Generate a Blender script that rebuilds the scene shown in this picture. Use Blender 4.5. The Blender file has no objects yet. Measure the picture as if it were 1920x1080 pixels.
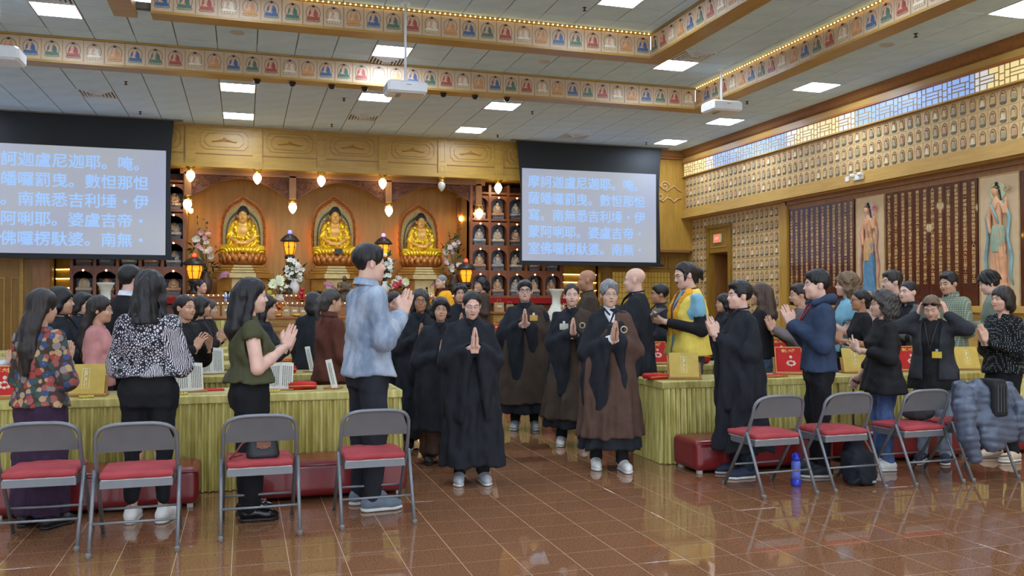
import bpy, bmesh, math, random
import numpy as np
from mathutils import Vector, Matrix
R = math.radians
SC = bpy.context.scene
COL = SC.collection
rnd = random.Random(7)

# ------------------------------------------------------------------ camera
CAM_H = 1.45
FPX = 1626.3
YAW, PITCH = R(17.16), R(0.962)
cd = bpy.data.cameras.new('camera'); cam = bpy.data.objects.new('camera', cd); COL.objects.link(cam)
cam.location = (0, 0, CAM_H); cam.rotation_euler = (R(90) + PITCH, 0, -YAW)
cd.sensor_width = 36; cd.lens = FPX / 1920 * 36; cd.clip_start = .05; cd.clip_end = 200
SC.camera = cam
# ------------------------------------------------------------------ world and exposure
w = bpy.data.worlds.new('world'); SC.world = w; w.use_nodes = True
w.node_tree.nodes['Background'].inputs[0].default_value = (.80, .90, 1, 1)
w.node_tree.nodes['Background'].inputs[1].default_value = 5.5
SC.view_settings.view_transform = 'Standard'; SC.view_settings.look = 'None'
SC.view_settings.gamma = 1; SC.view_settings.use_curve_mapping = False
SC.view_settings.exposure = 0.0
PANEL_STRENGTH = 49.0

# ------------------------------------------------------------------ pixel helpers (photo pixels -> directions)
_cy, _sy, _cp, _sp = math.cos(YAW), math.sin(YAW), math.cos(PITCH), math.sin(PITCH)
FW = np.array([_sy * _cp, _cy * _cp, _sp]); RT = np.array([_cy, -_sy, 0]); UP = np.cross(RT, FW)
CP = np.array([0, 0, CAM_H])
def ray(x, y): return FW + (x - 960) / FPX * RT - (y - 540) / FPX * UP
def at_z(x, y, z): r = ray(x, y); return CP + r * ((z - CAM_H) / r[2])
def at_y(x, y, Y): r = ray(x, y); return CP + r * (Y / r[1])
def at_x(x, y, X): r = ray(x, y); return CP + r * (X / r[0])

# ------------------------------------------------------------------ materials
MATS = {}
def srgb(r, g, b):
    f = lambda c: (c / 255 / 12.92) if c / 255 <= .04045 else ((c / 255 + .055) / 1.055) ** 2.4
    return (f(r), f(g), f(b), 1)
class NT:
    def __init__(s, m): s.t = m.node_tree; s.n = s.t.nodes; s.b = s.n['Principled BSDF']
    def add(s, typ, **kw):
        n = s.n.new(typ)
        for k, v in kw.items():
            if isinstance(k, str) and hasattr(n, k): setattr(n, k, v)
        return n
    def lk(s, a, b): s.t.links.new(a, b)
    def coord(s, kind='Object', scale=(1, 1, 1)):
        tc = s.add('ShaderNodeTexCoord'); mp = s.add('ShaderNodeMapping'); mp.inputs['Scale'].default_value = scale
        s.lk(tc.outputs[kind], mp.inputs['Vector']); return mp.outputs[0]
    def noise(s, vec, scale, detail=3, rough=.5):
        n = s.add('ShaderNodeTexNoise'); n.inputs['Scale'].default_value = scale; n.inputs['Detail'].default_value = detail
        n.inputs['Roughness'].default_value = rough; s.lk(vec, n.inputs['Vector']); return n
    def ramp(s, fac, stops, interp='LINEAR'):
        r = s.add('ShaderNodeValToRGB'); e = r.color_ramp; e.interpolation = interp
        while len(e.elements) < len(stops): e.elements.new(.5)
        for el, (p, c) in zip(e.elements, stops): el.position = p; el.color = c
        s.lk(fac, r.inputs[0]); return r.outputs[0]
    def bump(s, h, strength=.3, dist=.01):
        b = s.add('ShaderNodeBump'); b.inputs['Strength'].default_value = strength; b.inputs['Distance'].default_value = dist
        s.lk(h, b.inputs['Height']); s.lk(b.outputs[0], s.b.inputs['Normal'])
    def mix(s, f, a, b, mode='MIX'):
        m = s.add('ShaderNodeMix'); m.data_type = 'RGBA'; m.blend_type = mode
        for i, v in ((0, f), (6, a), (7, b)):
            if hasattr(v, 'links') or hasattr(v, 'is_linked'): s.lk(v, m.inputs[i])
            else: m.inputs[i].default_value = v
        return m.outputs[2]
def newmat(name, col=(.5, .5, .5, 1), rough=.5, metal=0, spec=.5, coat=0, emit=None, es=0):
    m = bpy.data.materials.new(name); m.use_nodes = True; b = m.node_tree.nodes['Principled BSDF']
    b.inputs['Base Color'].default_value = col; b.inputs['Roughness'].default_value = rough; b.inputs['Metallic'].default_value = metal
    b.inputs['Specular IOR Level'].default_value = spec; b.inputs['Coat Weight'].default_value = coat
    if emit: b.inputs['Emission Color'].default_value = emit; b.inputs['Emission Strength'].default_value = es
    m.diffuse_color = col
    return m, NT(m)
def plain(name, rgb, rough=.5, metal=0, spec=.5, var=.12, vscale=9, bump=0, bscale=120, coat=0):
    """a colour with gentle procedural variation and optional fine relief"""
    if name in MATS: return MATS[name]
    c = srgb(*rgb); m, t = newmat(name, c, rough, metal, spec, coat)
    v = t.coord('Object')
    n = t.noise(v, vscale, 3)
    lo = tuple(x * (1 - var) for x in c[:3]) + (1,); hi = tuple(min(1, x * (1 + var)) for x in c[:3]) + (1,)
    t.lk(t.ramp(n.outputs[0], ((.3, lo), (.7, hi))), t.b.inputs['Base Color'])
    if bump: t.bump(t.noise(v, bscale, 2).outputs[0], bump, .004)
    MATS[name] = m; return m
def cloth(name, rgb, var=.18, bump=.6, rough=.85):
    if name in MATS: return MATS[name]
    c = srgb(*rgb); m, t = newmat(name, c, rough, 0, .25)
    v = t.coord('Object'); n = t.noise(v, 6, 4)
    lo = tuple(x * (1 - var) for x in c[:3]) + (1,); hi = tuple(min(1, x * (1 + var)) for x in c[:3]) + (1,)
    t.lk(t.ramp(n.outputs[0], ((.3, lo), (.7, hi))), t.b.inputs['Base Color'])
    v2 = t.coord('Object', (1, 1, .5)); t.bump(t.noise(v2, 11, 2).outputs[0], bump, .03)
    MATS[name] = m; return m
def emis(name, rgb, strength, base=None):
    if name in MATS: return MATS[name]
    m, t = newmat(name, srgb(*(base or rgb)), .4, emit=srgb(*rgb), es=strength); MATS[name] = m; return m
def wood(name, a, b, axis='z', rough=.42, scale=1.0, coat=0.0):
    if name in MATS: return MATS[name]
    m, t = newmat(name, srgb(*a), rough, 0, .5, coat)
    s = {'x': (.12, 1, 1), 'y': (1, .12, 1), 'z': (1, 1, .12)}[axis]
    v = t.coord('Object', tuple(k * scale for k in s)); n = t.noise(v, 18, 5, .6); n2 = t.noise(v, 1.5, 2)
    base = t.ramp(n.outputs[0], ((.3, srgb(*b)), (.7, srgb(*a))))
    dk = tuple(x * .8 for x in srgb(*a)[:3]) + (1,)
    t.lk(t.mix(t.ramp(n2.outputs[0], ((.4, (0, 0, 0, 1)), (.75, (.35, .35, .35, 1)))), base, dk), t.b.inputs['Base Color'])
    t.bump(n.outputs[0], .06, .003)
    MATS[name] = m; return m

OAK = lambda: wood('oak', (190, 146, 60), (166, 122, 44), 'z')
OAKX = lambda: wood('oak_along', (188, 148, 66), (164, 124, 50), 'x')
OAKY = lambda: wood('oak_deep', (204, 162, 86), (184, 142, 68), 'y')
OAKD = lambda: wood('oak_brown', (158, 106, 54), (132, 84, 40), 'z')
OAKDX = lambda: wood('oak_brown_along', (156, 106, 56), (130, 84, 40), 'x')
CARVED = lambda: wood('carved_wood', (140, 84, 50), (98, 54, 30), 'x', .5)
def granite():
    if 'granite' in MATS: return MATS['granite']
    m, t = newmat('granite', srgb(110, 64, 48), .045, 0, .75)
    v = t.coord('Object')
    tc = t.add('ShaderNodeNewGeometry')
    n = t.noise(tc.outputs['Position'], 95, 4, .7); n2 = t.noise(tc.outputs['Position'], 30, 2)
    c = t.ramp(n.outputs[0], ((.28, srgb(94, 62, 42)), (.48, srgb(139, 96, 66)), (.62, srgb(152, 110, 78)), (.8, srgb(198, 160, 120))))
    isl = t.ramp(tc.outputs['Random Per Island'], ((0, (.68, .64, .62, 1)), (.5, (.95, .95, .95, 1)), (1, (1.2, 1.12, 1.08, 1))))
    c = t.mix(1.0, c, isl, 'MULTIPLY')
    t.lk(c, t.b.inputs['Base Color'])
    t.lk(t.ramp(n2.outputs[0], ((.3, (.015, .015, .015, 1)), (.8, (.05, .05, .05, 1)))), t.b.inputs['Roughness'])
    MATS['granite'] = m; return m
def gold(name='gold', rgb=(236, 178, 40), rough=.28, metal=.9, bump=.1):
    if name in MATS: return MATS[name]
    m, t = newmat(name, srgb(*rgb), rough, metal)
    v = t.coord('Object'); t.bump(t.noise(v, 40, 3).outputs[0], bump, .01); MATS[name] = m; return m

# ------------------------------------------------------------------ mesh helpers
def link(o, parent=None):
    COL.objects.link(o)
    if parent is not None: o.parent = parent
    return o
def set_props(o, label=None, cat=None, group=None, kind=None):
    if label: o['label'] = label
    if cat: o['category'] = cat
    if group: o['group'] = group
    if kind: o['kind'] = kind
    return o
def thing(name, label, cat, loc=(0, 0, 0), rz=0, group=None, kind=None):
    o = bpy.data.objects.new(name, None); link(o); o.location = loc; o.rotation_euler = (0, 0, rz); o.empty_display_size = .1
    return set_props(o, label, cat, group, kind)
def mesh_np(name, verts, quads, mats, midx=None, smooth=True):
    """fast mesh from numpy arrays; quads (n,4) or tris (n,3) or a list of such arrays"""
    me = bpy.data.meshes.new(name); fl = quads if isinstance(quads, list) else [quads]
    fl = [np.asarray(f, np.int32) for f in fl if len(f)]
    loops = np.concatenate([f.ravel() for f in fl]); tot = np.concatenate([np.full(len(f), f.shape[1], np.int32) for f in fl])
    st = np.concatenate([[0], np.cumsum(tot)[:-1]]).astype(np.int32)
    verts = np.asarray(verts, np.float32)
    me.vertices.add(len(verts)); me.vertices.foreach_set('co', verts.ravel())
    me.loops.add(len(loops)); me.loops.foreach_set('vertex_index', loops)
    me.polygons.add(len(tot)); me.polygons.foreach_set('loop_start', st); me.polygons.foreach_set('loop_total', tot)
    for m in mats: me.materials.append(m)
    if midx is not None: me.polygons.foreach_set('material_index', np.asarray(midx, np.int32))
    if smooth: me.polygons.foreach_set('use_smooth', np.ones(len(tot), bool))
    me.update(calc_edges=True); return me
class MB:
    """collects boxes, tubes, lathes ... into one mesh"""
    def __init__(s): s.v = []; s.f = []; s.m = []; s.mi = 0; s.T = None; s.sm = []
    def mat(s, i): s.mi = i; return s
    def _add(s, vs, fs, smooth=False):
        o = len(s.v)
        for p in vs: s.v.append(tuple(s.T @ Vector(p)) if s.T is not None else tuple(p))
        for f in fs: s.f.append(tuple(i + o for i in f)); s.m.append(s.mi); s.sm.append(smooth)
        return s
    def box(s, x0, x1, y0, y1, z0, z1):
        return s._add([(x, y, z) for z in (z0, z1) for y in (y0, y1) for x in (x0, x1)],
                      [(0, 2, 3, 1), (4, 5, 7, 6), (0, 1, 5, 4), (2, 6, 7, 3), (0, 4, 6, 2), (1, 3, 7, 5)])
    def cbox(s, c, d): return s.box(c[0] - d[0] / 2, c[0] + d[0] / 2, c[1] - d[1] / 2, c[1] + d[1] / 2, c[2] - d[2] / 2, c[2] + d[2] / 2)
    def bbox(s, x0, x1, y0, y1, z0, z1, b=.01):
        """box with chamfered vertical and top edges"""
        def ring(i, z): return [(x0 + i, y0, z), (x1 - i, y0, z), (x1, y0 + i, z), (x1, y1 - i, z), (x1 - i, y1, z), (x0 + i, y1, z), (x0, y1 - i, z), (x0, y0 + i, z)]
        def sh(r, k):
            cx, cy = (x0 + x1) / 2, (y0 + y1) / 2
            return [(cx + (p[0] - cx) * (1 - 2 * k / (x1 - x0)), cy + (p[1] - cy) * (1 - 2 * k / (y1 - y0)), p[2]) for p in r]
        rs = [sh(ring(b, z0), b), ring(b, z0 + b), ring(b, z1 - b), sh(ring(b, z1), b)]
        return s.rings(rs, True)
    def rings(s, rs, caps=True, smooth=False, closed=True):
        n = len(rs[0]); vs = [p for r in rs for p in r]; fs = []
        for i in range(len(rs) - 1):
            for j in range(n if closed else n - 1):
                k = (j + 1) % n; fs.append((i * n + j, i * n + k, (i + 1) * n + k, (i + 1) * n + j))
        if caps: fs.append(tuple(range(n))[::-1]); fs.append(tuple(range((len(rs) - 1) * n, len(rs) * n)))
        return s._add(vs, fs, smooth)
    def lathe(s, c, prof, n=16, smooth=True, sx=1, sy=1):
        rs = [[(c[0] + r * sx * math.cos(2 * math.pi * j / n), c[1] + r * sy * math.sin(2 * math.pi * j / n), c[2] + z) for j in range(n)] for r, z in prof]
        return s.rings(rs, True, smooth)
    def tube(s, pts, r, n=8, caps=True, smooth=True):
        pts = [Vector(p) for p in pts]; rr = r if isinstance(r, (list, tuple)) else [r] * len(pts); rs = []
        up = None
        for i, p in enumerate(pts):
            t = (pts[min(i + 1, len(pts) - 1)] - pts[max(i - 1, 0)]).normalized()
            if up is None:
                up = Vector((0, 0, 1)) if abs(t.z) < .9 else Vector((0, 1, 0))
            a = t.cross(up)
            if a.length < 1e-4: a = t.cross(Vector((1, 0, 0)))
            a.normalize(); b = a.cross(t).normalized(); up = b
            rs.append([tuple(p + (a * math.cos(2 * math.pi * j / n) + b * math.sin(2 * math.pi * j / n)) * rr[i]) for j in range(n)])
        return s.rings(rs, caps, smooth)
    def prism(s, poly, y0, y1, flip=False):
        """polygon in xz extruded along y"""
        n = len(poly); vs = [(x, y0, z) for x, z in poly] + [(x, y1, z) for x, z in poly]
        fs = [tuple(range(n)), tuple(range(n, 2 * n))[::-1]] + [(i, n + i, n + (i + 1) % n, (i + 1) % n) for i in range(n)]
        return s._add(vs, fs)
    def frame(s, x0, x1, z0, z1, wd, y0, y1):
        s.box(x0, x1, y0, y1, z0, z0 + wd); s.box(x0, x1, y0, y1, z1 - wd, z1)
        s.box(x0, x0 + wd, y0, y1, z0 + wd, z1 - wd); return s.box(x1 - wd, x1, y0, y1, z0 + wd, z1 - wd)
    def sphere(s, c, r, n=10, m=6):
        r = r if isinstance(r, (list, tuple)) else (r, r, r)
        rs = [[(c[0] + r[0] * math.sin(a) * math.cos(2 * math.pi * j / n), c[1] + r[1] * math.sin(a) * math.sin(2 * math.pi * j / n), c[2] - r[2] * math.cos(a)) for j in range(n)] for a in [math.pi * (i + .15) / (m + .3) for i in range(m + 1)]]
        return s.rings(rs, True, True)
    def mesh(s, name, mats, recalc=False):
        me = bpy.data.meshes.new(name); me.from_pydata(s.v, [], s.f)
        for m in (mats if isinstance(mats, (list, tuple)) else [mats]): me.materials.append(m)
        me.polygons.foreach_set('material_index', s.m); me.polygons.foreach_set('use_smooth', s.sm)
        if recalc:
            bm = bmesh.new(); bm.from_mesh(me); bmesh.ops.recalc_face_normals(bm, faces=bm.faces); bm.to_mesh(me); bm.free()
        me.update(); return me
    def build(s, name, mats, parent=None, label=None, cat=None, group=None, kind=None, loc=None, rz=None, recalc=True):
        o = bpy.data.objects.new(name, s.mesh(name, mats, recalc)); link(o, parent); set_props(o, label, cat, group, kind)
        if loc is not None: o.location = loc
        if rz is not None: o.rotation_euler = (0, 0, rz)
        return o
def inst(name, me, parent=None, loc=(0, 0, 0), rot=(0, 0, 0), scale=None, **kw):
    o = bpy.data.objects.new(name, me); link(o, parent); o.location = loc; o.rotation_euler = rot
    if scale is not None: o.scale = scale if isinstance(scale, (tuple, list)) else (scale,) * 3
    return set_props(o, **kw)
def copy_tree(o, parent=None):
    c = o.copy(); COL.objects.link(c); c.parent = parent
    for ch in list(o.children): copy_tree(ch, c)
    return c
def text_mesh(txt, size, mat, offset=0.0, spacing=1.0, extrude=0.0, name='lettering', align='LEFT', line=1.0):
    cu = bpy.data.curves.new(name, 'FONT'); cu.body = txt; cu.size = size; cu.offset = offset; cu.space_character = spacing; cu.extrude = extrude
    cu.align_x = align; cu.space_line = line; cu.resolution_u = 1 if size < .2 else 2
    o = bpy.data.objects.new(name, cu); COL.objects.link(o)
    dg = bpy.context.evaluated_depsgraph_get(); me = bpy.data.meshes.new_from_object(o.evaluated_get(dg))
    bpy.data.objects.remove(o); bpy.data.curves.remove(cu)
    me.materials.clear(); me.materials.append(mat); return me
# ================================================================== ROOM
ZL, ZM, ZT = 5.17, 5.51, 5.86          # three ceiling levels of the tray
XR, XL, YB, YF = 10.35, -6.4, 19.15, -5.0
# tray openings: outer and inner
O1 = (-4.15, 8.14, -3.2, 14.6); O2 = (-1.45, 6.34, -1.4, 12.83)
TP = .306
def room():
    # ---- floor: bed with mortar, nearest 300 tiles in view as parts, the rest joined
    fl = MB(); fl.box(XL - .6, XR + 1.2, YF, 21.6, -.06, -.0007)
    floor = fl.build('floor', plain('grout', (196, 164, 138), .6), kind='structure', label='polished red brown granite tile floor')
    me = MB(); g = .002
    def tile(mb, x, y):
        a, b = x + g, x + TP - g; c, d = y + g, y + TP - g; e = .0003
        mb.rings([[(a, c, -.004), (b, c, -.004), (b, d, -.004), (a, d, -.004)], [(a, c, -.0003), (b, c, -.0003), (b, d, -.0003), (a, d, -.0003)],
                  [(a + e, c + e, 0), (b - e, c + e, 0), (b - e, d - e, 0), (a + e, d - e, 0)]], False)
        n = len(mb.v); mb._add([], []); mb.f.append((n - 4, n - 3, n - 2, n - 1)); mb.m.append(mb.mi); mb.sm.append(False)
    def flat(mb, x, y):
        a, b = x + g, x + TP - g; c, d = y + g, y + TP - g
        mb._add([(a, c, -.004), (b, c, -.004), (b, d, -.004), (a, d, -.004), (a, c, 0), (b, c, 0), (b, d, 0), (a, d, 0)], [(4, 5, 6, 7), (0, 1, 5, 4), (1, 2, 6, 5), (2, 3, 7, 6), (3, 0, 4, 7)])
    tile(me, 0, 0); tm = me.mesh('floor_tile', granite())
    cells = []; bulk = MB()
    for i in range(-26, 38):
        for j in range(-34, 52):
            x, y = 1.165 + i * TP, 5.03 + j * TP
            if x < XL - .5 or x > XR + .8 or y < YF or y > 21: continue
            c = np.array([x + TP / 2, y + TP / 2, 0]) - CP; d = c @ FW
            vis = False
            if d > 1:
                px, py = 960 + FPX * (c @ RT) / d, 540 - FPX * (c @ UP) / d
                blocked = (px < 770 and py < 955) or (px > 1250 and py < 900) or py < 880
                vis = -40 < px < 1960 and py < 1120 and not blocked
            if vis: cells.append((d, x, y))
            else: flat(bulk, x, y)
    cells.sort()
    for k, (d, x, y) in enumerate(cells):
        if k < 300: inst('floor_tile', tm, floor, (x, y, 0))
        else: flat(bulk, x, y)
    bulk.build('floor_tiling', granite(), floor, kind='stuff', recalc=False)
    # ---- ceilings
    back = plain('ceiling_grid', (104, 104, 106), .7)
    ctile = plain('ceiling_tile', (210, 235, 255), .9, var=.05, vscale=3, bump=.15, bscale=260)
    cb = MB()
    def ring(b, outer, inner, z):
        x0, x1, y0, y1 = outer; a0, a1, c0, c1 = inner
        b.box(x0, x1, c1, y1, z + .012, z + .1); b.box(x0, x1, y0, c0, z + .012, z + .1); b.box(x0, a0, c0, c1, z + .012, z + .1); b.box(a1, x1, c0, c1, z + .012, z + .1)
    G = lambda o, k: (o[0] - k, o[1] + k, o[2] - k, o[3] + k)
    ring(cb, (XL, XR + .05, YF, YB + .1), G(O1, .08), ZL); ring(cb, G(O1, .2), G(O2, .08), ZM); Q2 = G(O2, .2); cb.box(Q2[0], Q2[1], Q2[2], Q2[3], ZT + .012, ZT + .1); cb.box(XL, XR + 1.3, YB + .1, 21.65, ZL + .1, ZL + .2); cb.box(XL, XL + .02, YF, YB, ZL, ZT)
    ceil = cb.build('ceiling', back, kind='structure', label='stepped tray ceiling of grey acoustic tiles')
    P = .597; tmb = MB(); tmb.bbox(.008, P - .008, .008, P - .008, 0, .02, .004); cm = tmb.mesh('ceiling_tile', ctile, True)
    cand = []; bulkc = MB()
    lights = {(round(x, 2), round(y, 2)) for x, y, z in PANELS} | {(round(x, 2), round(y, 2)) for x, y, z in VENTS}
    def lay(x0, x1, y0, y1, z, hole=None):
        i0 = int((x0 - 9.13) / P) - 2
        for i in range(i0, i0 + 40):
            for j in range(-32, 24):
                x, y = 9.13 + i * P, 8.83 + j * P
                a, b, c, d = max(x, x0), min(x + P, x1), max(y, y0), min(y + P, y1)
                if b - a < .05 or d - c < .05: continue
                if hole and a >= hole[0] - .01 and b <= hole[1] + .01 and c >= hole[2] - .01 and d <= hole[3] + .01: continue
                if any(abs(zz - z) < .01 and abs(px - (x + P / 2)) < .02 and abs(py - (y + P / 2)) < .02 for px, py, zz in PANELS + VENTS): continue
                q = np.array([(a + b) / 2, (c + d) / 2, z]) - CP; dd = q @ FW; vis = False
                if dd > 1:
                    px, py = 960 + FPX * (q @ RT) / dd, 540 - FPX * (q @ UP) / dd; vis = -60 < px < 1980 and -40 < py
                full = abs(b - a - P) < .01 and abs(d - c - P) < .01
                if vis and full and not (hole and a < hole[1] and b > hole[0] and c < hole[3] and d > hole[2]): cand.append((dd, x, y, z))
                else:
                    if hole and a < hole[1] and b > hole[0] and c < hole[3] and d > hole[2]:
                        if a < hole[0]: b = hole[0]
                        elif b > hole[1]: a = hole[1]
                        elif c < hole[2]: d = hole[2]
                        else: c = hole[3]
                        if b - a < .03 or d - c < .03: continue
                    bulkc.box(a + .006, b - .006, c + .006, d - .006, z, z + .02)
    lay(XL, XR, YF, YB, ZL, G(O1, .08)); lay(O1[0], O1[1], O1[2], O1[3], ZM, G(O2, .08)); lay(O2[0], O2[1], O2[2], O2[3], ZT)
    cand.sort()
    for k, (d, x, y, z) in enumerate(cand):
        if k < 300: inst('ceiling_tile', cm, ceil, (x, y, z))
        else: bulkc.box(x + .006, x + P - .006, y + .006, y + P - .006, z, z + .02)
    bulkc.build('ceiling_tiling', ctile, ceil, kind='stuff', recalc=False)
    # ---- outer walls (left, front and the wall behind the altar)
    MB().box(XL - .15, XL, YF, 21.7, 0, ZL + .2).build('wall_left', plain('cream_wall', (206, 204, 204), .8), kind='structure')
    f_ = MB(); f_.box(XL, XR + 1.3, YF - .15, YF, 0, .9); f_.box(XL, XR + 1.3, YF - .15, YF, 3.6, ZL + .9); [f_.box(XL + k * 2.55, XL + k * 2.55 + .5, YF - .15, YF, .9, 3.6) for k in range(8)]; f_.build('wall_front', plain('cream_wall', (206, 204, 204), .8), kind='structure')
    MB().box(XL, XR + 1.3, 21.5, 21.65, 0, ZL + .2).build('wall_back', OAK(), kind='structure')

def panel_snap(x, y, P=.597):
    i = round((x - P / 2 - 9.13) / P); j = round((y - P / 2 - 8.83) / P); return 9.13 + (i + .5) * P, 8.83 + (j + .5) * P
PANELS = []; VENTS = []
for z, pts in ((ZL, ((-.11, 15.75), (-.11, 18.16), (2.35, 15.4), (4.73, 15.86), (4.73, 18.31), (9.44, 18.18), (9.44, 15.74), (9.44, 12.62), (9.35, 8.6), (9.4, 4.6), (9.4, .6), (-5.2, 18.1), (-5.2, 13), (-5.2, 8.6), (-5.2, 4.6), (-5.2, .6), (2.2, -4.1), (-2, -4.1), (6.5, -4.1))),
               (ZM, ((-2.55, 13.55), (2.34, 13.62), (7.18, 13.55), (7.2, 9), (-2.6, 9), (7.2, 4), (-2.6, 4), (7.2, 0), (-2.6, 0))),
               (ZT, ((5.5, 11.6), (-.4, 11.6), (2.4, 10), (5.5, 7.4), (-.4, 7.4), (2.4, 5), (5.5, 2.5), (-.4, 2.5), (2.4, 0)))):
    for x, y in pts: PANELS.append(panel_snap(x, y) + (z,))
for z, pts in ((ZL, ((-2.6, 16.75), (2.2, 17.7), (7.1, 17.9))), (ZM, ((-2.55, 12.95), (2.3, 14.3), (7.2, 12.9)))):
    for x, y in pts: VENTS.append(panel_snap(x, y) + (z,))
room()

# ------------------------------------------------------------------ seated figures painted on tiles
def buddha_tile(wd, ht, robe, halo, bg, petal, skin=(214, 170, 140), nn=10):
    """plaque in the xz plane facing -y: plate + raised halo, lotus, robe, head, hair"""
    b = MB(); b.mat(0).box(0, wd, 0, .012, 0, ht); cx = wd / 2
    def blob(m, pts, y0, y1): b.mat(m).prism([(cx + x * wd, z * ht) for x, z in pts][::-1], y0, y1)
    def disc(m, x, z, rx, rz, y0, y1, n=nn): blob(m, [(x + rx * math.cos(2 * math.pi * k / n), z + rz * math.sin(2 * math.pi * k / n)) for k in range(n)], y0, y1)
    disc(1, 0, .52, .38, .36, -.001, 0, 14); disc(0, 0, .52, .345, .33, -.002, 0, 14)      # big aureole ring
    disc(1, 0, .755, .15, .115, -.003, 0, 12); disc(0, 0, .755, .13, .1, -.004, 0, 12)     # head halo
    blob(3, [(-.34, .24), (-.38, .2), (-.3, .14), (.3, .14), (.38, .2), (.34, .24)], -.006, 0)
    for k in range(5): disc(4, -.26 + .13 * k, .185, .055, .04, -.009, 0, 6)
    blob(2, [(-.34, .3), (-.31, .24), (.31, .24), (.34, .3), (.24, .37), (.225, .5), (.2, .6), (.12, .66), (.05, .68), (-.05, .68), (-.12, .66), (-.2, .6), (-.225, .5), (-.24, .37)], -.012, 0)
    blob(5, [(-.06, .68), (-.11, .64), (-.12, .46), (-.2, .4), (-.2, .36), (-.06, .37), (.0, .44), (.06, .66)], -.013, 0)
    pass
    disc(5, -.02, .38, .09, .03, -.016, 0, 7); disc(5, 0, .75, .072, .078, -.015, 0, 9)
    blob(6, [(-.076, .765), (.076, .765), (.07, .825), (.03, .845), (.024, .87), (-.024, .87), (-.03, .845), (-.07, .825)], -.0165, 0)
    return b.mesh('painted_tile', [plain('tile_ground_%d_%d_%d' % bg, bg, .5, var=.08, vscale=14), plain('tile_line', (136, 108, 84), .5), plain('tile_robe_%d_%d_%d' % robe, robe, .5), plain('tile_lotus_%d_%d_%d' % halo, halo, .5), plain('tile_petal_%d_%d_%d' % petal, petal, .5), plain('tile_skin', skin, .5), plain('tile_hair', (38, 40, 52), .5)], True)
BG = (200, 174, 144)
TV = [((74, 104, 148), (112, 124, 126), (156, 156, 146)), ((86, 118, 104), (116, 124, 96), (160, 160, 124)), ((170, 82, 72), (152, 104, 78), (180, 138, 108)),
      ((226, 216, 194), (170, 150, 110), (220, 200, 160)), ((206, 150, 98), (176, 128, 72), (204, 160, 100))]
def trays():
    tw, th = .292, .335
    tiles = [buddha_tile(tw - .008, th, a, h, BG, p) for a, h, p in TV]
    # 0 blue 1 green 2 red 3 white 4 tan
    def run(n, name, label, org, dirv, length, z, rz, start, face_out, lip):
        t = thing(name, label, 'ceiling trim', org, rz, kind='structure')
        mb = MB(); L = length
        mb.box(0, L, .014, .08, z, z + .37); mb.box(0, L, -.012, .016, z + .345, z + .37)
        mb.build('riser_board', OAKX(), t)
        MB().box(0, L + (.3 if lip else 0), -.016, .30, z - .035, z).build('lip', OAKX(), t)
        k = 0; x = .004
        while x + tw <= L + .01:
            inst('painted_tile', tiles[(start + k) % 5], t, (x, 0, z + .004)); x += tw; k += 1
        return t
    zl = ZL - .035
    # far run of the outer tray, then its right run (facing -x), same for inner tray
    L1 = O1[1] - O1[0]; n1 = int(L1 / tw)
    run(0, 'trim_1', 'row of painted buddha tiles on the outer step of the tray ceiling, far side', (O1[0] + (L1 - n1 * tw), O1[3], 0), 0, n1 * tw, zl, 0, (3 - (n1 - 1)) % 5, 1, True)
    L2 = O1[3] - 2.0; run(1, 'trim_2', 'row of painted buddha tiles on the outer step of the tray ceiling, right side', (O1[1], O1[3], 0), 0, L2, zl, R(-90), 4, 1, False)
    zm = ZM - .035
    L3 = O2[1] - O2[0]; n3 = int(L3 / tw)
    run(2, 'trim_3', 'row of painted buddha tiles on the inner step of the tray ceiling, far side', (O2[0] + (L3 - n3 * tw), O2[3], 0), 0, n3 * tw, zm, 0, (0 - (n3 - 1)) % 5, 1, True)
    run(3, 'trim_4', 'row of painted buddha tiles on the inner step of the tray ceiling, right side', (O2[1], O2[3], 0), 0, O2[3] - 3, zm, R(-90), 1, 1, False)
    # left and near sides, out of view: plain boards
    b = MB()
    b.box(O1[0] - .3, O1[0], O1[2], O1[3] + .28, zl - .035, ZM); b.box(O1[0], O1[1] + .3, O1[2] - .3, O1[2], zl - .035, ZM); b.box(O1[1], O1[1] + .28, O1[2], 2.0, zl - .035, ZM)
    b.box(O2[0] - .3, O2[0], O2[2], O2[3] + .28, zm - .035, ZT); b.box(O2[0], O2[1] + .3, O2[2] - .3, O2[2], zm - .035, ZT); b.box(O2[1], O2[1] + .28, O2[2], 3.0, zm - .035, ZT)
    b.build('trim_5', OAKX(), kind='structure')
    # strings of tiny warm bulbs along two upper edges
    bulb = emis('fairy_bulb', (255, 214, 120), 9)
    for (p, q, lab) in (((O1[1] - .03, 14.5, zl + .355), (O1[1] - .03, 3, zl + .355), 'string of tiny warm bulbs along the right outer ceiling step'),
                        ((.6, O2[3] - .03, zm + .365), (O2[1] - .05, O2[3] - .03, zm + .365), 'string of tiny warm bulbs along the far inner ceiling step')):
        p, q = Vector(p), Vector(q); n = int((q - p).length / .078)
        t = thing('light_string', lab, 'string lights', p)
        MB().tube([(0, 0, 0), q - p], .004, 5).build('cable', plain('clear_cable', (170, 150, 110), .4), t)
        bm = MB(); bm.sphere((0, 0, 0), .011, 6, 4); me = bm.mesh('bulb', bulb)
        for k in range(n + 1): inst('bulb', me, t, (q - p) * (k / n) + Vector((0, 0, -.008)))
trays()

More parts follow.
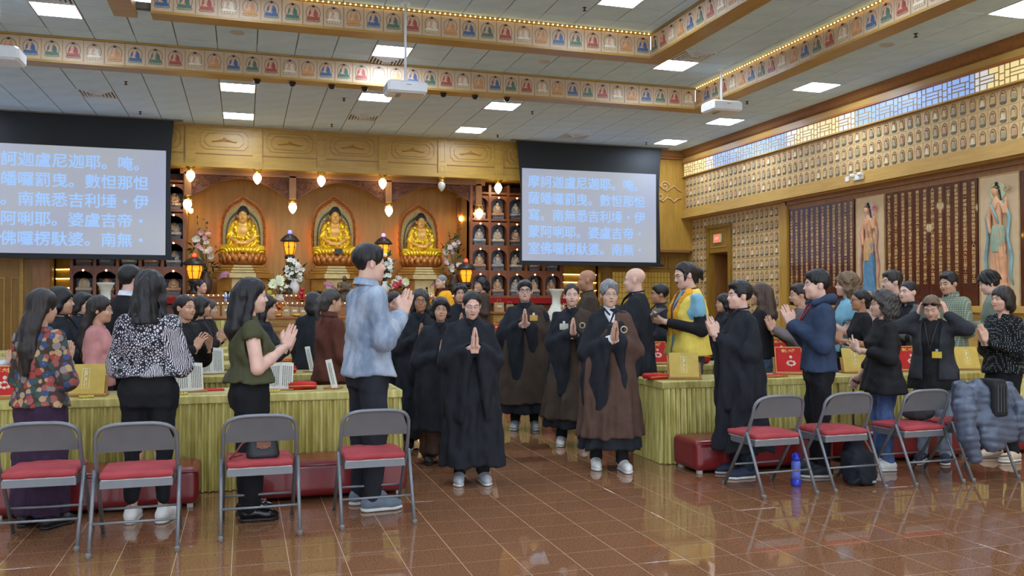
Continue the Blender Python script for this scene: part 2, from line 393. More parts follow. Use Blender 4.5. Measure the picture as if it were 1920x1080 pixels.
# ------------------------------------------------------------------ ceiling fittings
def fittings():
    fm = plain('white_metal', (225, 225, 225), .4); em = emis('panel_light', (217, 233, 255), PANEL_STRENGTH)
    f = MB(); f.frame(-.295, .295, -.295, .295, .018, -.004, .02)
    S = Matrix.Rotation(R(90), 4, 'X')
    fr = MB(); fr.T = S; fr.frame(-.295, .295, -.295, .295, .016, -.006, .02); fme = fr.mesh('frame', fm, True)
    d = MB().box(-.279, .279, -.279, .279, 0, .008); dme = d.mesh('diffuser', em)
    def side(z): return {ZL: 'low outer', ZM: 'middle', ZT: 'topmost'}[z]
    for x, y, z in PANELS:
        q = np.array([x, y, z]) - CP; dd = q @ FW
        vis = False
        if dd > 1:
            px, py = 960 + FPX * (q @ RT) / dd, 540 - FPX * (q @ UP) / dd; vis = -30 < px < 1950 and -12 < py
        names = {(447, 219): 'just above the left end of the altar canopy', (447, 166): 'second row, above the left lamps of the altar', (706, 173): 'behind the middle projector', (944, 203): 'right of the middle projector', (884, 248): 'touching the right end of the altar canopy', (1254, 268): 'at the right screen top corner', (1358, 229): 'below the right projector', (1533, 161): 'between the right tile band and the clerestory', (1890, 17): 'at the upper right picture corner', (107, 30): 'at the upper left beside a vent', (750, 89): 'behind the middle projector pole', (1268, 132): 'inside the corner of the outer tile band', (1195, 0): 'cut by the top picture edge'}
        lab = 'square light panel overhead outside the view'
        if vis:
            k = min(names, key=lambda n: (n[0] - px) ** 2 + (n[1] - py) ** 2); lab = 'square glowing ceiling light panel ' + names[k]
        t = thing('ceiling_light', lab, 'ceiling light', (x, y, z), group='square ceiling light panels')
        inst('frame', fme, t); inst('diffuser', dme, t, (0, 0, .002))
    # air vents: concentric frames
    vb = MB(); vb.T = S
    for k in range(5): vb.frame(-.295 + .055 * k, .295 - .055 * k, -.295 + .055 * k, .295 - .055 * k, .022, -.012 - .006 * k, .004)
    vme = vb.mesh('louvre', fm, True); vbk = MB().box(-.29, .29, -.29, .29, .006, .02).mesh('duct_plate', plain('duct_dark', (66, 66, 70), .6))
    labs = ['at the left above the left screen', 'above the altar canopy near its middle', 'just left of the right screen top', 'beside the far left light panel', 'beside the centre light panel', 'beside the right middle light panel']
    for (x, y, z), l in zip(VENTS, labs):
        t = thing('ceiling_vent', f'square louvred air vent in the ceiling {l}', 'vent', (x, y, z)); inst('louvre', vme, t); inst('duct_plate', vbk, t)
    # sprinklers
    sb = MB(); sb.lathe((0, 0, -.012), [(.03, .012), (.032, .006), (.012, .003), (.01, -.03), (.03, -.034), (.03, -.04), (.005, -.045)], 8)
    sme = sb.mesh('sprinkler_head', plain('dark_bronze', (60, 52, 50), .4, .6))
    for (x, y, z, l) in ((236, 153, ZL, 'left ceiling near the painted tiles'), (263, 209, ZL, 'ceiling above the left screen'), (645, 184, ZL, 'ceiling left of the hanging projector'), (622, 233, ZL, 'ceiling just in front of the altar canopy'),
                         (998, 209, ZL, 'ceiling right of the projector'), (933, 253, ZL, 'ceiling above the right end of the canopy'), (1212, 267, ZL, 'ceiling above the right screen'), (1401, 190, ZL, 'ceiling right of the right projector'), (1717, 63, ZL, 'right ceiling near the windows'), (1096, 14, ZT, 'topmost ceiling')):
        p = at_z(x, y, z); inst('fire_sprinkler', sme, None, (p[0], p[1], z), label=f'small dark fire sprinkler in the {l}', cat='sprinkler')
    # round flush speakers
    rb = MB(); rb.lathe((0, 0, -.006), [(.1, .006), (.105, 0), (.095, -.004), (.09, .002), (.01, .003)], 20); rme = rb.mesh('ceiling_speaker', plain('speaker_white', (200, 198, 196), .6))
    for x, y, z, l in ((445, 61, ZM, 'left middle ceiling'), (1020, 115, ZM, 'middle ceiling under the inner tile band corner'), (1663, 84, ZL, 'low right ceiling')):
        p = at_z(x, y, z); inst('ceiling_speaker', rme, None, (p[0], p[1], z), label=f'flat round speaker grille flush in the {l}', cat='speaker')
    # small black dome cameras below the outer lip
    db = MB(); db.lathe((0, 0, -.07), [(.01, 0), (.035, .008), (.05, .03), (.05, .05), (.06, .052), (.06, .07)], 12); dm = db.mesh('spotlight', plain('black_gloss', (22, 22, 24), .25))
    for k, x in enumerate((482, 548, 621, 682, 827, 885, 943)):
        p = at_z(x, 150 + (x - 482) * .085, ZL - .07)
        inst('dome_spotlight', dm, None, (p[0], O1[3] + .15, ZL - .07), label=['first', 'second', 'third', 'fourth', 'fifth', 'sixth', 'seventh'][k] + ' small black dome from the left under the outer tile band', cat='spotlight', group='black domes under the tile band')
fittings()
# ================================================================== distance-field modelling
def smin(a, b, k):
    if k <= 0: return np.minimum(a, b)
    h = np.clip(.5 + .5 * (b - a) / k, 0, 1); return b + (a - b) * h - k * h * (1 - h)
class Vol:
    def __init__(s, lo, hi, h):
        s.lo = np.array(lo, np.float32); s.h = np.float32(h); n = np.ceil((np.array(hi) - s.lo) / h).astype(int) + 1; s.n = n
        s.ax = [s.lo[i] + s.h * np.arange(n[i], dtype=np.float32) for i in range(3)]
        s.d = np.full(n, .5, np.float32)
    def sub(s, lo, hi):
        a = np.clip(np.floor((np.array(lo) - s.lo) / s.h).astype(int), 0, s.n); b = np.clip(np.ceil((np.array(hi) - s.lo) / s.h).astype(int) + 1, 0, s.n)
        if (b <= a).any(): return None
        sl = tuple(slice(a[i], b[i]) for i in range(3))
        X = s.ax[0][sl[0]][:, None, None]; Y = s.ax[1][sl[1]][None, :, None]; Z = s.ax[2][sl[2]][None, None, :]
        return sl, X, Y, Z
    def put(s, fn, lo, hi, k=.02, op='u'):
        p = 4 * s.h + k; r = s.sub(np.array(lo) - p, np.array(hi) + p)
        if r is None: return s
        sl, X, Y, Z = r; d = fn(X, Y, Z)
        if op == 'u': s.d[sl] = smin(s.d[sl], d, k)
        else: s.d[sl] = -smin(-s.d[sl], d, k)      # subtract
        return s
    def cone(s, a, b, ra, rb=None, k=.02, op='u'):
        a = np.array(a, np.float32); b = np.array(b, np.float32); rb = ra if rb is None else rb; ba = b - a; q = max(float(ba @ ba), 1e-9); m = max(ra, rb)
        def f(X, Y, Z):
            px, py, pz = X - a[0], Y - a[1], Z - a[2]; t = np.clip((px * ba[0] + py * ba[1] + pz * ba[2]) / q, 0, 1)
            return np.sqrt((px - t * ba[0]) ** 2 + (py - t * ba[1]) ** 2 + (pz - t * ba[2]) ** 2) - (ra + (rb - ra) * t)
        return s.put(f, np.minimum(a, b) - m, np.maximum(a, b) + m, k, op)
    def chain(s, pts, rs, k=.02):
        for i in range(len(pts) - 1): s.cone(pts[i], pts[i + 1], rs[i], rs[i + 1], k)
        return s
    def ell(s, c, r, k=.02, op='u', rot=None):
        c = np.array(c, np.float32); r = np.array(r if hasattr(r, '__len__') else (r,) * 3, np.float32); m = r.max() if rot is not None else r
        M = None if rot is None else np.array(Matrix.Rotation(rot[1], 3, rot[0]).transposed(), np.float32)
        def f(X, Y, Z):
            x, y, z = X - c[0], Y - c[1], Z - c[2]
            if M is not None: x, y, z = M[0, 0] * x + M[0, 1] * y + M[0, 2] * z, M[1, 0] * x + M[1, 1] * y + M[1, 2] * z, M[2, 0] * x + M[2, 1] * y + M[2, 2] * z
            k0 = np.sqrt((x / r[0]) ** 2 + (y / r[1]) ** 2 + (z / r[2]) ** 2); k1 = np.sqrt((x / r[0] ** 2) ** 2 + (y / r[1] ** 2) ** 2 + (z / r[2] ** 2) ** 2)
            return k0 * (k0 - 1) / np.maximum(k1, 1e-6)
        return s.put(f, c - m, c + m, k, op)
    def box(s, c, hs, rad=.01, k=.01, op='u'):
        c = np.array(c, np.float32); hs = np.array(hs, np.float32)
        def f(X, Y, Z):
            x, y, z = np.abs(X - c[0]) - hs[0] + rad, np.abs(Y - c[1]) - hs[1] + rad, np.abs(Z - c[2]) - hs[2] + rad
            return np.sqrt(np.maximum(x, 0) ** 2 + np.maximum(y, 0) ** 2 + np.maximum(z, 0) ** 2) + np.minimum(np.maximum(x, np.maximum(y, z)), 0) - rad
        return s.put(f, c - hs, c + hs, k, op)
    def loft(s, st, k=.03, fold=None, grow=0.0, mask=None, top=True, thin=None):
        """stations (z, half width, half depth, y centre[, x centre]) rising; fold(theta, z)-> metres outwards"""
        st = np.array([tuple(q) + (0,) * (5 - len(q)) for q in sorted(st)], np.float32); z0, z1 = st[0, 0], st[-1, 0]; m = st[:, 1:3].max() + .12
        def f(X, Y, Z):
            zz = np.clip(Z, z0, z1); a = np.interp(zz, st[:, 0], st[:, 1]) + grow; b = np.interp(zz, st[:, 0], st[:, 2]) + grow; yc = np.interp(zz, st[:, 0], st[:, 3]); xc = np.interp(zz, st[:, 0], st[:, 4])
            x, y = X - xc, Y - yc
            # superellipse-ish
            r = ((np.abs(x) / a) ** 2.3 + (np.abs(y) / b) ** 2.3) ** (1 / 2.3); d = (r - 1) * np.minimum(a, b)
            if fold is not None: d = d - fold(np.arctan2(x / a, -y / b), zz + 0 * d)
            if thin is not None: d = np.maximum(d, -(d + thin))
            d = np.maximum(d, np.maximum(z0 - Z, Z - z1))
            if mask is not None: d = np.maximum(d, mask(X, Y, Z))
            return d
        return s.put(f, (st[:, 4].min() - m, st[:, 3].min() - m, z0), (st[:, 4].max() + m, st[:, 3].max() + m, z1), k)
    def noise(s, amp, freq, seed=0, stretch=(1, 1, 1)):
        X, Y, Z = [s.ax[i] for i in range(3)]; rg = np.random.RandomState(seed); o = np.zeros(s.n, np.float32)
        for i in range(5):
            v = rg.normal(size=3); v /= np.linalg.norm(v); v *= freq * (1 + .5 * i) * np.array(stretch); ph = rg.uniform(0, 6.28)
            o += np.sin(v[0] * X[:, None, None] + v[1] * Y[None, :, None] + v[2] * Z[None, None, :] + ph).astype(np.float32) / (1 + .4 * i)
        s.d += o * (amp / 2.2); return s
    def cutz(s, z0=None, z1=None):
        Z = s.ax[2][None, None, :]
        if z0 is not None: s.d = np.maximum(s.d, z0 - Z)
        if z1 is not None: s.d = np.maximum(s.d, Z - z1)
        return s
    def mask(s, fn):
        X, Y, Z = s.ax[0][:, None, None], s.ax[1][None, :, None], s.ax[2][None, None, :]; s.d = np.maximum(s.d, fn(X, Y, Z)); return s
    def mesh(s):
        d = s.d; d[0] = np.maximum(d[0], .01); d[-1] = np.maximum(d[-1], .01); d[:, 0] = np.maximum(d[:, 0], .01); d[:, -1] = np.maximum(d[:, -1], .01); d[:, :, 0] = np.maximum(d[:, :, 0], .01); d[:, :, -1] = np.maximum(d[:, :, -1], .01)
        ins = d < 0
        cnt = np.zeros(np.array(d.shape) - 1, np.int8)
        offs = [(i, j, k) for i in (0, 1) for j in (0, 1) for k in (0, 1)]; n = d.shape
        cut = lambda a, o: a[o[0]:n[0] - 1 + o[0], o[1]:n[1] - 1 + o[1], o[2]:n[2] - 1 + o[2]]
        for o in offs: cnt += cut(ins, o)
        I, J, K = np.nonzero((cnt > 0) & (cnt < 8)); nv = len(I)
        if nv == 0: return np.zeros((0, 3)), np.zeros((0, 4), int)
        idx = np.full(cnt.shape, -1, np.int32); idx[I, J, K] = np.arange(nv)
        val = np.stack([d[I + o[0], J + o[1], K + o[2]] for o in offs], 1); P = np.array(offs, np.float32)
        acc = np.zeros((nv, 3), np.float32); c = np.zeros(nv, np.float32)
        for a in range(8):
            for b in range(a + 1, 8):
                if np.abs(P[a] - P[b]).sum() != 1: continue
                va, vb = val[:, a], val[:, b]; x = (va < 0) != (vb < 0); t = np.where(x, va / np.where(x, va - vb, 1), 0)[:, None]
                acc += np.where(x[:, None], P[a] + (P[b] - P[a]) * t, 0); c += x
        V = s.lo + (np.stack([I, J, K], 1) + acc / c[:, None]) * s.h
        Q = []
        for ax in range(3):
            o = [0, 0, 0]; o[ax] = 1; A = ins[:n[0] - o[0], :n[1] - o[1], :n[2] - o[2]]; B = ins[o[0]:, o[1]:, o[2]:]
            u, v = (ax + 1) % 3, (ax + 2) % 3
            for flip in (False, True):
                i, j, k = np.nonzero((A & ~B) if not flip else (~A & B)); e = np.stack([i, j, k], 1)
                ok = (e[:, u] > 0) & (e[:, v] > 0) & (e[:, u] < n[u] - 1) & (e[:, v] < n[v] - 1); e = e[ok]
                du = np.zeros(3, int); du[u] = 1; dv = np.zeros(3, int); dv[v] = 1
                g = lambda q: idx[q[:, 0], q[:, 1], q[:, 2]]
                q = np.stack([g(e - du - dv), g(e - dv), g(e), g(e - du)], 1)
                Q.append(q if not flip else q[:, ::-1])
        return V, np.concatenate(Q)
    def build(s, name, mat, parent=None, **kw):
        V, Q = s.mesh(); return inst(name, mesh_np(name, V, Q, [mat]), parent, **kw)

# ------------------------------------------------------------------ head shared by people and statues (eye level at the origin, facing -y, 0.225 tall)
def head_vol(h, p=None, ears=1.0):
    p = p or {}; w = p.get('w', 1); jaw = p.get('jaw', 1); fem = p.get('fem', 0)
    v = Vol((-.11, -.135, -.135), (.11, .14, .14), h)
    v.ell((0, .012, .038), (.074 * w, .094, .079), 0)
    v.ell((0, -.022, -.035), (.064 * w, .066, .08), .03)
    v.ell((0, -.042, -.078), (.044 * w * jaw, .042, .036), .03)
    v.ell((0, -.068, -.1), (.019 * jaw, .016, .014), .02)
    for s in (-1, 1):
        v.ell((s * .036 * w, -.058, -.034), (.026, .026, .026), .02)
        v.cone((s * .012, -.082, .02), (s * .046 * w, -.07, .018), .010, .008, .015)
        v.ell((s * .031 * w, -.103, .0), (.017, .016, .0115), .012, 's')
        v.ell((s * .031 * w, -.0755, .0), (.0155, .0125, .0105), .005)
        v.ell((s * .0765 * w, .012, -.008), (.009, .02, .032 * ears), .006, rot=('Z', s * -.35))
    v.cone((0, -.083, .006), (0, -.1005, -.031), .0068, .0105, .009)
    for s in (-1, 1): v.ell((s * .0105, -.089, -.034), (.0085, .009, .0075), .006)
    v.ell((0, -.0845, -.056), (.023, .0105, .0055), .006); v.ell((0, -.083, -.0655), (.0195, .0105, .0065), .006)
    v.cone((-.02, -.0955, -.0605), (.02, -.0955, -.0605), .0018, .0018, .004, 's')
    if 'neck' not in p: v.cone((0, .018, -.05), (0, .03, -.13), .05 - .006 * fem, .052 - .006 * fem, .02)
    return v
def face_y(v, x, z):
    i = (x - v.lo[0]) / v.h; k = (z - v.lo[2]) / v.h; i0, k0 = int(i), int(k); a, b = i - i0, k - k0
    col = (v.d[i0, :, k0] * (1 - a) + v.d[i0 + 1, :, k0] * a) * (1 - b) + (v.d[i0, :, k0 + 1] * (1 - a) + v.d[i0 + 1, :, k0 + 1] * a) * b
    j = int(np.argmax(col < 0))
    if j == 0: return -.07
    t = col[j - 1] / (col[j - 1] - col[j]); return float(v.lo[1] + (j - 1 + t) * v.h)
def strip(v, rows, off, V, F, M, mi):
    """conforming patch on the face: rows of (x, zlow, zhigh)"""
    o = len(V)
    for x, a, b in rows:
        for z in (a, (a + b) / 2, b): V.append((x, face_y(v, x, z) - off, z))
    for i in range(len(rows) - 1):
        for j in (0, 1):
            q = (o + i * 3 + j, o + i * 3 + j + 1, o + i * 3 + j + 4, o + i * 3 + j + 3); F.append(q); M.append(mi)
# ================================================================== RIGHT WALL
SUTRA = ('如是我聞一時佛在舍衛國祇樹給孤獨園與大比丘眾千二百五十人俱爾時世尊食時著衣持缽入舍衛大城乞食於其城中次第乞已還至本處飯食訖收衣缽洗足已敷座而坐'
         '時長老須菩提在大眾中即從座起偏袒右肩右膝著地合掌恭敬而白佛言希有世尊如來善護念諸菩薩善付囑諸菩薩世尊善男子善女人發阿耨多羅三藐三菩提心應云何住云何降伏其心'
         '佛言善哉善哉須菩提如汝所說如來善護念諸菩薩善付囑諸菩薩汝今諦聽當為汝說善男子善女人發阿耨多羅三藐三菩提心應如是住如是降伏其心唯然世尊願樂欲聞'
         '佛告須菩提諸菩薩摩訶薩應如是降伏其心所有一切眾生之類若卵生若胎生若濕生若化生若有色若無色若有想若無想若非有想非無想我皆令入無餘涅槃而滅度之')
XW = 10.62                                # plane of the lower right wall
YE = 0.0
def right_wall():
    oak, oakx, oaky, dk = OAK(), OAKX(), OAKY(), OAKD()
    b = MB(); b.box(XW, XW + .15, YF, 15.1, 0, 3.6); b.box(XW, XW + .15, 15.1, 17.38, 0, 3.6); b.box(XW, XW + .15, 18.45, 21.5, 0, 3.6); b.box(XW, XW + .15, 17.38, 18.45, 3.2, 3.6)
    b.box(XW, XW + .15, YF, 21.5, 3.6, ZL + .2)
    wall = b.build('wall_right', oaky, kind='structure', label='right wall of small buddha tiles and carved sutra boards')
    # projecting upper band: crown, frieze, window surround, sill
    c = MB()
    c.rings([[(XR + d, y, z) for d, z in ((-.13, ZL), (-.13, ZL - .03), (-.09, ZL - .06), (-.05, ZL - .13), (-.02, ZL - .15), (0, ZL - .17), (.1, ZL - .17), (.1, ZL))] for y in (YF, YB + .05)])
    c.build('crown_moulding', OAKD(), wall)
    f = MB(); f.box(XR, XW + .02, YF, YB + .05, ZL - .17, ZL); f.box(XR - .02, XW, YF, YB + .05, 4.885, 5.0); f.build('frieze_board', oaky, wall)
    MB().box(XR - .035, XW, YF, YB + .05, 4.86, 4.895).build('window_head', wood('warm_oak', (190, 116, 52), (160, 92, 38), 'y'), wall)
    MB().box(XR + .06, XW, YF, YB + .05, 3.5, 4.86).build('core_board', oaky, wall)
    MB().box(XR - .03, XW, YF, YB + .05, 4.535, 4.56).build('window_sill', oaky, wall)
    s = MB(); s.box(XR - .03, XW, YF, YB + .05, 3.575, 3.745); s.box(XR - .06, XW, YF, YB + .05, 3.52, 3.58); s.build('sill_band', oaky, wall)
    # ---- lattice window strip
    win = thing('window_1', 'long frosted lattice clerestory window strip under the crown', 'window', (XR, YB, 4.56), R(-90), kind='structure')   # local x runs toward the camera, local y = +X
    Wm, Hm = .53, .30; pane = []
    for (x0, x1, z0, z1) in ((.0, .16, .205, .3), (.16, .34, .205, .3), (.34, .44, .17, .3), (.44, .53, .205, .3), (.0, .26, .148, .205), (.0, .26, .095, .148), (.26, .34, .095, .205),
                             (.34, .44, .07, .17), (.44, .53, .095, .205), (.0, .13, .0, .095), (.13, .26, .0, .095), (.26, .34, .0, .095), (.34, .44, .0, .07), (.44, .53, .0, .095)):
        pane.append((x0, x1, z0, z1))
    bar = MB(); gmat = {'b': emis('pane_blue', (150, 184, 246), .78, (110, 128, 160)), 'y': emis('pane_warm', (250, 226, 160), .72, (170, 158, 124)), 'm': emis('pane_pale', (222, 222, 224), .75, (150, 150, 150))}
    meshes = {}
    for k in gmat:
        meshes[k] = []
        for (x0, x1, z0, z1) in pane:
            q = MB().box(x0 + .007, x1 - .007, .006, .012, z0 + .007, z1 - .007); meshes[k].append(q.mesh('pane', gmat[k]))
    n = int((YB - 7.2) / Wm)
    for i in range(n):
        Y = YB - i * Wm
        px = 960 + FPX * ((np.array([XR, Y, 4.7]) - CP) @ RT) / ((np.array([XR, Y, 4.7]) - CP) @ FW)
        for (p, (x0, x1, z0, z1)) in enumerate(pane):
            yy = Y - x0; t = (np.array([XR, yy, 4.7]) - CP); px = 960 + FPX * (t @ RT) / (t @ FW)
            k = 'y' if px < 1322 else 'm' if px < 1335 else 'b' if px < 1470 else 'm' if px < 1486 else 'y' if px < 1570 else 'm' if px < 1600 else 'b' if px < 1822 else 'm' if px < 1845 else 'y'
            if i * len(pane) + p < 300: inst('pane', meshes[k][p], win, (i * Wm, 0, 0))
            bar.frame(i * Wm + x0, i * Wm + x1, z0, z1, .0075, 0, .02)
    bar.build('lattice', oakx, win, recalc=False)
    MB().box(n * Wm, YB - YF, 0, .02, 0, .3).build('far_panes', gmat['y'], win)
    # ---- rows of small relief tiles
    tw, th = .182, .262
    def relief(robe, low):
        b = MB(); b.mat(0).box(0, tw - .006, 0, .01, 0, th - .006); cx = tw / 2
        arch = [(-.055, .04), (-.055, .15), (-.045, .19), (-.025, .22), (0, .235), (.025, .22), (.045, .19), (.055, .15), (.055, .04)]
        o = [(cx + x, z) for x, z in arch]; i_ = [(cx + x * .82, .04 + (z - .04) * .93) for x, z in arch]
        for q in range(len(arch) - 1):
            b.mat(1)._add([(o[q][0], -.008, o[q][1]), (o[q + 1][0], -.008, o[q + 1][1]), (i_[q + 1][0], -.004, i_[q + 1][1]), (i_[q][0], -.004, i_[q][1]), (o[q][0], 0, o[q][1]), (o[q + 1][0], 0, o[q + 1][1])], [(0, 1, 2, 3), (0, 4, 5, 1)])
        b.mat(3).prism([(cx + x, z) for x, z in ((-.045, .04), (-.03, .024), (.03, .024), (.045, .04), (.05, .062), (-.05, .062))], -.014, 0)
        b.mat(2).prism([(cx + x, z) for x, z in ((-.046, .066), (.046, .066), (.044, .085), (.032, .095), (.031, .125), (.02, .148), (-.02, .148), (-.031, .125), (-.032, .095), (-.044, .085))], -.016, 0)
        b.mat(4).prism([(cx + x, z) for x, z in ((-.013, .148), (.013, .148), (.017, .172), (-.017, .172))], -.018, 0)
        b.mat(5).prism([(cx + x, z) for x, z in ((-.018, .17), (.018, .17), (.012, .19), (-.012, .19))], -.019, 0)
        return b.mesh('buddha_tile', [plain('relief_ground', (216, 182, 126), .55, var=.06), plain('relief_arch', (150, 112, 76), .5), plain('relief_%d_%d_%d' % robe, robe, .5), plain('relief_lotus', (106, 98, 70), .5), plain('relief_flesh', (222, 186, 142)), plain('relief_head', (112, 88, 62))], True)
    vs = [relief(r, 0) for r in ((176, 158, 132), (170, 160, 122), (196, 154, 118), (228, 210, 174), (208, 176, 122))]
    cnt = [0]; bulk = MB()
    def put(X, Y, z, i):
        q = np.array([X, Y, z]) - CP; d = q @ FW; px = 960 + FPX * (q @ RT) / d if d > 1 else 9999
        if px < 1945 and cnt[0] < 300: inst('buddha_tile', vs[i % 5], wall, (X, Y, z), (0, 0, R(-90))); cnt[0] += 1
        else: bulk.mat(0).box(X, X + .01, Y - tw + .006, Y, z, z + th - .006); bulk.mat(1).box(X - .012, X, Y - tw + .06, Y - .06, z + .04, z + .18)
    for row in range(3):
        for i in range(int((YB - 4) / tw)): put(XR + .045, YB - .01 - i * tw, 3.745 + row * th, i + 2 * row)
    for row in range(9):                                        # lower wall, either side of the door
        z = 3.5 - (row + 1) * .268
        for i in range(4): put(XW - .012, 19.2 - i * tw, z, i + 2 * row)
        for i in range(11): put(XW - .012, 17.36 - i * tw, z, i + 3 * row)
        if row == 0:
            for i in range(6): put(XW - .012, 19.2 - (4 + i) * tw, z, i)
    bulk.build('tile_field', [plain('relief_ground', (216, 182, 126)), plain('relief_lotus', (112, 106, 84))], wall, kind='stuff', recalc=False)
    # wainscot under the tiles, post, mouldings around the sutra boards
    MB().box(XW - .03, XW, 15.1, 17.4, 0, 1.08).build('wainscot', oaky, wall); MB().box(XW - .03, XW, 18.5, 21, 0, 1.08).build('wainscot', oaky, wall)
    MB().box(XW - .1, XW, 15.17, 15.42, 0, 3.52).build('post', oak, wall)
    m = MB(); m.box(XW - .10, XW, YF, 15.2, 3.42, 3.52); m.box(XW - .06, XW, YF, 15.2, 3.33, 3.43); m.build('cornice', OAKD(), wall)
    m = MB(); m.box(XW - .10, XW, YF, 15.2, 1.36, 1.40); m.box(XW - .13, XW, YF, 15.2, 1.30, 1.36); m.box(XW - .05, XW, YF, 15.2, 1.22, 1.30); m.box(XW - .02, XW, YF, 15.2, 0, 1.22); m.box(XW - .05, XW, YF, 15.2, .0, .15)
    for k in range(16): m.box(XW - .045, XW, 15.1 - k * 1.2, 14.95 - k * 1.2, .15, 1.22)
    m.build('dado', OAKY(), wall)
    # ---- door with transom and exit sign
    d = thing('door_1', 'wooden doorway with panelled transom in the tiled wall', 'door', (XW, 18.45, 0), R(-90), kind='structure')
    f = MB(); f.box(0, .12, -.06, .12, 0, 3.25); f.box(.96, 1.08, -.06, .12, 0, 3.25); f.box(.12, .96, -.04, .12, 2.62, 3.25); f.box(-.02, 1.1, -.09, .12, 3.2, 3.27); f.build('door_frame', wood('olive_oak', (160, 118, 40), (134, 96, 30), 'z'), d)
    f = MB(); f.frame(.2, .88, 2.74, 3.14, .02, -.055, -.04); f.build('transom_moulding', oakx, d)
    f = MB(); f.box(.12, .96, .45, .5, 0, 2.62); f.frame(.2, .6, .2, 2.5, .05, .43, .45); f.build('door_leaf', OAKD(), d)
    MB().box(.1, .98, .1, .56, 2.6, 2.68).build('door_soffit', OAKD(), d); MB().box(.0, 1.08, .5, .56, 0, 2.7).build('leak_backing', OAKD(), d); MB().box(.12, .14, .1, .5, 0, 2.62).build('door_jamb', OAKD(), d); MB().box(.94, .96, .1, .5, 0, 2.62).build('door_jamb', OAKD(), d)  # recess box added to block outside light; the backing behind the leaf is unseen
    e = thing('exit_sign', 'square exit sign glowing red on the transom above the doorway', 'exit sign', (XW - .045, 17.93, 2.95), R(-90))
    MB().box(-.17, .17, -.03, 0, -.1, .1).build('housing', plain('sign_cream', (220, 196, 150), .5), e)
    MB().box(-.1, .1, -.034, -.03, -.085, .085).build('face', emis('sign_red_glow', (232, 110, 84), .8), e)
    tx = text_mesh('EXIT', .085, emis('sign_letters', (255, 170, 130), 1.2), .002, align='CENTER'); inst('lettering', tx, e, (0, -.0345, -.03), (R(90), 0, 0))
    # ---- sutra boards
    lac = wood('lacquer', (92, 40, 26), (64, 26, 18), 'z', .22, 1, .5); gl = gold('gold_paint', (226, 184, 120), .5, .15, 0)
    pos = [0]
    def sutra(y0, nb, lab):
        t = thing('sutra_board', lab, 'wall panel', (XW - .055, y0, 1.40), R(-90))
        for k in range(nb):
            bd = MB().box(k * .3275 + .003, (k + 1) * .3275 - .003, 0, .04, 0, 1.93).build('board', lac, t)
            s = '\n'.join(SUTRA[(pos[0] + j) % len(SUTRA)] for j in range(25)); pos[0] += 25
            s2 = '\n'.join(SUTRA[(pos[0] + j) % len(SUTRA)] for j in range(25)); pos[0] += 25
            for q, tx_ in ((0, s2), (1, s)):
                me = text_mesh(tx_, .07, gl, .0008, align='CENTER', line=1.03)
                me.transform(Matrix.Diagonal((1.1, .86, 1, 1)))
                inst('lettering', me, bd, (k * .3275 + .085 + .16 * q, -.003, 1.84), (R(90), 0, 0))
    sutra(15.14, 6, 'dark lacquered sutra board with gold characters beside the wooden post')
    sutra(12.37, 6, 'dark lacquered sutra board with gold characters between the two figure panels')
    t = thing('sutra_board', 'dark sutra board edge right of the last figure panel', 'wall panel', (XW - .055, 9.66, 1.40), R(-90))
    for k in range(3): MB().box(k * .3275 + .003, (k + 1) * .3275 - .003, 0, .04, 0, 1.93).build('board', lac, t)
    # emergency light on the sill band
    p = at_x(1612, 332, XR - .03); e = thing('emergency_light', 'small white twin-head emergency light on the wooden sill band', 'emergency light', (XR - .03, p[1], p[2]), R(-90)); wm = plain('white_plastic', (232, 230, 220), .4)
    MB().bbox(-.12, .12, -.06, 0, -.06, .05, .01).build('housing', wm, e)
    for s in (-1, 1): MB().lathe((s * .1, -.075, .03), [(.02, -.03), (.045, -.02), (.045, .03), (.02, .035)], 10).build('lamp_head', wm, e)
    p = at_x(1590, 336, XR - .03); MB().bbox(-.05, .05, -.03, 0, -.05, .05, .008).build('wall_sensor', wm, None, label='tiny white box on the sill band left of the emergency light', cat='sensor', loc=(XR - .03, p[1], p[2]), rz=R(-90))
right_wall()

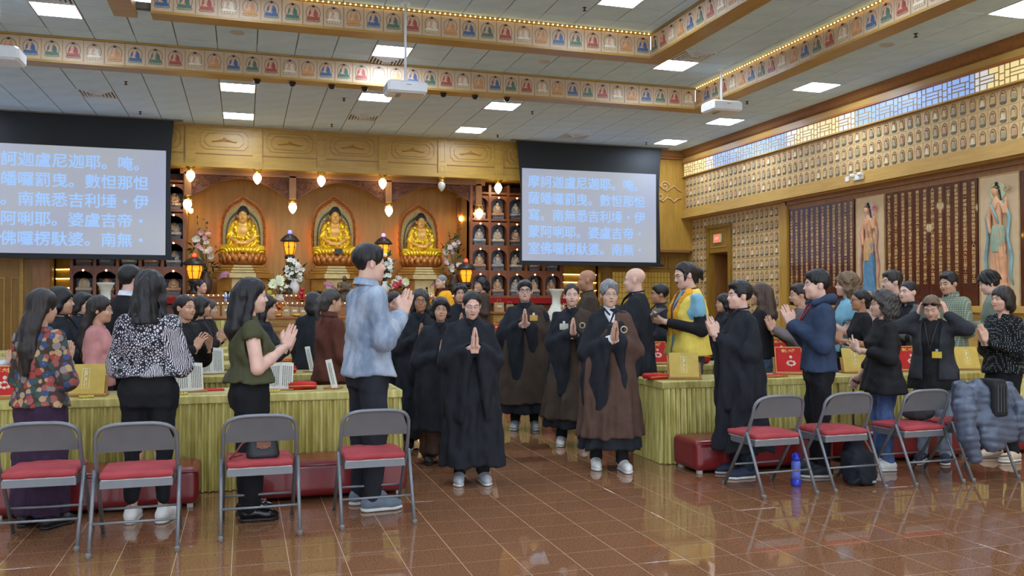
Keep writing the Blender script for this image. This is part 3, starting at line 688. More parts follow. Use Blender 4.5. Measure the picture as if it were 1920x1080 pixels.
# ================================================================== BACK WALL WOODWORK (either side of the altar)
def back_woodwork():
    oak, oakx, dk = OAK(), OAKX(), OAKD()
    # right pier with scroll carving
    b = MB(); b.box(9.55, 10.62, 19.2, 19.6, 2.73, ZL); b.build('trim_6', oak, kind='structure', label='plain oak pier between the right screen and the tiled wall')
    MB().box(9.0, 10.5, 19.12, 19.6, 2.68, 2.74).build('trim_7', OAKDX(), kind='structure')
    c = MB(); c.box(8.9, 10.62, 19.07, 19.25, ZL - .14, ZL); c.box(8.9, 10.62, 19.12, 19.25, ZL - .2, ZL - .14); c.build('trim_8', OAKDX(), kind='structure')
    o = MB()
    def scroll(cx, cz, r0, turns, a0, s=1, n=26):
        return [(cx + s * r0 * (1 - .8 * i / n) * math.cos(a0 + turns * 6.28 * i / n), 19.19, cz + r0 * (1 - .8 * i / n) * math.sin(a0 + turns * 6.28 * i / n)) for i in range(n + 1)]
    for pts in ([(9.6 + .1 * k, 19.19, 4.25 + .07 * math.sin(k * 1.6)) for k in range(8)], [(9.6 + .1 * k, 19.19, 3.98 + .06 * math.sin(k * 2.0 + 1)) for k in range(8)], scroll(9.85, 4.3, .13, 1.4, 0), scroll(9.7, 4.05, .12, 1.3, 2)):
        o.tube(pts, [.022] * len(pts), 6)
    o.build('carved_scroll', wood('pale_carving', (214, 174, 120), (190, 146, 92), 'x'), None, label='pale carved cloud scroll on the pier beside the right screen', cat='carving')
    # lower back wall right: panelled wood, gold tablet grid
    b = MB(); b.box(8.25, 10.62, 19.45, 19.6, 0, 2.7); b.frame(8.9, 10.0, 2.3, 2.6, .03, 19.42, 19.45); b.frame(10.06, 10.5, 2.3, 2.6, .03, 19.42, 19.45); b.box(8.25, 10.5, 19.4, 19.45, 2.2, 2.26); b.box(8.3, 8.5, 19.38, 19.46, 0, 2.7); b.box(10.1, 10.6, 19.38, 19.46, 0, 2.2)
    b.build('trim_9', wood('olive_oak', (160, 118, 40), (134, 96, 30), 'z'), kind='structure')
    t = thing('tablet_wall', 'grid of small gold memorial tablets on the back wall right of the altar', 'memorial wall', (8.52, 19.38, .9))
    MB().box(0, 1.56, .02, .06, 0, 1.3).build('backing', plain('tablet_back', (150, 112, 40), .5), t)
    me = MB().box(.006, .082, -.012, .02, .006, .124).mesh('tablet', gold('tablet_gold', (226, 190, 90), .35, .6))
    for i in range(18):
        for j in range(10): inst('tablet', me, t, (.006 + i * .0865, 0, j * .13))
    # left: panelled door wall
    b = MB(); b.box(XL, -3.68, 19.3, 19.5, 0, ZL); b.build('trim_10', wood('olive_oak', (160, 118, 40), (134, 96, 30), 'z'), kind='structure')
    d = thing('door_2', 'panelled oak door below the left screen', 'door', (-5.6, 19.3, 0), kind='structure')
    m = MB(); m.frame(0, 1.42, .1, 2.36, .06, -.05, 0); m.frame(.12, 1.1, .3, 1.95, .03, -.035, 0); m.frame(1.2, 1.36, .3, 1.95, .02, -.03, 0); m.frame(.3, .95, .5, 1.75, .02, -.05, -.01); m.frame(.0, 1.1, 2.42, 2.9, .04, -.04, 0); m.frame(1.16, 1.42, 2.42, 2.9, .03, -.04, 0)
    m.build('moulding', oakx, d)
    MB().box(-4.0, -3.7, 19.18, 19.4, 0, ZL).build('trim_11', OAKD(), kind='structure')
    # lit slatted alcoves beside the niche shelves
    for (x0, x1, ya, yb, lab) in ((-3.7, -3.4, 19.75, 19.5, 'lit alcove of narrow gold shelves left of the statue niches'), (7.32, 8.3, 19.45, 19.8, 'lit alcove of narrow gold shelves right of the statue niches')):
        t = thing('lit_alcove', lab, 'alcove', (x0, ya, 0)); w = x1 - x0; dy = yb - ya
        def q(mb, z0, z1, off):
            mb._add([(0, off, z0), (w, dy + off, z0), (w, dy + off, z1), (0, off, z1), (0, .1 + off, z0), (w, dy + .1 + off, z0), (w, dy + .1 + off, z1), (0, .1 + off, z1)], [(0, 1, 2, 3), (5, 4, 7, 6), (4, 0, 3, 7), (1, 5, 6, 2), (3, 2, 6, 7), (4, 5, 1, 0)])
        m = MB(); q(m, 0, 3.2, .06); m.build('backing', plain('alcove_gold', (196, 150, 56), .4), t)
        em = emis('shelf_strip', (255, 226, 140), 3.2)
        for k in range(9):
            m = MB(); q(m, .62 + k * .19, .65 + k * .19, 0); s = m.build('shelf', plain('shelf_gold', (214, 170, 70), .35, .3), t)
            m = MB(); q(m, .598 + k * .19, .618 + k * .19, .02); m.build('light_strip', em, s)
back_woodwork()

# ================================================================== SCREENS AND PROJECTORS
LINES = ['摩訶迦盧尼迦耶。唵。', '薩皤囉罰曳。數怛那怛', '寫。南無悉吉利埵・伊', '蒙阿唎耶。婆盧吉帝・', '室佛囉楞馱婆。南無・']
def screens():
    black = plain('screen_black', (20, 24, 28), .6, var=.05)
    m, t = newmat('projection', srgb(96, 100, 108), .8, emit=srgb(176, 182, 200), es=.74)
    v = t.coord('Generated'); n = t.noise(v, 1.3, 1); t.lk(t.ramp(n.outputs[0], ((.3, srgb(166, 172, 200)), (.7, srgb(186, 190, 192)))), t.b.inputs['Emission Color'])
    tm = emis('projected_text', (156, 198, 255), .95, (60, 70, 90))
    ext = lambda q: max(v_.co.x for v_ in q.vertices) - min(v_.co.x for v_ in q.vertices)
    PITCH_X, BW = .2955, .0055; SZ = PITCH_X / ((ext(text_mesh('囉' * 10, 1, tm)) - ext(text_mesh('囉', 1, tm))) / 9)
    for (x0, x1, lab) in ((6.0, 9.56, 'right hanging projection screen with five lines of blue chinese text'), (-5.0, -1.41, 'left hanging projection screen with blue chinese text, cut by the frame edge')):
        Y = 18.85; r = thing('projection_screen', lab, 'projection screen', (x0, Y, 0)); W = x1 - x0
        b = MB(); zb, z1, z2 = 2.36, 4.53, ZL
        # black cloth with a slightly narrowed (tensioned) lower part
        b.rings([[(-.07, 0, z2), (W + .03, 0, z2), (W + .03, .01, z2), (-.07, .01, z2)], [(-.02, 0, z1 + .2), (W - .01, 0, z1 + .2), (W - .01, .01, z1 + .2), (-.02, .01, z1 + .2)], [(.03, 0, z1 - .5), (W - .04, 0, z1 - .5), (W - .04, .01, z1 - .5), (.03, .01, z1 - .5)],
                 [(.0, 0, zb), (W - .0, 0, zb), (W, .01, zb), (0, .01, zb)]])
        b.build('black_border', black, r)
        MB().box(-.06, W + .06, -.03, .03, zb - .05, zb + .01).build('weight_bar', black, r)
        MB().box(.06, W - .12, -.004, 0, zb + .05, z1).build('projected_image', m, r)
        for i, s in enumerate(LINES):
            x = .20; seg = ''
            for ch in s + '\0':
                if ch == '\0' and not seg: break
                if ch != '\0': seg += ch
                if ch in '。・\0':
                    base = text_mesh(seg, SZ, tm, 0); base.transform(Matrix.Diagonal((1, 1.02, 1, 1))); bm = bmesh.new()
                    for dx, dy in ((-BW, 0), (BW, 0), (0, BW * .8), (0, -BW * .8), (0, 0)):        # overlaid copies give the bold weight
                        c = base.copy(); c.transform(Matrix.Translation((dx, dy, .0002 * (dx + 2 * dy) / BW))); bm.from_mesh(c); bpy.data.meshes.remove(c)
                    bm.to_mesh(base); bm.free(); inst('text_line', base, r, (x, -.006, 4.125 - i * .384), (R(90), 0, 0)); x += len(seg) * PITCH_X; seg = ''
        # housing slot at the ceiling
        MB().box(-.2, W + .2, -.06, .06, ZL - .02, ZL).build('ceiling_slot', plain('slot', (120, 112, 108), .6), r)
    wm = plain('projector_white', (226, 228, 230), .35, var=.03); gr = plain('projector_grey', (150, 152, 156), .5)
    for (x, y, ztop, px, py, lab, dist) in ((0, 0, 0, 760, 168, 'white ceiling projector hanging in the middle on a slim pole', 12.6), (0, 0, 0, 1353, 202, 'white ceiling projector hanging at the right near the window wall', 13.3), (0, 0, 0, -4, 104, 'white ceiling projector at the left edge of the picture', 12.6)):
        p = at_y(px, py, dist); z = p[2]; zt = ZM if not (p[0] > O1[1]) else ZL
        if O2[0] < p[0] < O2[1] and dist < O2[3]: zt = ZT
        t = thing('projector', lab, 'projector', (p[0], p[1], z), 0)
        b = MB(); b.bbox(-.29, .29, -.22, .22, -.09, .09, .03); b.build('case', wm, t)
        MB().lathe((0, 0, .09), [(.02, 0), (.02, zt - z - .09)], 10).build('pole', wm, t)
        MB().box(-.09, .09, -.07, .07, .09, .12).build('bracket', wm, t); MB().lathe((0, 0, zt - z - .03), [(.07, .03), (.07, .015), (.02, 0)], 12).build('ceiling_flange', wm, t)
        g = MB()
        for k in range(7): g.box(-.293, -.286, -.16 + k * .045, -.135 + k * .045, -.05, .05)
        g.build('grille', gr, t)
        MB().box(-.02, .05, -.226, -.22, .02, .032).build('badge', gr, t); MB().box(-.14, -.08, -.1, .1, -.098, -.09).build('vent_plate', gr, t)
screens()
# ================================================================== ALTAR
def canopy():
    oak, oakx = OAK(), OAKX(); line = OAKD()
    gold_oak = wood('honey_oak', (184, 144, 58), (162, 121, 43), 'x')
    t = thing('altar_canopy', 'honey oak canopy with carved octagon panels above the altar niche', 'canopy', (0, YB, 0)); x0, x1 = -3.4, 7.4
    m = MB(); m.box(x0, x1, 0, .12, 4.34, ZL); m.build('fascia', gold_oak, t)
    m = MB(); m.box(x0, x1, -.05, .5, 4.28, 4.345); m.box(x0, x1, -.03, 0, 4.345, 4.37); m.build('bottom_moulding', gold_oak, t)
    MB().box(x0, x1, -.014, 0, 4.555, 4.575).build('rail', line, t); MB().box(x0, x1, -.02, .0, ZL - .05, ZL).build('top_rail', oakx, t)
    MB().box(x0, x1, .5, 2.3, 4.28, 4.34).build('niche_soffit', line, t)
    xs = [-1.08 + 1.335 * k for k in range(-1, 7)]
    pm = MB(); pm.box(-.1, .1, -.035, 0, 4.37, ZL - .02); pm.frame(-.055, .055, 4.62, 5.08, .008, -.041, -.035); pm.frame(-.055, .055, 4.4, 4.53, .008, -.041, -.035); pme = pm.mesh('pilaster', [gold_oak], True)
    for x in xs: inst('pilaster', pme, t, (x, 0, 0))
    def octa(x0, x1, z0, z1, c): return [(x0 + c, z0), (x1 - c, z0), (x1, z0 + c), (x1, z1 - c), (x1 - c, z1), (x0 + c, z1), (x0, z1 - c), (x0, z0 + c)]
    f = MB()
    for (ins, y) in ((0, -.012), (.09, -.012)):
        o = octa(-.48 + ins, .48 - ins, 4.66 + ins * .6, 5.06 - ins * .6, .09); i_ = octa(-.472 + ins, .472 - ins, 4.668 + ins * .6, 5.052 - ins * .6, .087)
        for q in range(8):
            r = (q + 1) % 8; f._add([(o[q][0], y, o[q][1]), (o[r][0], y, o[r][1]), (i_[r][0], y, i_[r][1]), (i_[q][0], y, i_[q][1])] + [(a, 0, b) for a, b in (o[q], o[r], i_[r], i_[q])], [(0, 1, 2, 3), (4, 5, 1, 0), (3, 2, 6, 7)])
    fm = f.mesh('panel_moulding', line, True)
    lf = MB()
    for s in (-1, 1):
        for k in range(5):
            px = s * (.02 + k * .048); lf.sphere((px, -.004, 4.86 - k * .009), (.03, .012, .03 - .004 * k), 6, 4)
            lf.tube([(px, -.006, 4.83), (px + s * .03, -.01, 4.85 - .004 * k), (px + s * .045, -.006, 4.83)], .007, 5)
    lf.sphere((0, -.006, 4.885), (.03, .014, .03), 6, 4)
    lm = lf.mesh('leaf_carving', wood('carving_gold', (176, 122, 52), (140, 92, 36), 'x'), True)
    for a, b in zip(xs[:-1], xs[1:]):
        p = inst('panel', fm, t, ((a + b) / 2, 0, 0)); inst('leaf_carving', lm, p)
    return xs
CX = canopy()
COLS = [-1.15, 1.0, 3.1, 5.2]
def niche():
    brown = wood('niche_wood', (205, 160, 88), (184, 138, 68), 'z', .5, .6)
    MB().box(-1.25, 5.3, 20.8, 20.9, 0, 4.34).build('trim_12', brown, kind='structure', label='warm brown wooden back wall of the altar niche')
    MB().box(-1.25, -1.2, 19.6, 20.9, 0, 4.34).build('trim_13', brown, kind='structure'); MB().box(5.0, 5.05, 19.6, 20.9, 0, 4.34).build('trim_14', brown, kind='structure')
    col = OAKD()
    for k, x in enumerate(COLS):
        t = thing('niche_column', ['leftmost square wooden column of the altar niche', 'square wooden column between the left and middle golden buddhas', 'square wooden column between the middle and right golden buddhas', 'rightmost square wooden column of the altar niche'][k], 'column', (x, 19.5, 0))
        MB().bbox(-.075, .075, -.06, .06, 3.62, 4.28, .008).build('shaft', col, t)
        m = MB(); m.box(-.1, .1, -.08, .08, 4.2, 4.28); m.box(-.09, .09, -.075, .075, 3.6, 3.64); m.build('cap', col, t)
    MB().box(-1.3, 5.35, 19.44, 19.56, 4.17, 4.28).build('trim_15', OAKDX(), kind='structure')
    # carved spandrels
    car = CARVED(); rg = random.Random(3)
    for k in range(3):
        a, b = COLS[k] + .075, COLS[k + 1] - .075; W = b - a
        t = thing('carved_arch', ['left', 'middle', 'right'][k] + ' arch of openwork scroll carving over a golden buddha', 'carving', (a, 19.5, 0))
        low = lambda u: 4.12 - .42 * abs(2 * u - 1) ** 1.8
        pts = [(W * i / 24, low(i / 24)) for i in range(25)]
        back = MB(); back.prism([(0, 4.18), (W, 4.18)][::-1] + pts if False else pts + [(W, 4.18), (0, 4.18)], .012, .03); back.build('ground', wood('arch_ground', (104, 58, 38), (78, 42, 26), 'x', .6), t)
        s = MB()
        s.tube([(x, 0, z) for x, z in pts], .012, 5)
        for q in range(130):
            u = rg.random(); lo = low(u); z = lo + .03 + rg.random() * max(.02, 4.15 - lo - .05); x = min(max(u * W, .06), W - .06)
            r = rg.uniform(.03, .055); a0 = rg.uniform(0, 6.28); sg = rg.choice((-1, 1))
            s.tube([(x + sg * r * (1 - .75 * i / 9) * math.cos(a0 + 8 * i / 9), -.002, z + r * (1 - .75 * i / 9) * math.sin(a0 + 8 * i / 9)) for i in range(10)], [.010 - .0005 * i for i in range(10)], 4, True)
        s.build('scrollwork', car, t)
    # pendant egg lamps
    gm = gold('brass', (214, 170, 70), .3, .9); on = emis('globe_light', (255, 240, 196), 14); off = plain('globe_glass', (206, 200, 186), .15)
    cap = MB().lathe((0, 0, 0), [(.1, .06), (.1, .045), (.06, .035), (.055, .0), (.07, -.012), (.05, -.03)], 14).mesh('cap', gm, True)
    gb = [(.045, -.03), (.075, -.07), (.088, -.11), (.078, -.16), (.05, -.21), (.02, -.245), (.004, -.255)]
    g_on = MB().lathe((0, 0, 0), gb, 14).mesh('globe', on, True); g_off = MB().lathe((0, 0, 0), gb, 14).mesh('globe', off, True)
    names = ['first', 'second', 'third', 'fourth', 'fifth', 'sixth']
    for k in range(6):
        x = -1.08 + 1.335 * k
        t = thing('pendant_lamp', (names[k] + ' pendant lamp from the left under the canopy edge' + (', unlit' if k == 4 else '')), 'lamp', (x, 19.2, 4.22), group='egg lamps under the canopy')
        inst('cap', cap, t); inst('globe', g_off if k == 4 else g_on, t)
    for k, x in enumerate(COLS):
        t = thing('pendant_lamp', 'glowing egg lamp under ' + ['the leftmost niche column', 'the column left of the middle buddha', 'the column right of the middle buddha', 'the rightmost niche column'][k], 'lamp', (x, 19.42, 3.64), group='egg lamps under the columns'); inst('cap', cap, t); inst('globe', g_on, t)
    warm = emis('amber_bulb', (255, 200, 90), 26)
    for x, px, py, lab in ((-1.08, 358, 395, 'small amber spot bulb on the left wall of the niche'), (4.9, 864, 410, 'small amber spot bulb on the right wall of the niche')):
        p = at_y(px, py, 20.3); t = thing('spot_bulb', lab, 'lamp', (p[0], 20.3, p[2]))
        MB().box(-.09, .09, .02, .12, .05, .5).build('bracket', OAKD(), t) if x > 0 else MB().box(-.05, .05, -.03, .05, .05, .08).build('bracket', OAKD(), t)
        MB().sphere((0, 0, 0), (.05, .05, .06), 10, 6).build('bulb', warm, t)
niche()

# ------------------------------------------------------------------ golden seated figures
def seated(h, sc=1.0):
    """returns (V,Q) for skin, robe, hair of a seated figure, seat at z=0, 1.13 tall, facing -y"""
    hd = head_vol(h / 1.62, {'neck': 0}, 1.35); hd.cone((0, .018, -.05), (0, .03, -.13), .05, .056, .02)
    HV, HQ = hd.mesh(); FVs, FFs, FMs = [], [], []
    for q in (-1, 1):
        strip(hd, [(q * x, -.0035, .0005) for x in (.014, .022, .030, .038, .046)], .002, FVs, FFs, FMs, 0); strip(hd, [(q * x, z - .002, z + .002) for x, z in ((.010, .018), (.022, .024), (.036, .026), (.050, .018))], .002, FVs, FFs, FMs, 0)
    strip(hd, [(x, -.066, -.056) for x in (-.02, -.01, 0, .01, .02)], .0015, FVs, FFs, FMs, 0)
    HV = HV * 1.62 + np.array([0, -.02, .945]); FVs = np.array(FVs) * 1.62 + np.array([0, -.02, .945])
    v = Vol((-.56, -.42, -.02), (.56, .3, .95), h)
    v.loft([(.1, .2, .17, 0), (.3, .2, .15, 0), (.5, .19, .14, 0), (.66, .215, .13, .01), (.76, .17, .11, .02), (.82, .08, .08, .02)], .03)
    for s in (-1, 1):
        v.chain([(s * .2, .02, .69), (s * .285, -.02, .42), (s * .08, -.27, .27)], [.075, .062, .042], .03)
        v.ell((s * .07, -.275, .262), (.09, .05, .03), .02); v.cone((s * .12, -.29, .25), (s * -.03, -.31, .25), .018, .014, .01); v.cone((s * .07, -.3, .29), (s * .005, -.31, .315), .014, .012, .01)
        v.cone((s * .1, -.05, .56), (s * .02, -.06, .57), .1, .1, .06)
    SV, SQ = v.mesh()
    r = Vol((-.58, -.46, -.04), (.58, .32, .9), h)
    knee = lambda X, Y, Z: 0
    r.ell((0, -.06, .09), (.46, .28, .1), 0); 
    for s in (-1, 1):
        r.chain([(s * .12, .0, .14), (s * .4, -.14, .12)], [.13, .12], .05); r.chain([(s * .42, -.16, .1), (s * .08, -.33, .09)], [.11, .085], .05)
        r.chain([(s * .13, .03, .79), (s * .205, .02, .69), (s * .29, .0, .44), (s * .31, .0, .3)], [.06, .088, .088, .06], .04)
        r.chain([(s * .26, -.02, .42), (s * .25, -.05, .2)], [.06, .075], .04)
        r.chain([(s * .16, -.06, .78), (s * .15, -.15, .6), (s * .1, -.16, .42)], [.045, .05, .05], .03)
    r.loft([(.1, .25, .2, -.0), (.35, .22, .165, 0), (.5, .2, .15, 0), (.66, .225, .135, .015), (.74, .19, .115, .02)], .04)
    r.box((0, -.13, .4), (.2, .07, .05), .03, .03); r.cone((-.18, -.17, .42), (.18, -.17, .43), .035, .035, .02)
    r.ell((0, -.2, .62), (.115, .16, .19), .03, 's')
    X, Y, Z = r.ax[0][:, None, None], r.ax[1][None, :, None], r.ax[2][None, None, :]
    dk = np.minimum(np.sqrt((X - .44) ** 2 + (Z - .02) ** 2 + .3 * (Y + .2) ** 2), np.sqrt((X + .44) ** 2 + (Z - .02) ** 2 + .3 * (Y + .2) ** 2))
    r.d += np.where(Z < .25, .011 * np.sin(dk * 95), .009 * np.sin(46 * Z + 26 * np.abs(X) + 5 * np.sin(9 * X)) + .006 * np.sin(70 * X - 30 * Z)).astype(np.float32)
    RV, RQ = r.mesh()
    q = Vol((-.18, -.18, -.07), (.18, .2, .28), h)
    q.ell((0, .02, .062), (.138, .162, .136), 0); q.ell((0, .03, .18), (.075, .08, .05), .05)
    q.mask(lambda X, Y, Z: -( ((X / .118) ** 2 + ((Y + .20) / .18) ** 2 + ((Z + .04) / .135) ** 2) ** .5 - 1) * .1)
    q.mask(lambda X, Y, Z: -.015 - Z - .25 * Y)
    X, Y, Z = q.ax[0][:, None, None], q.ax[1][None, :, None], q.ax[2][None, None, :]; q.d += (.006 * np.sin(150 * Z) * np.sin(22 * np.arctan2(X, Y))).astype(np.float32)
    QV, QQ = q.mesh(); QV = QV + np.array([0, -.02, .945])
    return (np.concatenate([SV, HV]), np.concatenate([SQ, HQ + len(SV)])), (RV, RQ), (QV, QQ), (FVs, np.array(FFs))
def mandorla_poly(w, h, n=44, flame=0.0, zc=.45):
    prof = [(0, 0), (.40, 0), (.455, .1), (.49, .25), (.5, .42), (.495, .56), (.465, .69), (.40, .80), (.30, .875), (.19, .925), (.1, .955), (.045, .98), (0, 1)]
    seg = [math.dist(prof[i], prof[i + 1]) for i in range(len(prof) - 1)]; L = sum(seg); half = []
    for k in range(n // 2 + 1):
        t = L * k / (n // 2); i = 0
        while i < len(seg) - 1 and t > seg[i]: t -= seg[i]; i += 1
        u = min(1, t / seg[i]); half.append((prof[i][0] + (prof[i + 1][0] - prof[i][0]) * u, prof[i][1] + (prof[i + 1][1] - prof[i][1]) * u))
    pts = half[::-1] + [(-x, z) for x, z in half[1:-1]]          # clockwise from the tip
    return [(x * w * (1 + flame * (1 if i % 2 else -.4)), h * .45 + (z - .45) * h * (1 + flame * (1 if i % 2 else -.4))) for i, (x, z) in enumerate(pts)]
def buddhas():
    (SV, SQ), (RV, RQ), (QV, QQ), (EV, EQ) = seated(.0135)
    skin = gold('gold_skin', (238, 188, 104), .45, .3, .05); robe = gold('gold_robe', (246, 208, 52), .28, .6, .08); hair = plain('dark_curls', (48, 56, 58), .6)
    sm = mesh_np('body', SV, SQ, [skin]); rm = mesh_np('robe', RV, RQ, [robe]); hm = mesh_np('hair', QV, QQ, [hair]); em_ = mesh_np('painted_face', EV, EQ, [plain('face_line', (120, 66, 30), .5)])
    # mandorla layers
    L = [(.98, 1.58, .03, .02, 0, .05, plain('mandorla_flame', (190, 118, 48), .4, .3, var=.35, vscale=40, bump=.6, bscale=60)),
         (.86, 1.44, .008, .0, -.01, .02, plain('mandorla_pale', (188, 164, 104), .45, .2, var=.3, vscale=45, bump=.5, bscale=70)),
         (.76, 1.32, 0, .0, -.02, 0, plain('mandorla_green', (70, 88, 58), .45, .1, var=.3, vscale=30)),
         (.70, 1.25, 0, .0, -.026, 0, plain('mandorla_gilt', (206, 172, 96), .4, .3)),
         (.65, 1.2, 0, .0, -.03, 0, plain('mandorla_floral', (128, 110, 104), .5, 0, var=.45, vscale=22, bump=.4, bscale=40))]
    mm = []
    for (w, h, fl, zo, y, _, mat) in L:
        b = MB(); b.prism([(x, z + zo) for x, z in mandorla_poly(w, h, 60 if fl else 44, fl)], y, .06); mm.append(b.mesh('mandorla_layer', mat, True))
    bd = MB()
    rg = random.Random(5)
    for i in range(90):
        a = 6.283 * i / 90; x, z = mandorla_poly(.93, 1.5, 90)[i]; bd.sphere((x, -.012, z + .03), (.03, .02, .035), 5, 3)
    bm = bd.mesh('flame_carving', plain('mandorla_flame', (190, 118, 48)))
    fl = MB()
    for s in (-1, 1):
        for (x, z, r) in ((.21, .98, .055), (.25, .82, .035), (.15, 1.09, .035), (.27, .68, .03)): fl.sphere((s * x, -.03, z), (r, .015, r), 8, 4)
    fm = fl.mesh('rosette', plain('rosette_pink', (196, 140, 128), .5))
    # lotus: body + petals
    lb = MB(); lb.lathe((0, 0, 0), [(.40, 0), (.46, .04), (.44, .12), (.47, .18), (.44, .235), (.3, .24)], 28, sy=.78); lbm = lb.mesh('lotus_core', plain('lotus_gold', (182, 118, 56), .4, .35), True)
    pt = MB()
    pt.rings([[(-.02, -.01, 0), (.02, -.01, 0), (.02, .02, 0), (-.02, .02, 0)], [(-.065, -.055, .06), (.065, -.055, .06), (.06, 0, .06), (-.06, 0, .06)], [(-.05, -.065, .13), (.05, -.065, .13), (.045, -.02, .13), (-.045, -.02, .13)], [(-.008, -.05, .19), (.008, -.05, .19), (.008, -.03, .185), (-.008, -.03, .185)]], True, True)
    ptm = pt.mesh('petal', plain('petal_gold', (198, 130, 64), .4, .35, var=.25, vscale=20), True)
    for k, (x, lab) in enumerate(((-.03, 'left golden seated buddha with hands in lap before a mandorla'), (1.99, 'middle golden seated buddha, the tallest, on a lotus throne'), (3.99, 'right golden seated buddha on a lotus throne'))):
        y = 20.2; t = thing('buddha_statue', lab, 'statue', (x, y, 2.28))
        sc = (.93, .97, .9)[k]
        for nm, me in (('body', sm), ('robe', rm), ('hair', hm), ('painted_face', em_)): inst(nm, me, t, (0, .02, .235), (0, 0, R(-4)), sc)
        MB().box(-.4, -.36, .40, .42, .25, 1.0).build('back_light', emis('amber_strip', (255, 150, 50), 9), t); MB().box(.36, .4, .40, .42, .25, 1.0).build('back_light', emis('amber_strip', (255, 150, 50), 9), t)
        md = inst('mandorla', mm[0], t, (0, .33, 0), scale=(1.0, 1.04, .97)[k])
        for me in mm[1:]: inst('mandorla_band', me, md)
        inst('flame_carving', bm, md); inst('rosette', fm, md)
        lo = inst('lotus', lbm, t)
        for r_, n, zz, tilt in ((.45, 20, .03, 0), (.43, 20, .09, .5)):
            for i in range(n):
                a = 2 * math.pi * (i + tilt) / n; inst('petal', ptm, lo, (r_ * math.sin(a), -r_ * .8 * math.cos(a), zz), (0, 0, a))
        # stepped octagonal base
        ped = thing('statue_pedestal', ['left', 'middle', 'right'][k] + ' stepped gilt pedestal under a golden buddha', 'pedestal', (x, y, 1.62))
        side = plain('base_gilt', (186, 134, 56), .4, .2); front = plain('base_front_lit', (206, 184, 120), .45)  # paler front colour paints in the light falling on the middle facet
        for (w, z0, z1) in ((.46, .60, .66), (.52, .54, .6), (.58, .48, .54), (.66, .36, .48), (.54, .0, .36)):
            pol = [(-w, .3), (-w, -.18), (-w * .42, -.36 - (w - .5) * .6), (w * .42, -.36 - (w - .5) * .6), (w, -.18), (w, .3)]
            b = MB(); b.rings([[(px, py, z) for px, py in pol] for z in (z0 + .006, z1 - .006)]); b.build('tier', side, ped)
            fy = -.36 - (w - .5) * .6; b = MB(); b.box(-w * .42, w * .42, fy - .012, fy, z0 + .008, z1 - .008); b.build('lit_front_facet', front, ped)
    # little dark plate in front of the middle figure
    MB().box(-.09, .09, -.01, .01, -.06, .06).build('name_plate', plain('black_gloss', (22, 22, 24)), None, label='small black plate before the middle golden buddha', cat='plate', loc=(2.02, 19.74, 2.6))
buddhas()

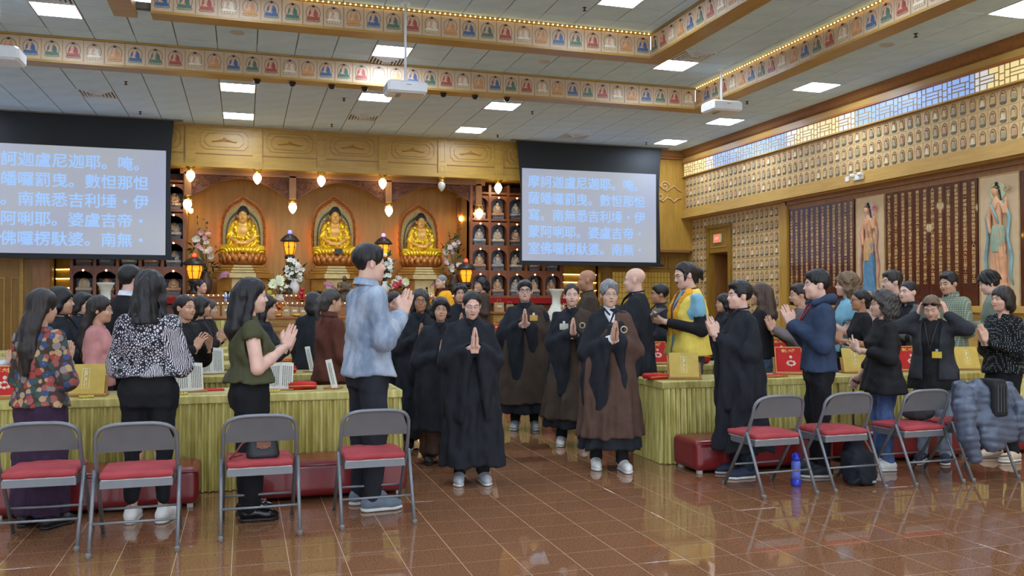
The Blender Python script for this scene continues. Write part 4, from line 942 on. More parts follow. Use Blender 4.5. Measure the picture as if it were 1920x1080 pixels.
# ------------------------------------------------------------------ niche shelves with small statues
def shelves():
    wd = wood('niche_shelf', (150, 86, 44), (118, 62, 28), 'z', .35); dark = wood('niche_back', (90, 56, 34), (66, 40, 24), 'z', .6)
    (SV, SQ), (RV, RQ), (QV, QQ), _ = seated(.028)
    k = .30; me = [mesh_np('figure', SV * k, SQ, [plain('ivory_skin', (222, 190, 150), .5)]), mesh_np('robe', RV * k, RQ, [plain('ivory_robe', (214, 196, 168), .5, var=.2, vscale=60)]), mesh_np('hair', QV * k, QQ, [plain('tile_hair', (38, 40, 52))])]
    rm2 = mesh_np('robe', RV * k, RQ, [plain('tan_robe', (196, 150, 112), .5, var=.2, vscale=60)]); rm3 = mesh_np('robe', RV * k, RQ, [plain('grey_robe', (170, 168, 164), .5, var=.2, vscale=60)])
    b = MB(); b.prism(mandorla_poly(.30, .52, 32, 0, .42), 0, .02); halo = b.mesh('halo', plain('halo_slate', (88, 92, 108), .5, var=.3, vscale=40), True)
    b = MB()
    for i in range(14):
        a = -2.3 + 4.6 * i / 13; b.sphere((.138 * math.sin(a), -.004, .24 + .25 * math.cos(a)), (.012, .008, .014), 5, 3)
    rim = b.mesh('halo_rim', plain('halo_rim', (150, 140, 140), .5))
    b = MB(); b.rings([[(x * w, y * d, z) for x, y in ((-1, -1), (1, -1), (1, 1), (-1, 1))] for z, w, d in ((0, .15, .085), (.02, .15, .085), (.022, .135, .075), (.06, .135, .075), (.062, .15, .085), (.085, .15, .085))]); base = b.mesh('base', plain('statue_base', (96, 96, 100), .5), True)
    b = MB()
    for i in range(9): b.sphere((-.12 + .03 * i, -.078, .04), (.013, .006, .015), 5, 3)
    dots = b.mesh('base_carving', plain('halo_rim', (150, 140, 140)))
    spot = emis('niche_spot', (255, 236, 190), 12); sm = MB().sphere((0, 0, 0), .018, 8, 5).mesh('bulb', spot)
    rows = [1.61, 2.2, 2.79, 3.41]
    for side, x0, lab, cw in ((0, -3.36, 'left', .43), (1, 5.03, 'right', .447)):
        t = thing('niche_shelf', f'tall wooden shelf of arched statue niches at the {lab} of the altar', 'shelf', (x0, 19.5, 0)); W = 5 * cw
        MB().box(0, W, .3, .34, .0, 4.2).build('back_panel', dark, t)
        for i in range(6): MB().box(i * cw - .03, i * cw + .03, -.02, .3, 0, 4.2).build('upright', wd, t)
        for j, z in enumerate(rows + [4.03]): MB().box(.0, W, -.01, .3, z - .05, z).build('shelf_board', wd, t)
        MB().box(0, W, 0, .3, 0, 1.4).build('cabinet', wd, t)
        for j, z in enumerate(rows):
            for i in range(5):
                a = MB(); xx = i * cw; pts = [(xx + .03, z + .54), (xx + .03, z + .34)] + [(xx + cw / 2 + .19 * math.cos(q), z + .34 + .15 * math.sin(q)) for q in [math.pi - math.pi * s_ / 8 for s_ in range(9)]] + [(xx + cw - .03, z + .34), (xx + cw - .03, z + .54)]
                a.prism(pts, .0, .015); a.build('arch_board', wd, t)
                l = inst('bulb', sm, t, (xx + cw / 2, .0, z + .5))
                st = thing('niche_statue', f'small seated buddha, {["first", "second", "third", "fourth", "fifth"][i]} from left, {["bottom", "second", "third", "top"][j]} row of the {lab} niche shelf', 'statue', (x0 + xx + cw / 2, 19.65, z + .0), 0, f'{["bottom", "second", "third", "top"][j]} row statues of the {lab} niche shelf')
                inst('base', base, st); inst('base_carving', dots, st)
                h_ = inst('halo', halo, st, (0, .06, .03), scale=(1.05, 1, 1)); inst('halo_rim', rim, h_)
                rb = (me[1], rm2, rm3)[(i + j) % 3]
                for nm, m in (('figure', me[0]), ('robe', rb), ('hair', me[2])): inst(nm, m, st, (0, .0, .085))
        # red cloth ledge in front
        MB().bbox(-.05, W + .05, -.32, .0, 1.42, 1.56, .01).build('red_ledge_cloth', cloth('red_cloth', (150, 30, 28)), t)
shelves()
# ================================================================== TABLES, BENCHES, CHAIRS
def satin():
    if 'gold_satin' in MATS: return MATS['gold_satin']
    m, t = newmat('gold_satin', srgb(186, 168, 86), .36, .25, .5); v = t.coord('Object', (1, 1, .15)); n = t.noise(v, 22, 3)
    t.lk(t.ramp(n.outputs[0], ((.3, srgb(172, 160, 78)), (.7, srgb(224, 214, 136)))), t.b.inputs['Base Color'])
    v2 = t.coord('Object', (1, 1, .3)); t.bump(t.noise(v2, 45, 3).outputs[0], .35, .01); MATS['gold_satin'] = m; return m
ROWS = [7.05, 8.85, 10.6, 12.3, 14.0]
def tables():
    st = satin(); W, D, Hh = 1.83, .56, .74; rg = random.Random(11)
    # pleated skirt around the four sides
    path = []; n = 0
    def side(a, b, nx, ny):
        L = math.dist(a, b); k = int(L / .0085); ph = 0
        for i in range(k):
            u = i / k; ph += rg.uniform(.6, 1.5); path.append((a[0] + (b[0] - a[0]) * u, a[1] + (b[1] - a[1]) * u, nx, ny, ph))
    side((0, 0), (W, 0), 0, -1); side((W, 0), (W, D), 1, 0); side((W, D), (0, D), 0, 1); side((0, D), (0, 0), -1, 0)
    rs = []
    for z, amp, out in ((.005, .023, .014), (.3, .019, .01), (.6, .013, .004), (.685, .009, .0)):
        tw_ = lambda p: max(-1, min(1, 1.35 * math.asin(math.sin(p)) / 1.5708 + .25 * math.sin(p * .23)))
        rs.append([(x + nx * (out + amp * tw_(p)), y + ny * (out + amp * tw_(p)), z) for x, y, nx, ny, p in path])
    s = MB(); s.rings(rs, False, True); sk = s.mesh('skirt', st)
    b = MB(); b.bbox(-.018, W + .018, -.018, D + .018, .675, Hh, .006); band = b.mesh('table_cloth', st, True)
    fl = MB().box(.02, W - .02, .02, D - .02, Hh, Hh + .002).mesh('top_runner', plain('runner', (176, 160, 96), .5))
    nm = ['front', 'second', 'third', 'fourth', 'fifth']; pos = ['nearest the aisle', 'in the middle of its row', 'farthest from the aisle']
    for r, y in enumerate(ROWS):
        for k in range(3):
            for sgn, x in ((0, 1.22 - W - k * (W + .03)), (1, 3.60 + k * (W + .03))):
                t = thing('banquet_table', f'gold satin skirted table in the {nm[r]} row {"right" if sgn else "left"} block, {pos[k]}', 'table', (x, y, 0), group='gold skirted tables')
                inst('skirt', sk, t); c = inst('table_cloth', band, t); inst('top_runner', fl, c)
    # kneeling benches
    red = plain('maroon_vinyl', (128, 34, 38), .28, 0, .5, .1, 5, .05, 60, .2); foot = plain('bench_foot', (200, 196, 190), .5)
    for r, y in enumerate(ROWS[:4]):
        for x0, x1, lab in ((.08, 1.19, 'left block, nearest the aisle'), (-1.62, -.30, 'left block, second from the aisle'), (3.64, 5.02, 'right block, nearest the aisle'), (5.16, 6.54, 'right block, second from the aisle'), (6.68, 8.06, 'right block, third from the aisle')):
            t = thing('kneeling_bench', f'dark red vinyl kneeling bench in the {nm[r]} row {lab}', 'bench', (x0, y - .52, 0), group='red kneeling benches')
            L = x1 - x0; v = Vol((-.03, -.03, .01), (L + .03, .47, .32), .02 if r == 0 else .03); v.box((L / 2, .22, .155), (L / 2, .22, .13), .045, 0); v.build('cushion', red, t)
            w_ = MB(); w_.tube([(.012, .0, .255), (L - .012, .0, .255)], .006, 6); w_.build('welt', red, t)
            for fx in (.06, L - .06):
                for fy in (.06, .38): MB().box(fx - .02, fx + .02, fy - .02, fy + .02, 0, .03).build('foot', foot, t)
tables()
def chairs():
    gm = plain('chair_taupe', (126, 129, 134), .38, .35, .5, .06); red = cloth('seat_red', (176, 74, 78), .12, .4); wh = plain('cushion_white', (214, 210, 214), .7); tip = plain('rubber_grey', (124, 122, 116), .6)
    up = {}
    def tube_side(s):
        return [(s * .225, .545, .0), (s * .225, .25, .43), (s * .225, .205, .49), (s * .222, .15, .61)]
    arc = [(s_ * .0 + .222 * math.copysign(abs(math.cos(a)) ** .55, math.cos(a)), .15 - .045 * math.sin(a) ** .9 if math.sin(a) > 0 else .15, .61 + .13 * (math.sin(a) ** .6 if math.sin(a) > 0 else 0)) for s_ in (1,) for a in [math.pi * i / 16 for i in range(17)]]
    f = MB(); f.tube(tube_side(1)[:-1] + arc + tube_side(-1)[::-1][1:], .0125, 8); frame = f.mesh('back_frame', gm)
    legs = []
    for s in (-1, 1):
        m = MB(); m.tube([(s * .235, .0, .0), (s * .235, .215, .46)], .0118, 8); legs.append(m.mesh('rear_leg', gm))
    bars = MB(); bars.tube([(-.232, .075, .175), (.232, .075, .175)], .008, 7); bar1 = bars.mesh('rear_rung', gm); bars = MB(); bars.tube([(-.225, .43, .18), (.225, .43, .18)], .008, 7); bar2 = bars.mesh('front_rung', gm)
    # curved back panel with rounded top
    rows = []
    for j in range(6):
        v = j / 5; row = []
        for i in range(13):
            u = -1 + 2 * i / 12; wv = .214; top = .61 + .127 * (max(0, 1 - abs(u) ** 4.2)) ** .5; z = .568 + (top - .568) * v; yy = .17 - .07 * ((z - .568) / .18) + .0 * u * u + .012 * (1 - u * u)
            row.append((u * wv, yy, z))
        rows.append(row)
    p = MB(); p.rings(rows, False, True, closed=False); p.rings([[(x, y - .006, z) for x, y, z in r] for r in rows][::-1], False, True, closed=False); panel = p.mesh('back_panel', gm)
    st = MB(); st.rings([[(-.2, .16, z), (.2, .16, z), (.205, .45, z), (.18, .52, z), (-.18, .52, z), (-.205, .45, z)] for z in (.357, .402)]); seat = st.mesh('seat_pan', gm, True)
    cv = Vol((-.24, .1, .39), (.24, .58, .5), .01); cv.box((0, .345, .428), (.205, .195, .022), .02, 0); cv.ell((0, .345, .437), (.2, .19, .03), .02); cv.noise(.002, 60, 1); V, Q = cv.mesh(); cush = mesh_np('cushion', V, Q, [red])
    wv = MB(); wv.bbox(-.195, .195, .16, .53, .40, .41, .004); under = wv.mesh('cushion_backing', wh, True)
    tp = MB(); tp.lathe((0, 0, 0), [(.016, 0), (.017, .025), (.013, .032)], 8); tipm = tp.mesh('foot_cap', tip)
    rv = MB(); rv.lathe((0, 0, 0), [(.012, -.004), (.014, 0), (.012, .004)], 8); 
    lab = ['empty grey folding chair at the left picture edge with red cushion', 'grey folding chair behind the animal print blouse woman', 'grey folding chair with a small black handbag on its red cushion', 'grey folding chair behind the man in denim, nearest the aisle at left', 'grey folding chair nearest the aisle at right beside a blue bottle', 'grey folding chair with a black backpack on the floor under it', 'grey folding chair with a dark bag on its seat at right', 'grey folding chair with a puffer jacket hung over its back']
    for k, (x, y, a) in enumerate(((-1.16, 5.6, -1), (-.6, 5.42, 1), (.105, 5.575, 1), (.84, 5.63, 1), (3.91, 5.6, 2), (4.545, 5.61, 1), (5.3, 5.615, 1), (5.87, 5.62, 1))):
        t = thing('folding_chair', lab[k], 'chair', (x, y, 0), R(a), group='grey folding chairs')
        inst('back_frame', frame, t); inst('back_panel', panel, t); inst('seat_pan', seat, t)
        for m in legs: inst('rear_leg', m, t)
        inst('rear_rung', bar1, t); inst('front_rung', bar2, t); c = inst('cushion', cush, t); inst('cushion_backing', under, c)
        for s in (-1, 1): inst('foot_cap', tipm, t, (s * .235, 0, 0)); inst('foot_cap', tipm, t, (s * .225, .545, 0))
chairs()
def chair_things():
    # handbag
    t = thing('handbag', 'small black handbag with brown leather flap on a red cushion', 'handbag', (.12, 5.80, .456), R(4)); bl = plain('nylon_black', (34, 36, 42), .5); tan = plain('leather_tan', (120, 72, 52), .45)
    v = Vol((-.13, -.06, -.01), (.13, .06, .16), .008); v.loft([(.0, .098, .042, 0), (.02, .105, .046, 0), (.11, .09, .024, 0), (.125, .085, .012, 0)], 0); v.build('body', bl, t)
    MB().tube([(-.09, 0, .122), (.09, 0, .122)], .006, 6).build('zip', tan, t)
    f = MB(); f.rings([[(-.045, -.05 + (.13 - z) * -.0, z), (.045, -.05, z), (.045, -.046, z), (-.045, -.046, z)] for z in (.072, .09)]); f.rings([[(-.045, -.052, .09), (.045, -.052, .09), (.045, -.046, .09), (-.045, -.046, .09)], [(-.042, -.03, .135), (.042, -.03, .135), (.042, -.02, .135), (-.042, -.02, .135)], [(-.042, .02, .138), (.042, .02, .138), (.042, .02, .134), (-.042, .02, .134)]]); f.rings([[(-.044, -.053, .088), (.044, -.053, .088), (.044, -.047, .088), (-.044, -.047, .088)], [(-.02, -.056, .066), (.02, -.056, .066), (.02, -.05, .066), (-.02, -.05, .066)]]); f.build('flap', tan, t)
    MB().lathe((0, 0, 0), [(.008, -.003), (.008, .003)], 10).build('stud', gold('brass', (214, 170, 70)), t).location = (0, -.058, .08)
    MB().tube([(-.1, 0, .11), (-.13, -.02, .1), (-.16, -.03, .06), (-.2, -.02, .01), (-.2, .06, .006), (-.12, .1, .006)], .006, 6).build('strap', tan, t)
    # bottle
    t = thing('water_bottle', 'translucent blue water bottle on the floor by the chair', 'bottle', (4.18, 5.92, 0)); bm = plain('bottle_blue', (44, 62, 196), .2); bm2 = plain('bottle_blue_light', (104, 122, 220), .25)
    MB().lathe((0, 0, 0), [(.034, 0), (.038, .01), (.038, .055)], 16).build('base', bm, t); MB().lathe((0, 0, 0), [(.037, .055), (.036, .09), (.037, .17), (.033, .2)], 16).build('body', bm2, t); MB().lathe((0, 0, 0), [(.034, .2), (.034, .225), (.02, .235), (.02, .252), (.012, .256)], 16).build('cap', bm, t); MB().tube([(.03, 0, .215), (.034, 0, .245), (0, 0, .262), (-.034, 0, .245), (-.03, 0, .215)], .005, 6).build('carry_loop', bm, t)
    # backpack leaning under second right chair
    t = thing('backpack', 'black backpack leaning on the floor under a chair', 'backpack', (4.72, 5.86, 0), R(12)); v = Vol((-.2, -.16, -.01), (.2, .2, .5), .011)
    v.box((0, .0, .13), (.13, .085, .13), .05, 0); v.chain([(-.03, .03, .24), (.03, .07, .34), (.07, .09, .43)], [.085, .06, .025], .05); v.box((-.03, -.09, .09), (.085, .035, .075), .03, .02); v.noise(.012, 24, 4); v.noise(.006, 50, 6); v.cutz(0); v.mask(lambda X, Y, Z: np.abs(X) - .155 + 0 * Y); v.build('body', cloth('pack_black', (36, 38, 46)), t)
    MB().tube([(.03, .08, .44), (.06, .0, .36), (.1, -.08, .2), (.11, -.09, .08)], .011, 6).build('strap', plain('strap_tan', (110, 84, 62), .6), t); MB().tube([(-.12, -.1, .06), (-.17, -.1, .04), (-.19, -.06, .03)], .016, 6).build('strap', cloth('pack_black', (36, 38, 46)), t); MB().box(-.02, .02, -.155, -.148, .03, .045).build('tag', plain('tag_pale', (170, 190, 190), .5), t)
    # dark bag on third right chair
    t = thing('shoulder_bag', 'slouchy dark grey bag resting on a chair cushion', 'handbag', (5.42, 5.98, .455), R(-20)); v = Vol((-.18, -.12, -.01), (.18, .14, .24), .01); v.ell((0, 0, .07), (.13, .085, .075), 0); v.chain([(-.03, .02, .1), (.02, .03, .18)], [.07, .03], .04); v.noise(.01, 34, 9); v.cutz(0); v.build('body', cloth('bag_charcoal', (60, 62, 66)), t); MB().tube([(-.1, 0, .1), (-.08, .02, .2), (0, .03, .215), (.08, .0, .12)], .009, 6).build('strap', cloth('bag_charcoal', (60, 62, 66)), t)
    # puffer jacket over the last chair
    t = thing('puffer_jacket', 'blue grey quilted puffer jacket hung over a folding chair back', 'jacket', (5.87, 5.62, 0), R(1)); pm = plain('puffer_slate', (84, 94, 112), .4, 0, .5, .15, 8, .12, 50)
    v = Vol((-.45, -.16, .1), (.42, .36, .92), .0125)
    v.chain([(-.22, .12, .68), (-.1, .1, .755), (.1, .1, .755), (.22, .12, .68)], [.05, .05, .05, .05], .03)
    v.box((0, .06, .6), (.225, .05, .16), .045, .04); v.box((.03, .02, .42), (.2, .05, .12), .045, .06); v.box((-.02, .0, .33), (.1, .045, .09), .04, .05)
    v.chain([(-.22, .1, .72), (-.29, .03, .58), (-.3, -.01, .38), (-.24, -.02, .2)], [.07, .075, .07, .05], .04); v.chain([(.22, .1, .72), (.28, .04, .58), (.31, .02, .44), (.32, .05, .33)], [.07, .075, .068, .05], .04)
    v.box((0, .24, .66), (.2, .04, .13), .04, .03)
    X, Y, Z = v.ax[0][:, None, None], v.ax[1][None, :, None], v.ax[2][None, None, :]; v.d -= (.010 * np.abs(np.sin(Z * 52 + 1.2 * np.sin(X * 7) + .8 * np.sin(Y * 11))) ** .7).astype(np.float32); v.d += .006; v.noise(.010, 26, 3, (1, 1, .6)); v.noise(.004, 70, 5); v.d += np.where(np.abs(np.abs(X) - .2) < .012, .012, 0).astype(np.float32); v.build('shell', pm, t)
    s = Vol((-.12, -.12, .5), (.16, .26, .95), .01); s.box((.02, -.015, .65), (.075, .03, .13), .02, 0); s.box((.02, .06, .795), (.075, .09, .028), .02, .03); s.noise(.003, 40, 2); s.build('folded_scarf', cloth('scarf_dark', (44, 44, 46)), t)
    l = MB()
    for k in range(4): l.box(-.03 + .03 * k, -.024 + .03 * k, -.056, -.043, .56, .78)
    l.build('scarf_stripe', plain('stripe_grey', (84, 84, 84), .7), t)
chair_things()
# ------------------------------------------------------------------ things on the tables
def table_things():
    yb = plain('book_yellow', (214, 182, 84), .5); wd = wood('stand_wood', (176, 128, 62), (146, 100, 44), 'x'); rd = cloth('bag_red', (196, 40, 36), .12, .3, .6); gl = gold('bag_gold', (224, 178, 90), .5, .3, 0); pp = plain('paper', (228, 228, 216), .7, var=.03); ink = plain('ink', (84, 82, 80), .7)
    def place(px, Y): return at_y(px, 566, Y)[0]
    def stand(px, Y, kind, lab, w=.27, h=.23, tilt=18, rz=0, z=.742):
        t = thing('book_stand', lab, 'book stand', (place(px, Y), Y, z), R(rz))
        MB().bbox(-w / 2 - .02, w / 2 + .02, -.04, .1, 0, .02, .005).build('foot_board', wd, t); Tm = Matrix.Translation((0, 0, .02)) @ Matrix.Rotation(R(-tilt), 4, 'X')
        m = MB(); m.T = Tm; m.box(-w / 2 - .02, w / 2 + .02, .012, .022, .0, h * .62); m.build('rest', wd, t)
        m = MB(); m.T = Tm; m.box(-w / 2, w / 2, -.002, .01, .0, h); c = m.build('book_cover', yb if kind == 'yellow' else rd, t)
        if kind == 'yellow':
            m = MB(); m.T = Tm; m.frame(-.028, .028, h * .18, h * .86, .004, -.004, -.002); m.build('title_frame', plain('title_pale', (240, 226, 170), .6), c)
            me = text_mesh('大\n悲\n懺\n法\n儀\n規', .028, plain('title_pale', (240, 226, 170)), .0008, align='CENTER', line=.86); o = inst('title', me, c); o.matrix_basis = Tm @ Matrix.Translation((0, -.004, h * .76)) @ Matrix.Rotation(R(90), 4, 'X')
        else:
            m = MB(); m.T = Tm; m.frame(-w / 2, w / 2, 0, h, .006, -.004, -.002); m.build('piping', gl, c)
            me = text_mesh('禮佛大懺', .034, gl, .001, align='CENTER'); o = inst('title', me, c); o.matrix_basis = Tm @ Matrix.Translation((.0, -.005, h * .8)) @ Matrix.Rotation(R(90), 4, 'X')
            m = MB(); m.T = Tm
            for i in range(8): m.sphere((.02 + .035 * math.cos(.785 * i), -.004, h * .36 + .022 * math.sin(.785 * i)), (.014, .004, .011), 6, 4)
            m.sphere((.02, -.004, h * .6), (.016, .004, .016), 8, 4); m.build('lotus_emblem', plain('emblem_pale', (236, 206, 190), .6), c)
        return t
    def booklet(px, Y, lab, w=.2, h=.24, rz=0, tilt=14, open_=25, txt=True):
        t = thing('booklet', lab, 'booklet', (place(px, Y), Y, .742), R(rz)); k = 0
        for s in (-1, 1):
            Tm = Matrix.Rotation(R(-tilt), 4, 'X') @ Matrix.Rotation(R(s * open_), 4, 'Z'); m = MB(); m.T = Tm; x0, x1 = (0, w / 2) if s > 0 else (-w / 2, 0); m.box(x0, x1, -.004, .004, .0, h); p = m.build('page', pp, t)
            if txt:
                m = MB(); m.T = Tm
                for c in range(int(w / 2 / .0165) - 1):
                    zz = h - .03; rg = random.Random(px + c)
                    while zz > .04: l = rg.uniform(.006, .009); m.box(x0 + .012 + .0165 * c, x0 + .019 + .0165 * c, -.0055, -.004, zz - l, zz); zz -= l + rg.uniform(.003, .005)
                m.build('print', ink, p, kind='stuff')
        MB().bbox(-w / 2 - .01, w / 2 + .01, -.02, .1, -.0, .012, .004).build('rest_board', wd, t)
    def bag(px, Y, lab, w=.21, d=.14, h=.05, rz=0):
        t = thing('red_bag', lab, 'cloth bag', (place(px, Y), Y, .742), R(rz)); v = Vol((-w / 2 - .03, -d / 2 - .03, -.005), (w / 2 + .03, d / 2 + .03, h + .03), .009); v.box((0, 0, h / 2), (w / 2, d / 2, h / 2), h * .4, 0); v.noise(.008, 45, int(px)); v.cutz(0); v.build('body', rd, t)
        m = MB(); m.tube([(-w / 2, -d / 2 - .002, h * .5), (0, -d / 2 - .006, h * .55), (w / 2, -d / 2, h * .5)], .004, 5); m.build('gold_cord', gl, t); 
        me = text_mesh('禮佛', .03, gl, .001, align='CENTER'); inst('print', me, t, (0, -.01, h + .008))
    def mala(px, Y, lab, rgb=(214, 196, 84)):
        m = MB(); X = place(px, Y)
        for i in range(14): m.sphere((.045 * math.cos(.449 * i), .03 * math.sin(.449 * i), .009), .009, 6, 4)
        m.build('prayer_beads', plain('beads_yellow', rgb, .4), None, label=lab, cat='beads', loc=(X, Y, .743))
    # left front row (top at Y 7.05-7.6)
    stand(160, 7.22, 'yellow', 'yellow covered sutra on a stand between the floral jacket and animal print women', rz=-4); mala(163, 7.1, 'yellow prayer beads before the left yellow sutra stand')
    booklet(358, 7.3, 'open white booklet beside the animal print blouse', .24, .24, rz=14); booklet(526, 7.25, 'open white booklet behind the olive green top', .2, .23, rz=-12); booklet(634, 7.25, 'white booklet edge beside the brown jacket', .12, .25, rz=60)
    bag(567, 7.32, 'folded red cloth bag on the front left table', .22, .16, .06); 
    MB().bbox(-.1, .1, -.06, .06, 0, .012, .003).build('red_envelope', rd, None, label='flat red envelope with orange edge on the front left table', cat='envelope', loc=(place(396, 7.4), 7.4, .743), rz=R(8))
    mala(340, 7.12, 'small yellow beads beside the open white booklet'); mala(514, 7.12, 'pale beads at the foot of the booklet behind the olive top', (206, 190, 130))
    stand(3, 7.2, 'red', 'red covered sutra stand at the left picture edge', rz=6)
    # left second and third rows
    booklet(150, 9.1, 'white booklet beside the pink cardigan', .2, .26, rz=20); booklet(400, 9.05, 'open white booklet in the second row by the clapping woman', .26, .27, rz=12); booklet(318, 9.0, 'cream booklet partly hidden by the animal print blouse', .16, .24, rz=40)
    booklet(590, 9.05, 'narrow white booklet standing left of the brown jacket', .1, .27, rz=55); booklet(577, 10.8, 'white booklet in the third row left of the brown jacket', .12, .28, rz=50); booklet(556, 12.5, 'open white booklet in the fourth row left block', .36, .26, rz=10); booklet(563, 10.9, 'half open white booklet in the third row left block', .16, .25, rz=30)
    bag(540, 12.4, 'red bag on the fourth row table of the left block', .28, .15, .05); bag(545, 10.75, 'dark red bag on the third row table of the left block', .3, .12, .03); bag(545, 9.0, 'small red bag on the second row table of the left block', .12, .1, .08)
    # right block
    stand(1283, 7.2, 'yellow', 'yellow covered sutra stand beside the elderly man in black', rz=-20); bag(1228, 7.3, 'folded red bag on the corner of the front right table', .2, .15, .05, 10); stand(1232, 9.0, 'red', 'red covered sutra stand behind the yellow one near the aisle', w=.26, h=.25, rz=-5)
    stand(1480, 7.35, 'red', 'red covered sutra stand left of the navy fleece', w=.26, h=.26, rz=-22); bag(1448, 7.2, 'red cloth lying in front of the red sutra stand', .26, .14, .02)
    stand(1606, 7.3, 'yellow', 'yellow sutra stand between the navy fleece and the cane', w=.26, h=.24, rz=-12); stand(1708, 7.3, 'red', 'red sutra stand left of the woman covering her ears', w=.24, h=.25, rz=-10); stand(1816, 7.3, 'yellow', 'yellow sutra stand right of the woman covering her ears', w=.26, h=.23, rz=-10); stand(1918, 7.3, 'red', 'red sutra stand at the right picture edge', w=.26, h=.24, rz=-10)
    stand(1572, 9.0, 'red', 'red sutra stand in the second row behind the navy fleece', w=.26, h=.3, rz=-10); stand(1466, 9.1, 'red', 'red sutra stand in the second row right of the elderly man', w=.3, h=.26); stand(1260, 10.7, 'red', 'red sutra stand in the third row right block', w=.26, h=.26); bag(1310, 9.0, 'red bag on the second row table behind the yellow vest', .24, .2, .16)
    stand(938, 14.2, 'red', 'red sutra stand far back left of the man with square glasses', w=.3, h=.34)
table_things()
# ================================================================== ALTAR TABLES AND OFFERINGS
def altar_items():
    wd = wood('altar_wood', (170, 104, 48), (140, 80, 34), 'x', .35); rg = random.Random(21); bead = emis('led_bead', (255, 220, 140), 7)
    t = thing('altar_table', 'long two tiered wooden altar table under the golden buddhas', 'altar', (-1.15, 18.6, 0)); L = 6.15
    MB().box(0, L, .45, 2.15, 0, 1.62).build('upper_tier', wd, t); MB().box(-.02, L + .02, .42, .5, 1.56, 1.625).build('upper_edge', OAKDX(), t); MB().box(0, L, 0, .45, 0, 1.46).build('lower_tier', wd, t); MB().box(-.02, L + .02, -.03, .04, 1.4, 1.465).build('lower_edge', OAKDX(), t)
    for y, z in ((.41, 1.6), (-.035, 1.44)):
        m = MB()
        for k in range(62): m.sphere((.05 + k * .098, y, z), .011, 6, 4)
        m.build('led_beads', bead, t, kind='stuff')
    t = thing('offering_counter', 'panelled oak offering counter in front of the altar', 'counter', (-.95, 17.95, 0)); L = 5.6
    MB().box(0, L, 0, .5, 0, 1.12).build('body', OAKX(), t); MB().bbox(-.04, L + .04, -.05, .52, 1.12, 1.17, .01).build('worktop', wd, t)
    for k in range(6): m = MB(); m.frame(.12 + k * .92, .95 + k * .92, .15, .9, .05, -.025, 0); m.build('panel', OAKD(), t)
    m = MB(); m.box(0, L, -.03, 0, .98, 1.04); m.build('frieze', OAKDX(), t)
    for x0, x1 in ((.0, 1.15), (4.6, 5.6)):
        b = MB(); n = 60; rs = []
        for z, a in ((.02, .016), (.6, .012), (1.1, .006)): rs.append([(x0 + (x1 - x0) * i / n, -.05 + a * math.sin(i * 1.3), z) for i in range(n + 1)])
        b.rings(rs, False, True, closed=False); b.build('skirt', satin(), t)
    # ---- pagoda lanterns
    dk = plain('lantern_bronze', (62, 54, 52), .4, .3); gd = gold('lantern_gold', (214, 160, 40), .35, .8); glow = emis('lantern_glow', (250, 160, 30), 1.25)
    def lantern(x, y, z, k, lab, topc, tall):
        t = thing('pagoda_lantern', lab, 'lantern', (x, y, z)); s = k
        z0 = .0
        if tall: MB().lathe((0, 0, 0), [(.16 * s, 0), (.16 * s, .05), (.09 * s, .08), (.05 * s, .16), (.05 * s, .42), (.12 * s, .5), (.16 * s, .54), (.12 * s, .62), (.07 * s, .68)], 16).build('stem', dk, t); z0 = .68; MB().lathe((0, 0, z0), [(.07 * s, 0), (.1 * s, .02), (.1 * s, .06), (.07 * s, .08)], 14).build('gold_ring', gd, t); z0 += .08
        else: MB().lathe((0, 0, 0), [(.13 * s, 0), (.12 * s, .05), (.06 * s, .1), (.07 * s, .16), (.12 * s, .2)], 14).build('stem', dk, t); z0 = .2
        MB().lathe((0, 0, z0), [(.06 * s, 0), (.11 * s, .04), (.11 * s, .08), (.08 * s, .12)], 14).build('collar', dk, t); z0 += .12
        MB().lathe((0, 0, z0), [(.085 * s, 0), (.1 * s, .05), (.135 * s, .2), (.125 * s, .27)], 12).build('lamp_body', glow, t)
        m = MB()
        for i in range(6):
            a = 1.047 * i + .3; m.tube([(.09 * s * math.cos(a), .09 * s * math.sin(a), z0), (.105 * s * math.cos(a), .105 * s * math.sin(a), z0 + .05), (.139 * s * math.cos(a), .139 * s * math.sin(a), z0 + .2), (.13 * s * math.cos(a), .13 * s * math.sin(a), z0 + .27)], .01, 5)
            for r_ in (.03, .055): m.tube([(.118 * s * math.cos(a + .52) + -math.sin(a + .52) * r_ * math.cos(b), .118 * s * math.sin(a + .52) + math.cos(a + .52) * r_ * math.cos(b), z0 + .14 + r_ * 1.4 * math.sin(b)) for b in [.0 + 3.14 * j / 6 for j in range(7)]], .005, 4)
        m.build('lattice', plain('lattice_amber', (150, 90, 20), .5), t); z0 += .27
        MB().lathe((0, 0, z0), [(.13 * s, 0), (.21 * s, .02), (.2 * s, .05), (.13 * s, .13), (.06 * s, .17), (.03 * s, .19)], 12).build('roof', dk, t)
        MB().sphere((0, 0, z0 + .22), (.045, .045, .05), 10, 6).build('finial', emis('finial_' + topc, {'blue': (110, 110, 255), 'violet': (170, 120, 255), 'red': (255, 70, 40)}[topc], 3), t)
    lantern(.95, 19.55, 1.62, 1, 'tall pagoda lantern with blue tip between left and middle buddhas', 'blue', True); lantern(3.0, 19.55, 1.6, 1, 'tall pagoda lantern with violet tip between middle and right buddhas', 'violet', True)
    lantern(-1.0, 19.3, 1.63, 1.15, 'short glowing lantern with red tip at the left altar end', 'red', False); lantern(4.86, 19.3, 1.6, 1.15, 'short glowing lantern with red tip at the right altar end', 'red', False)
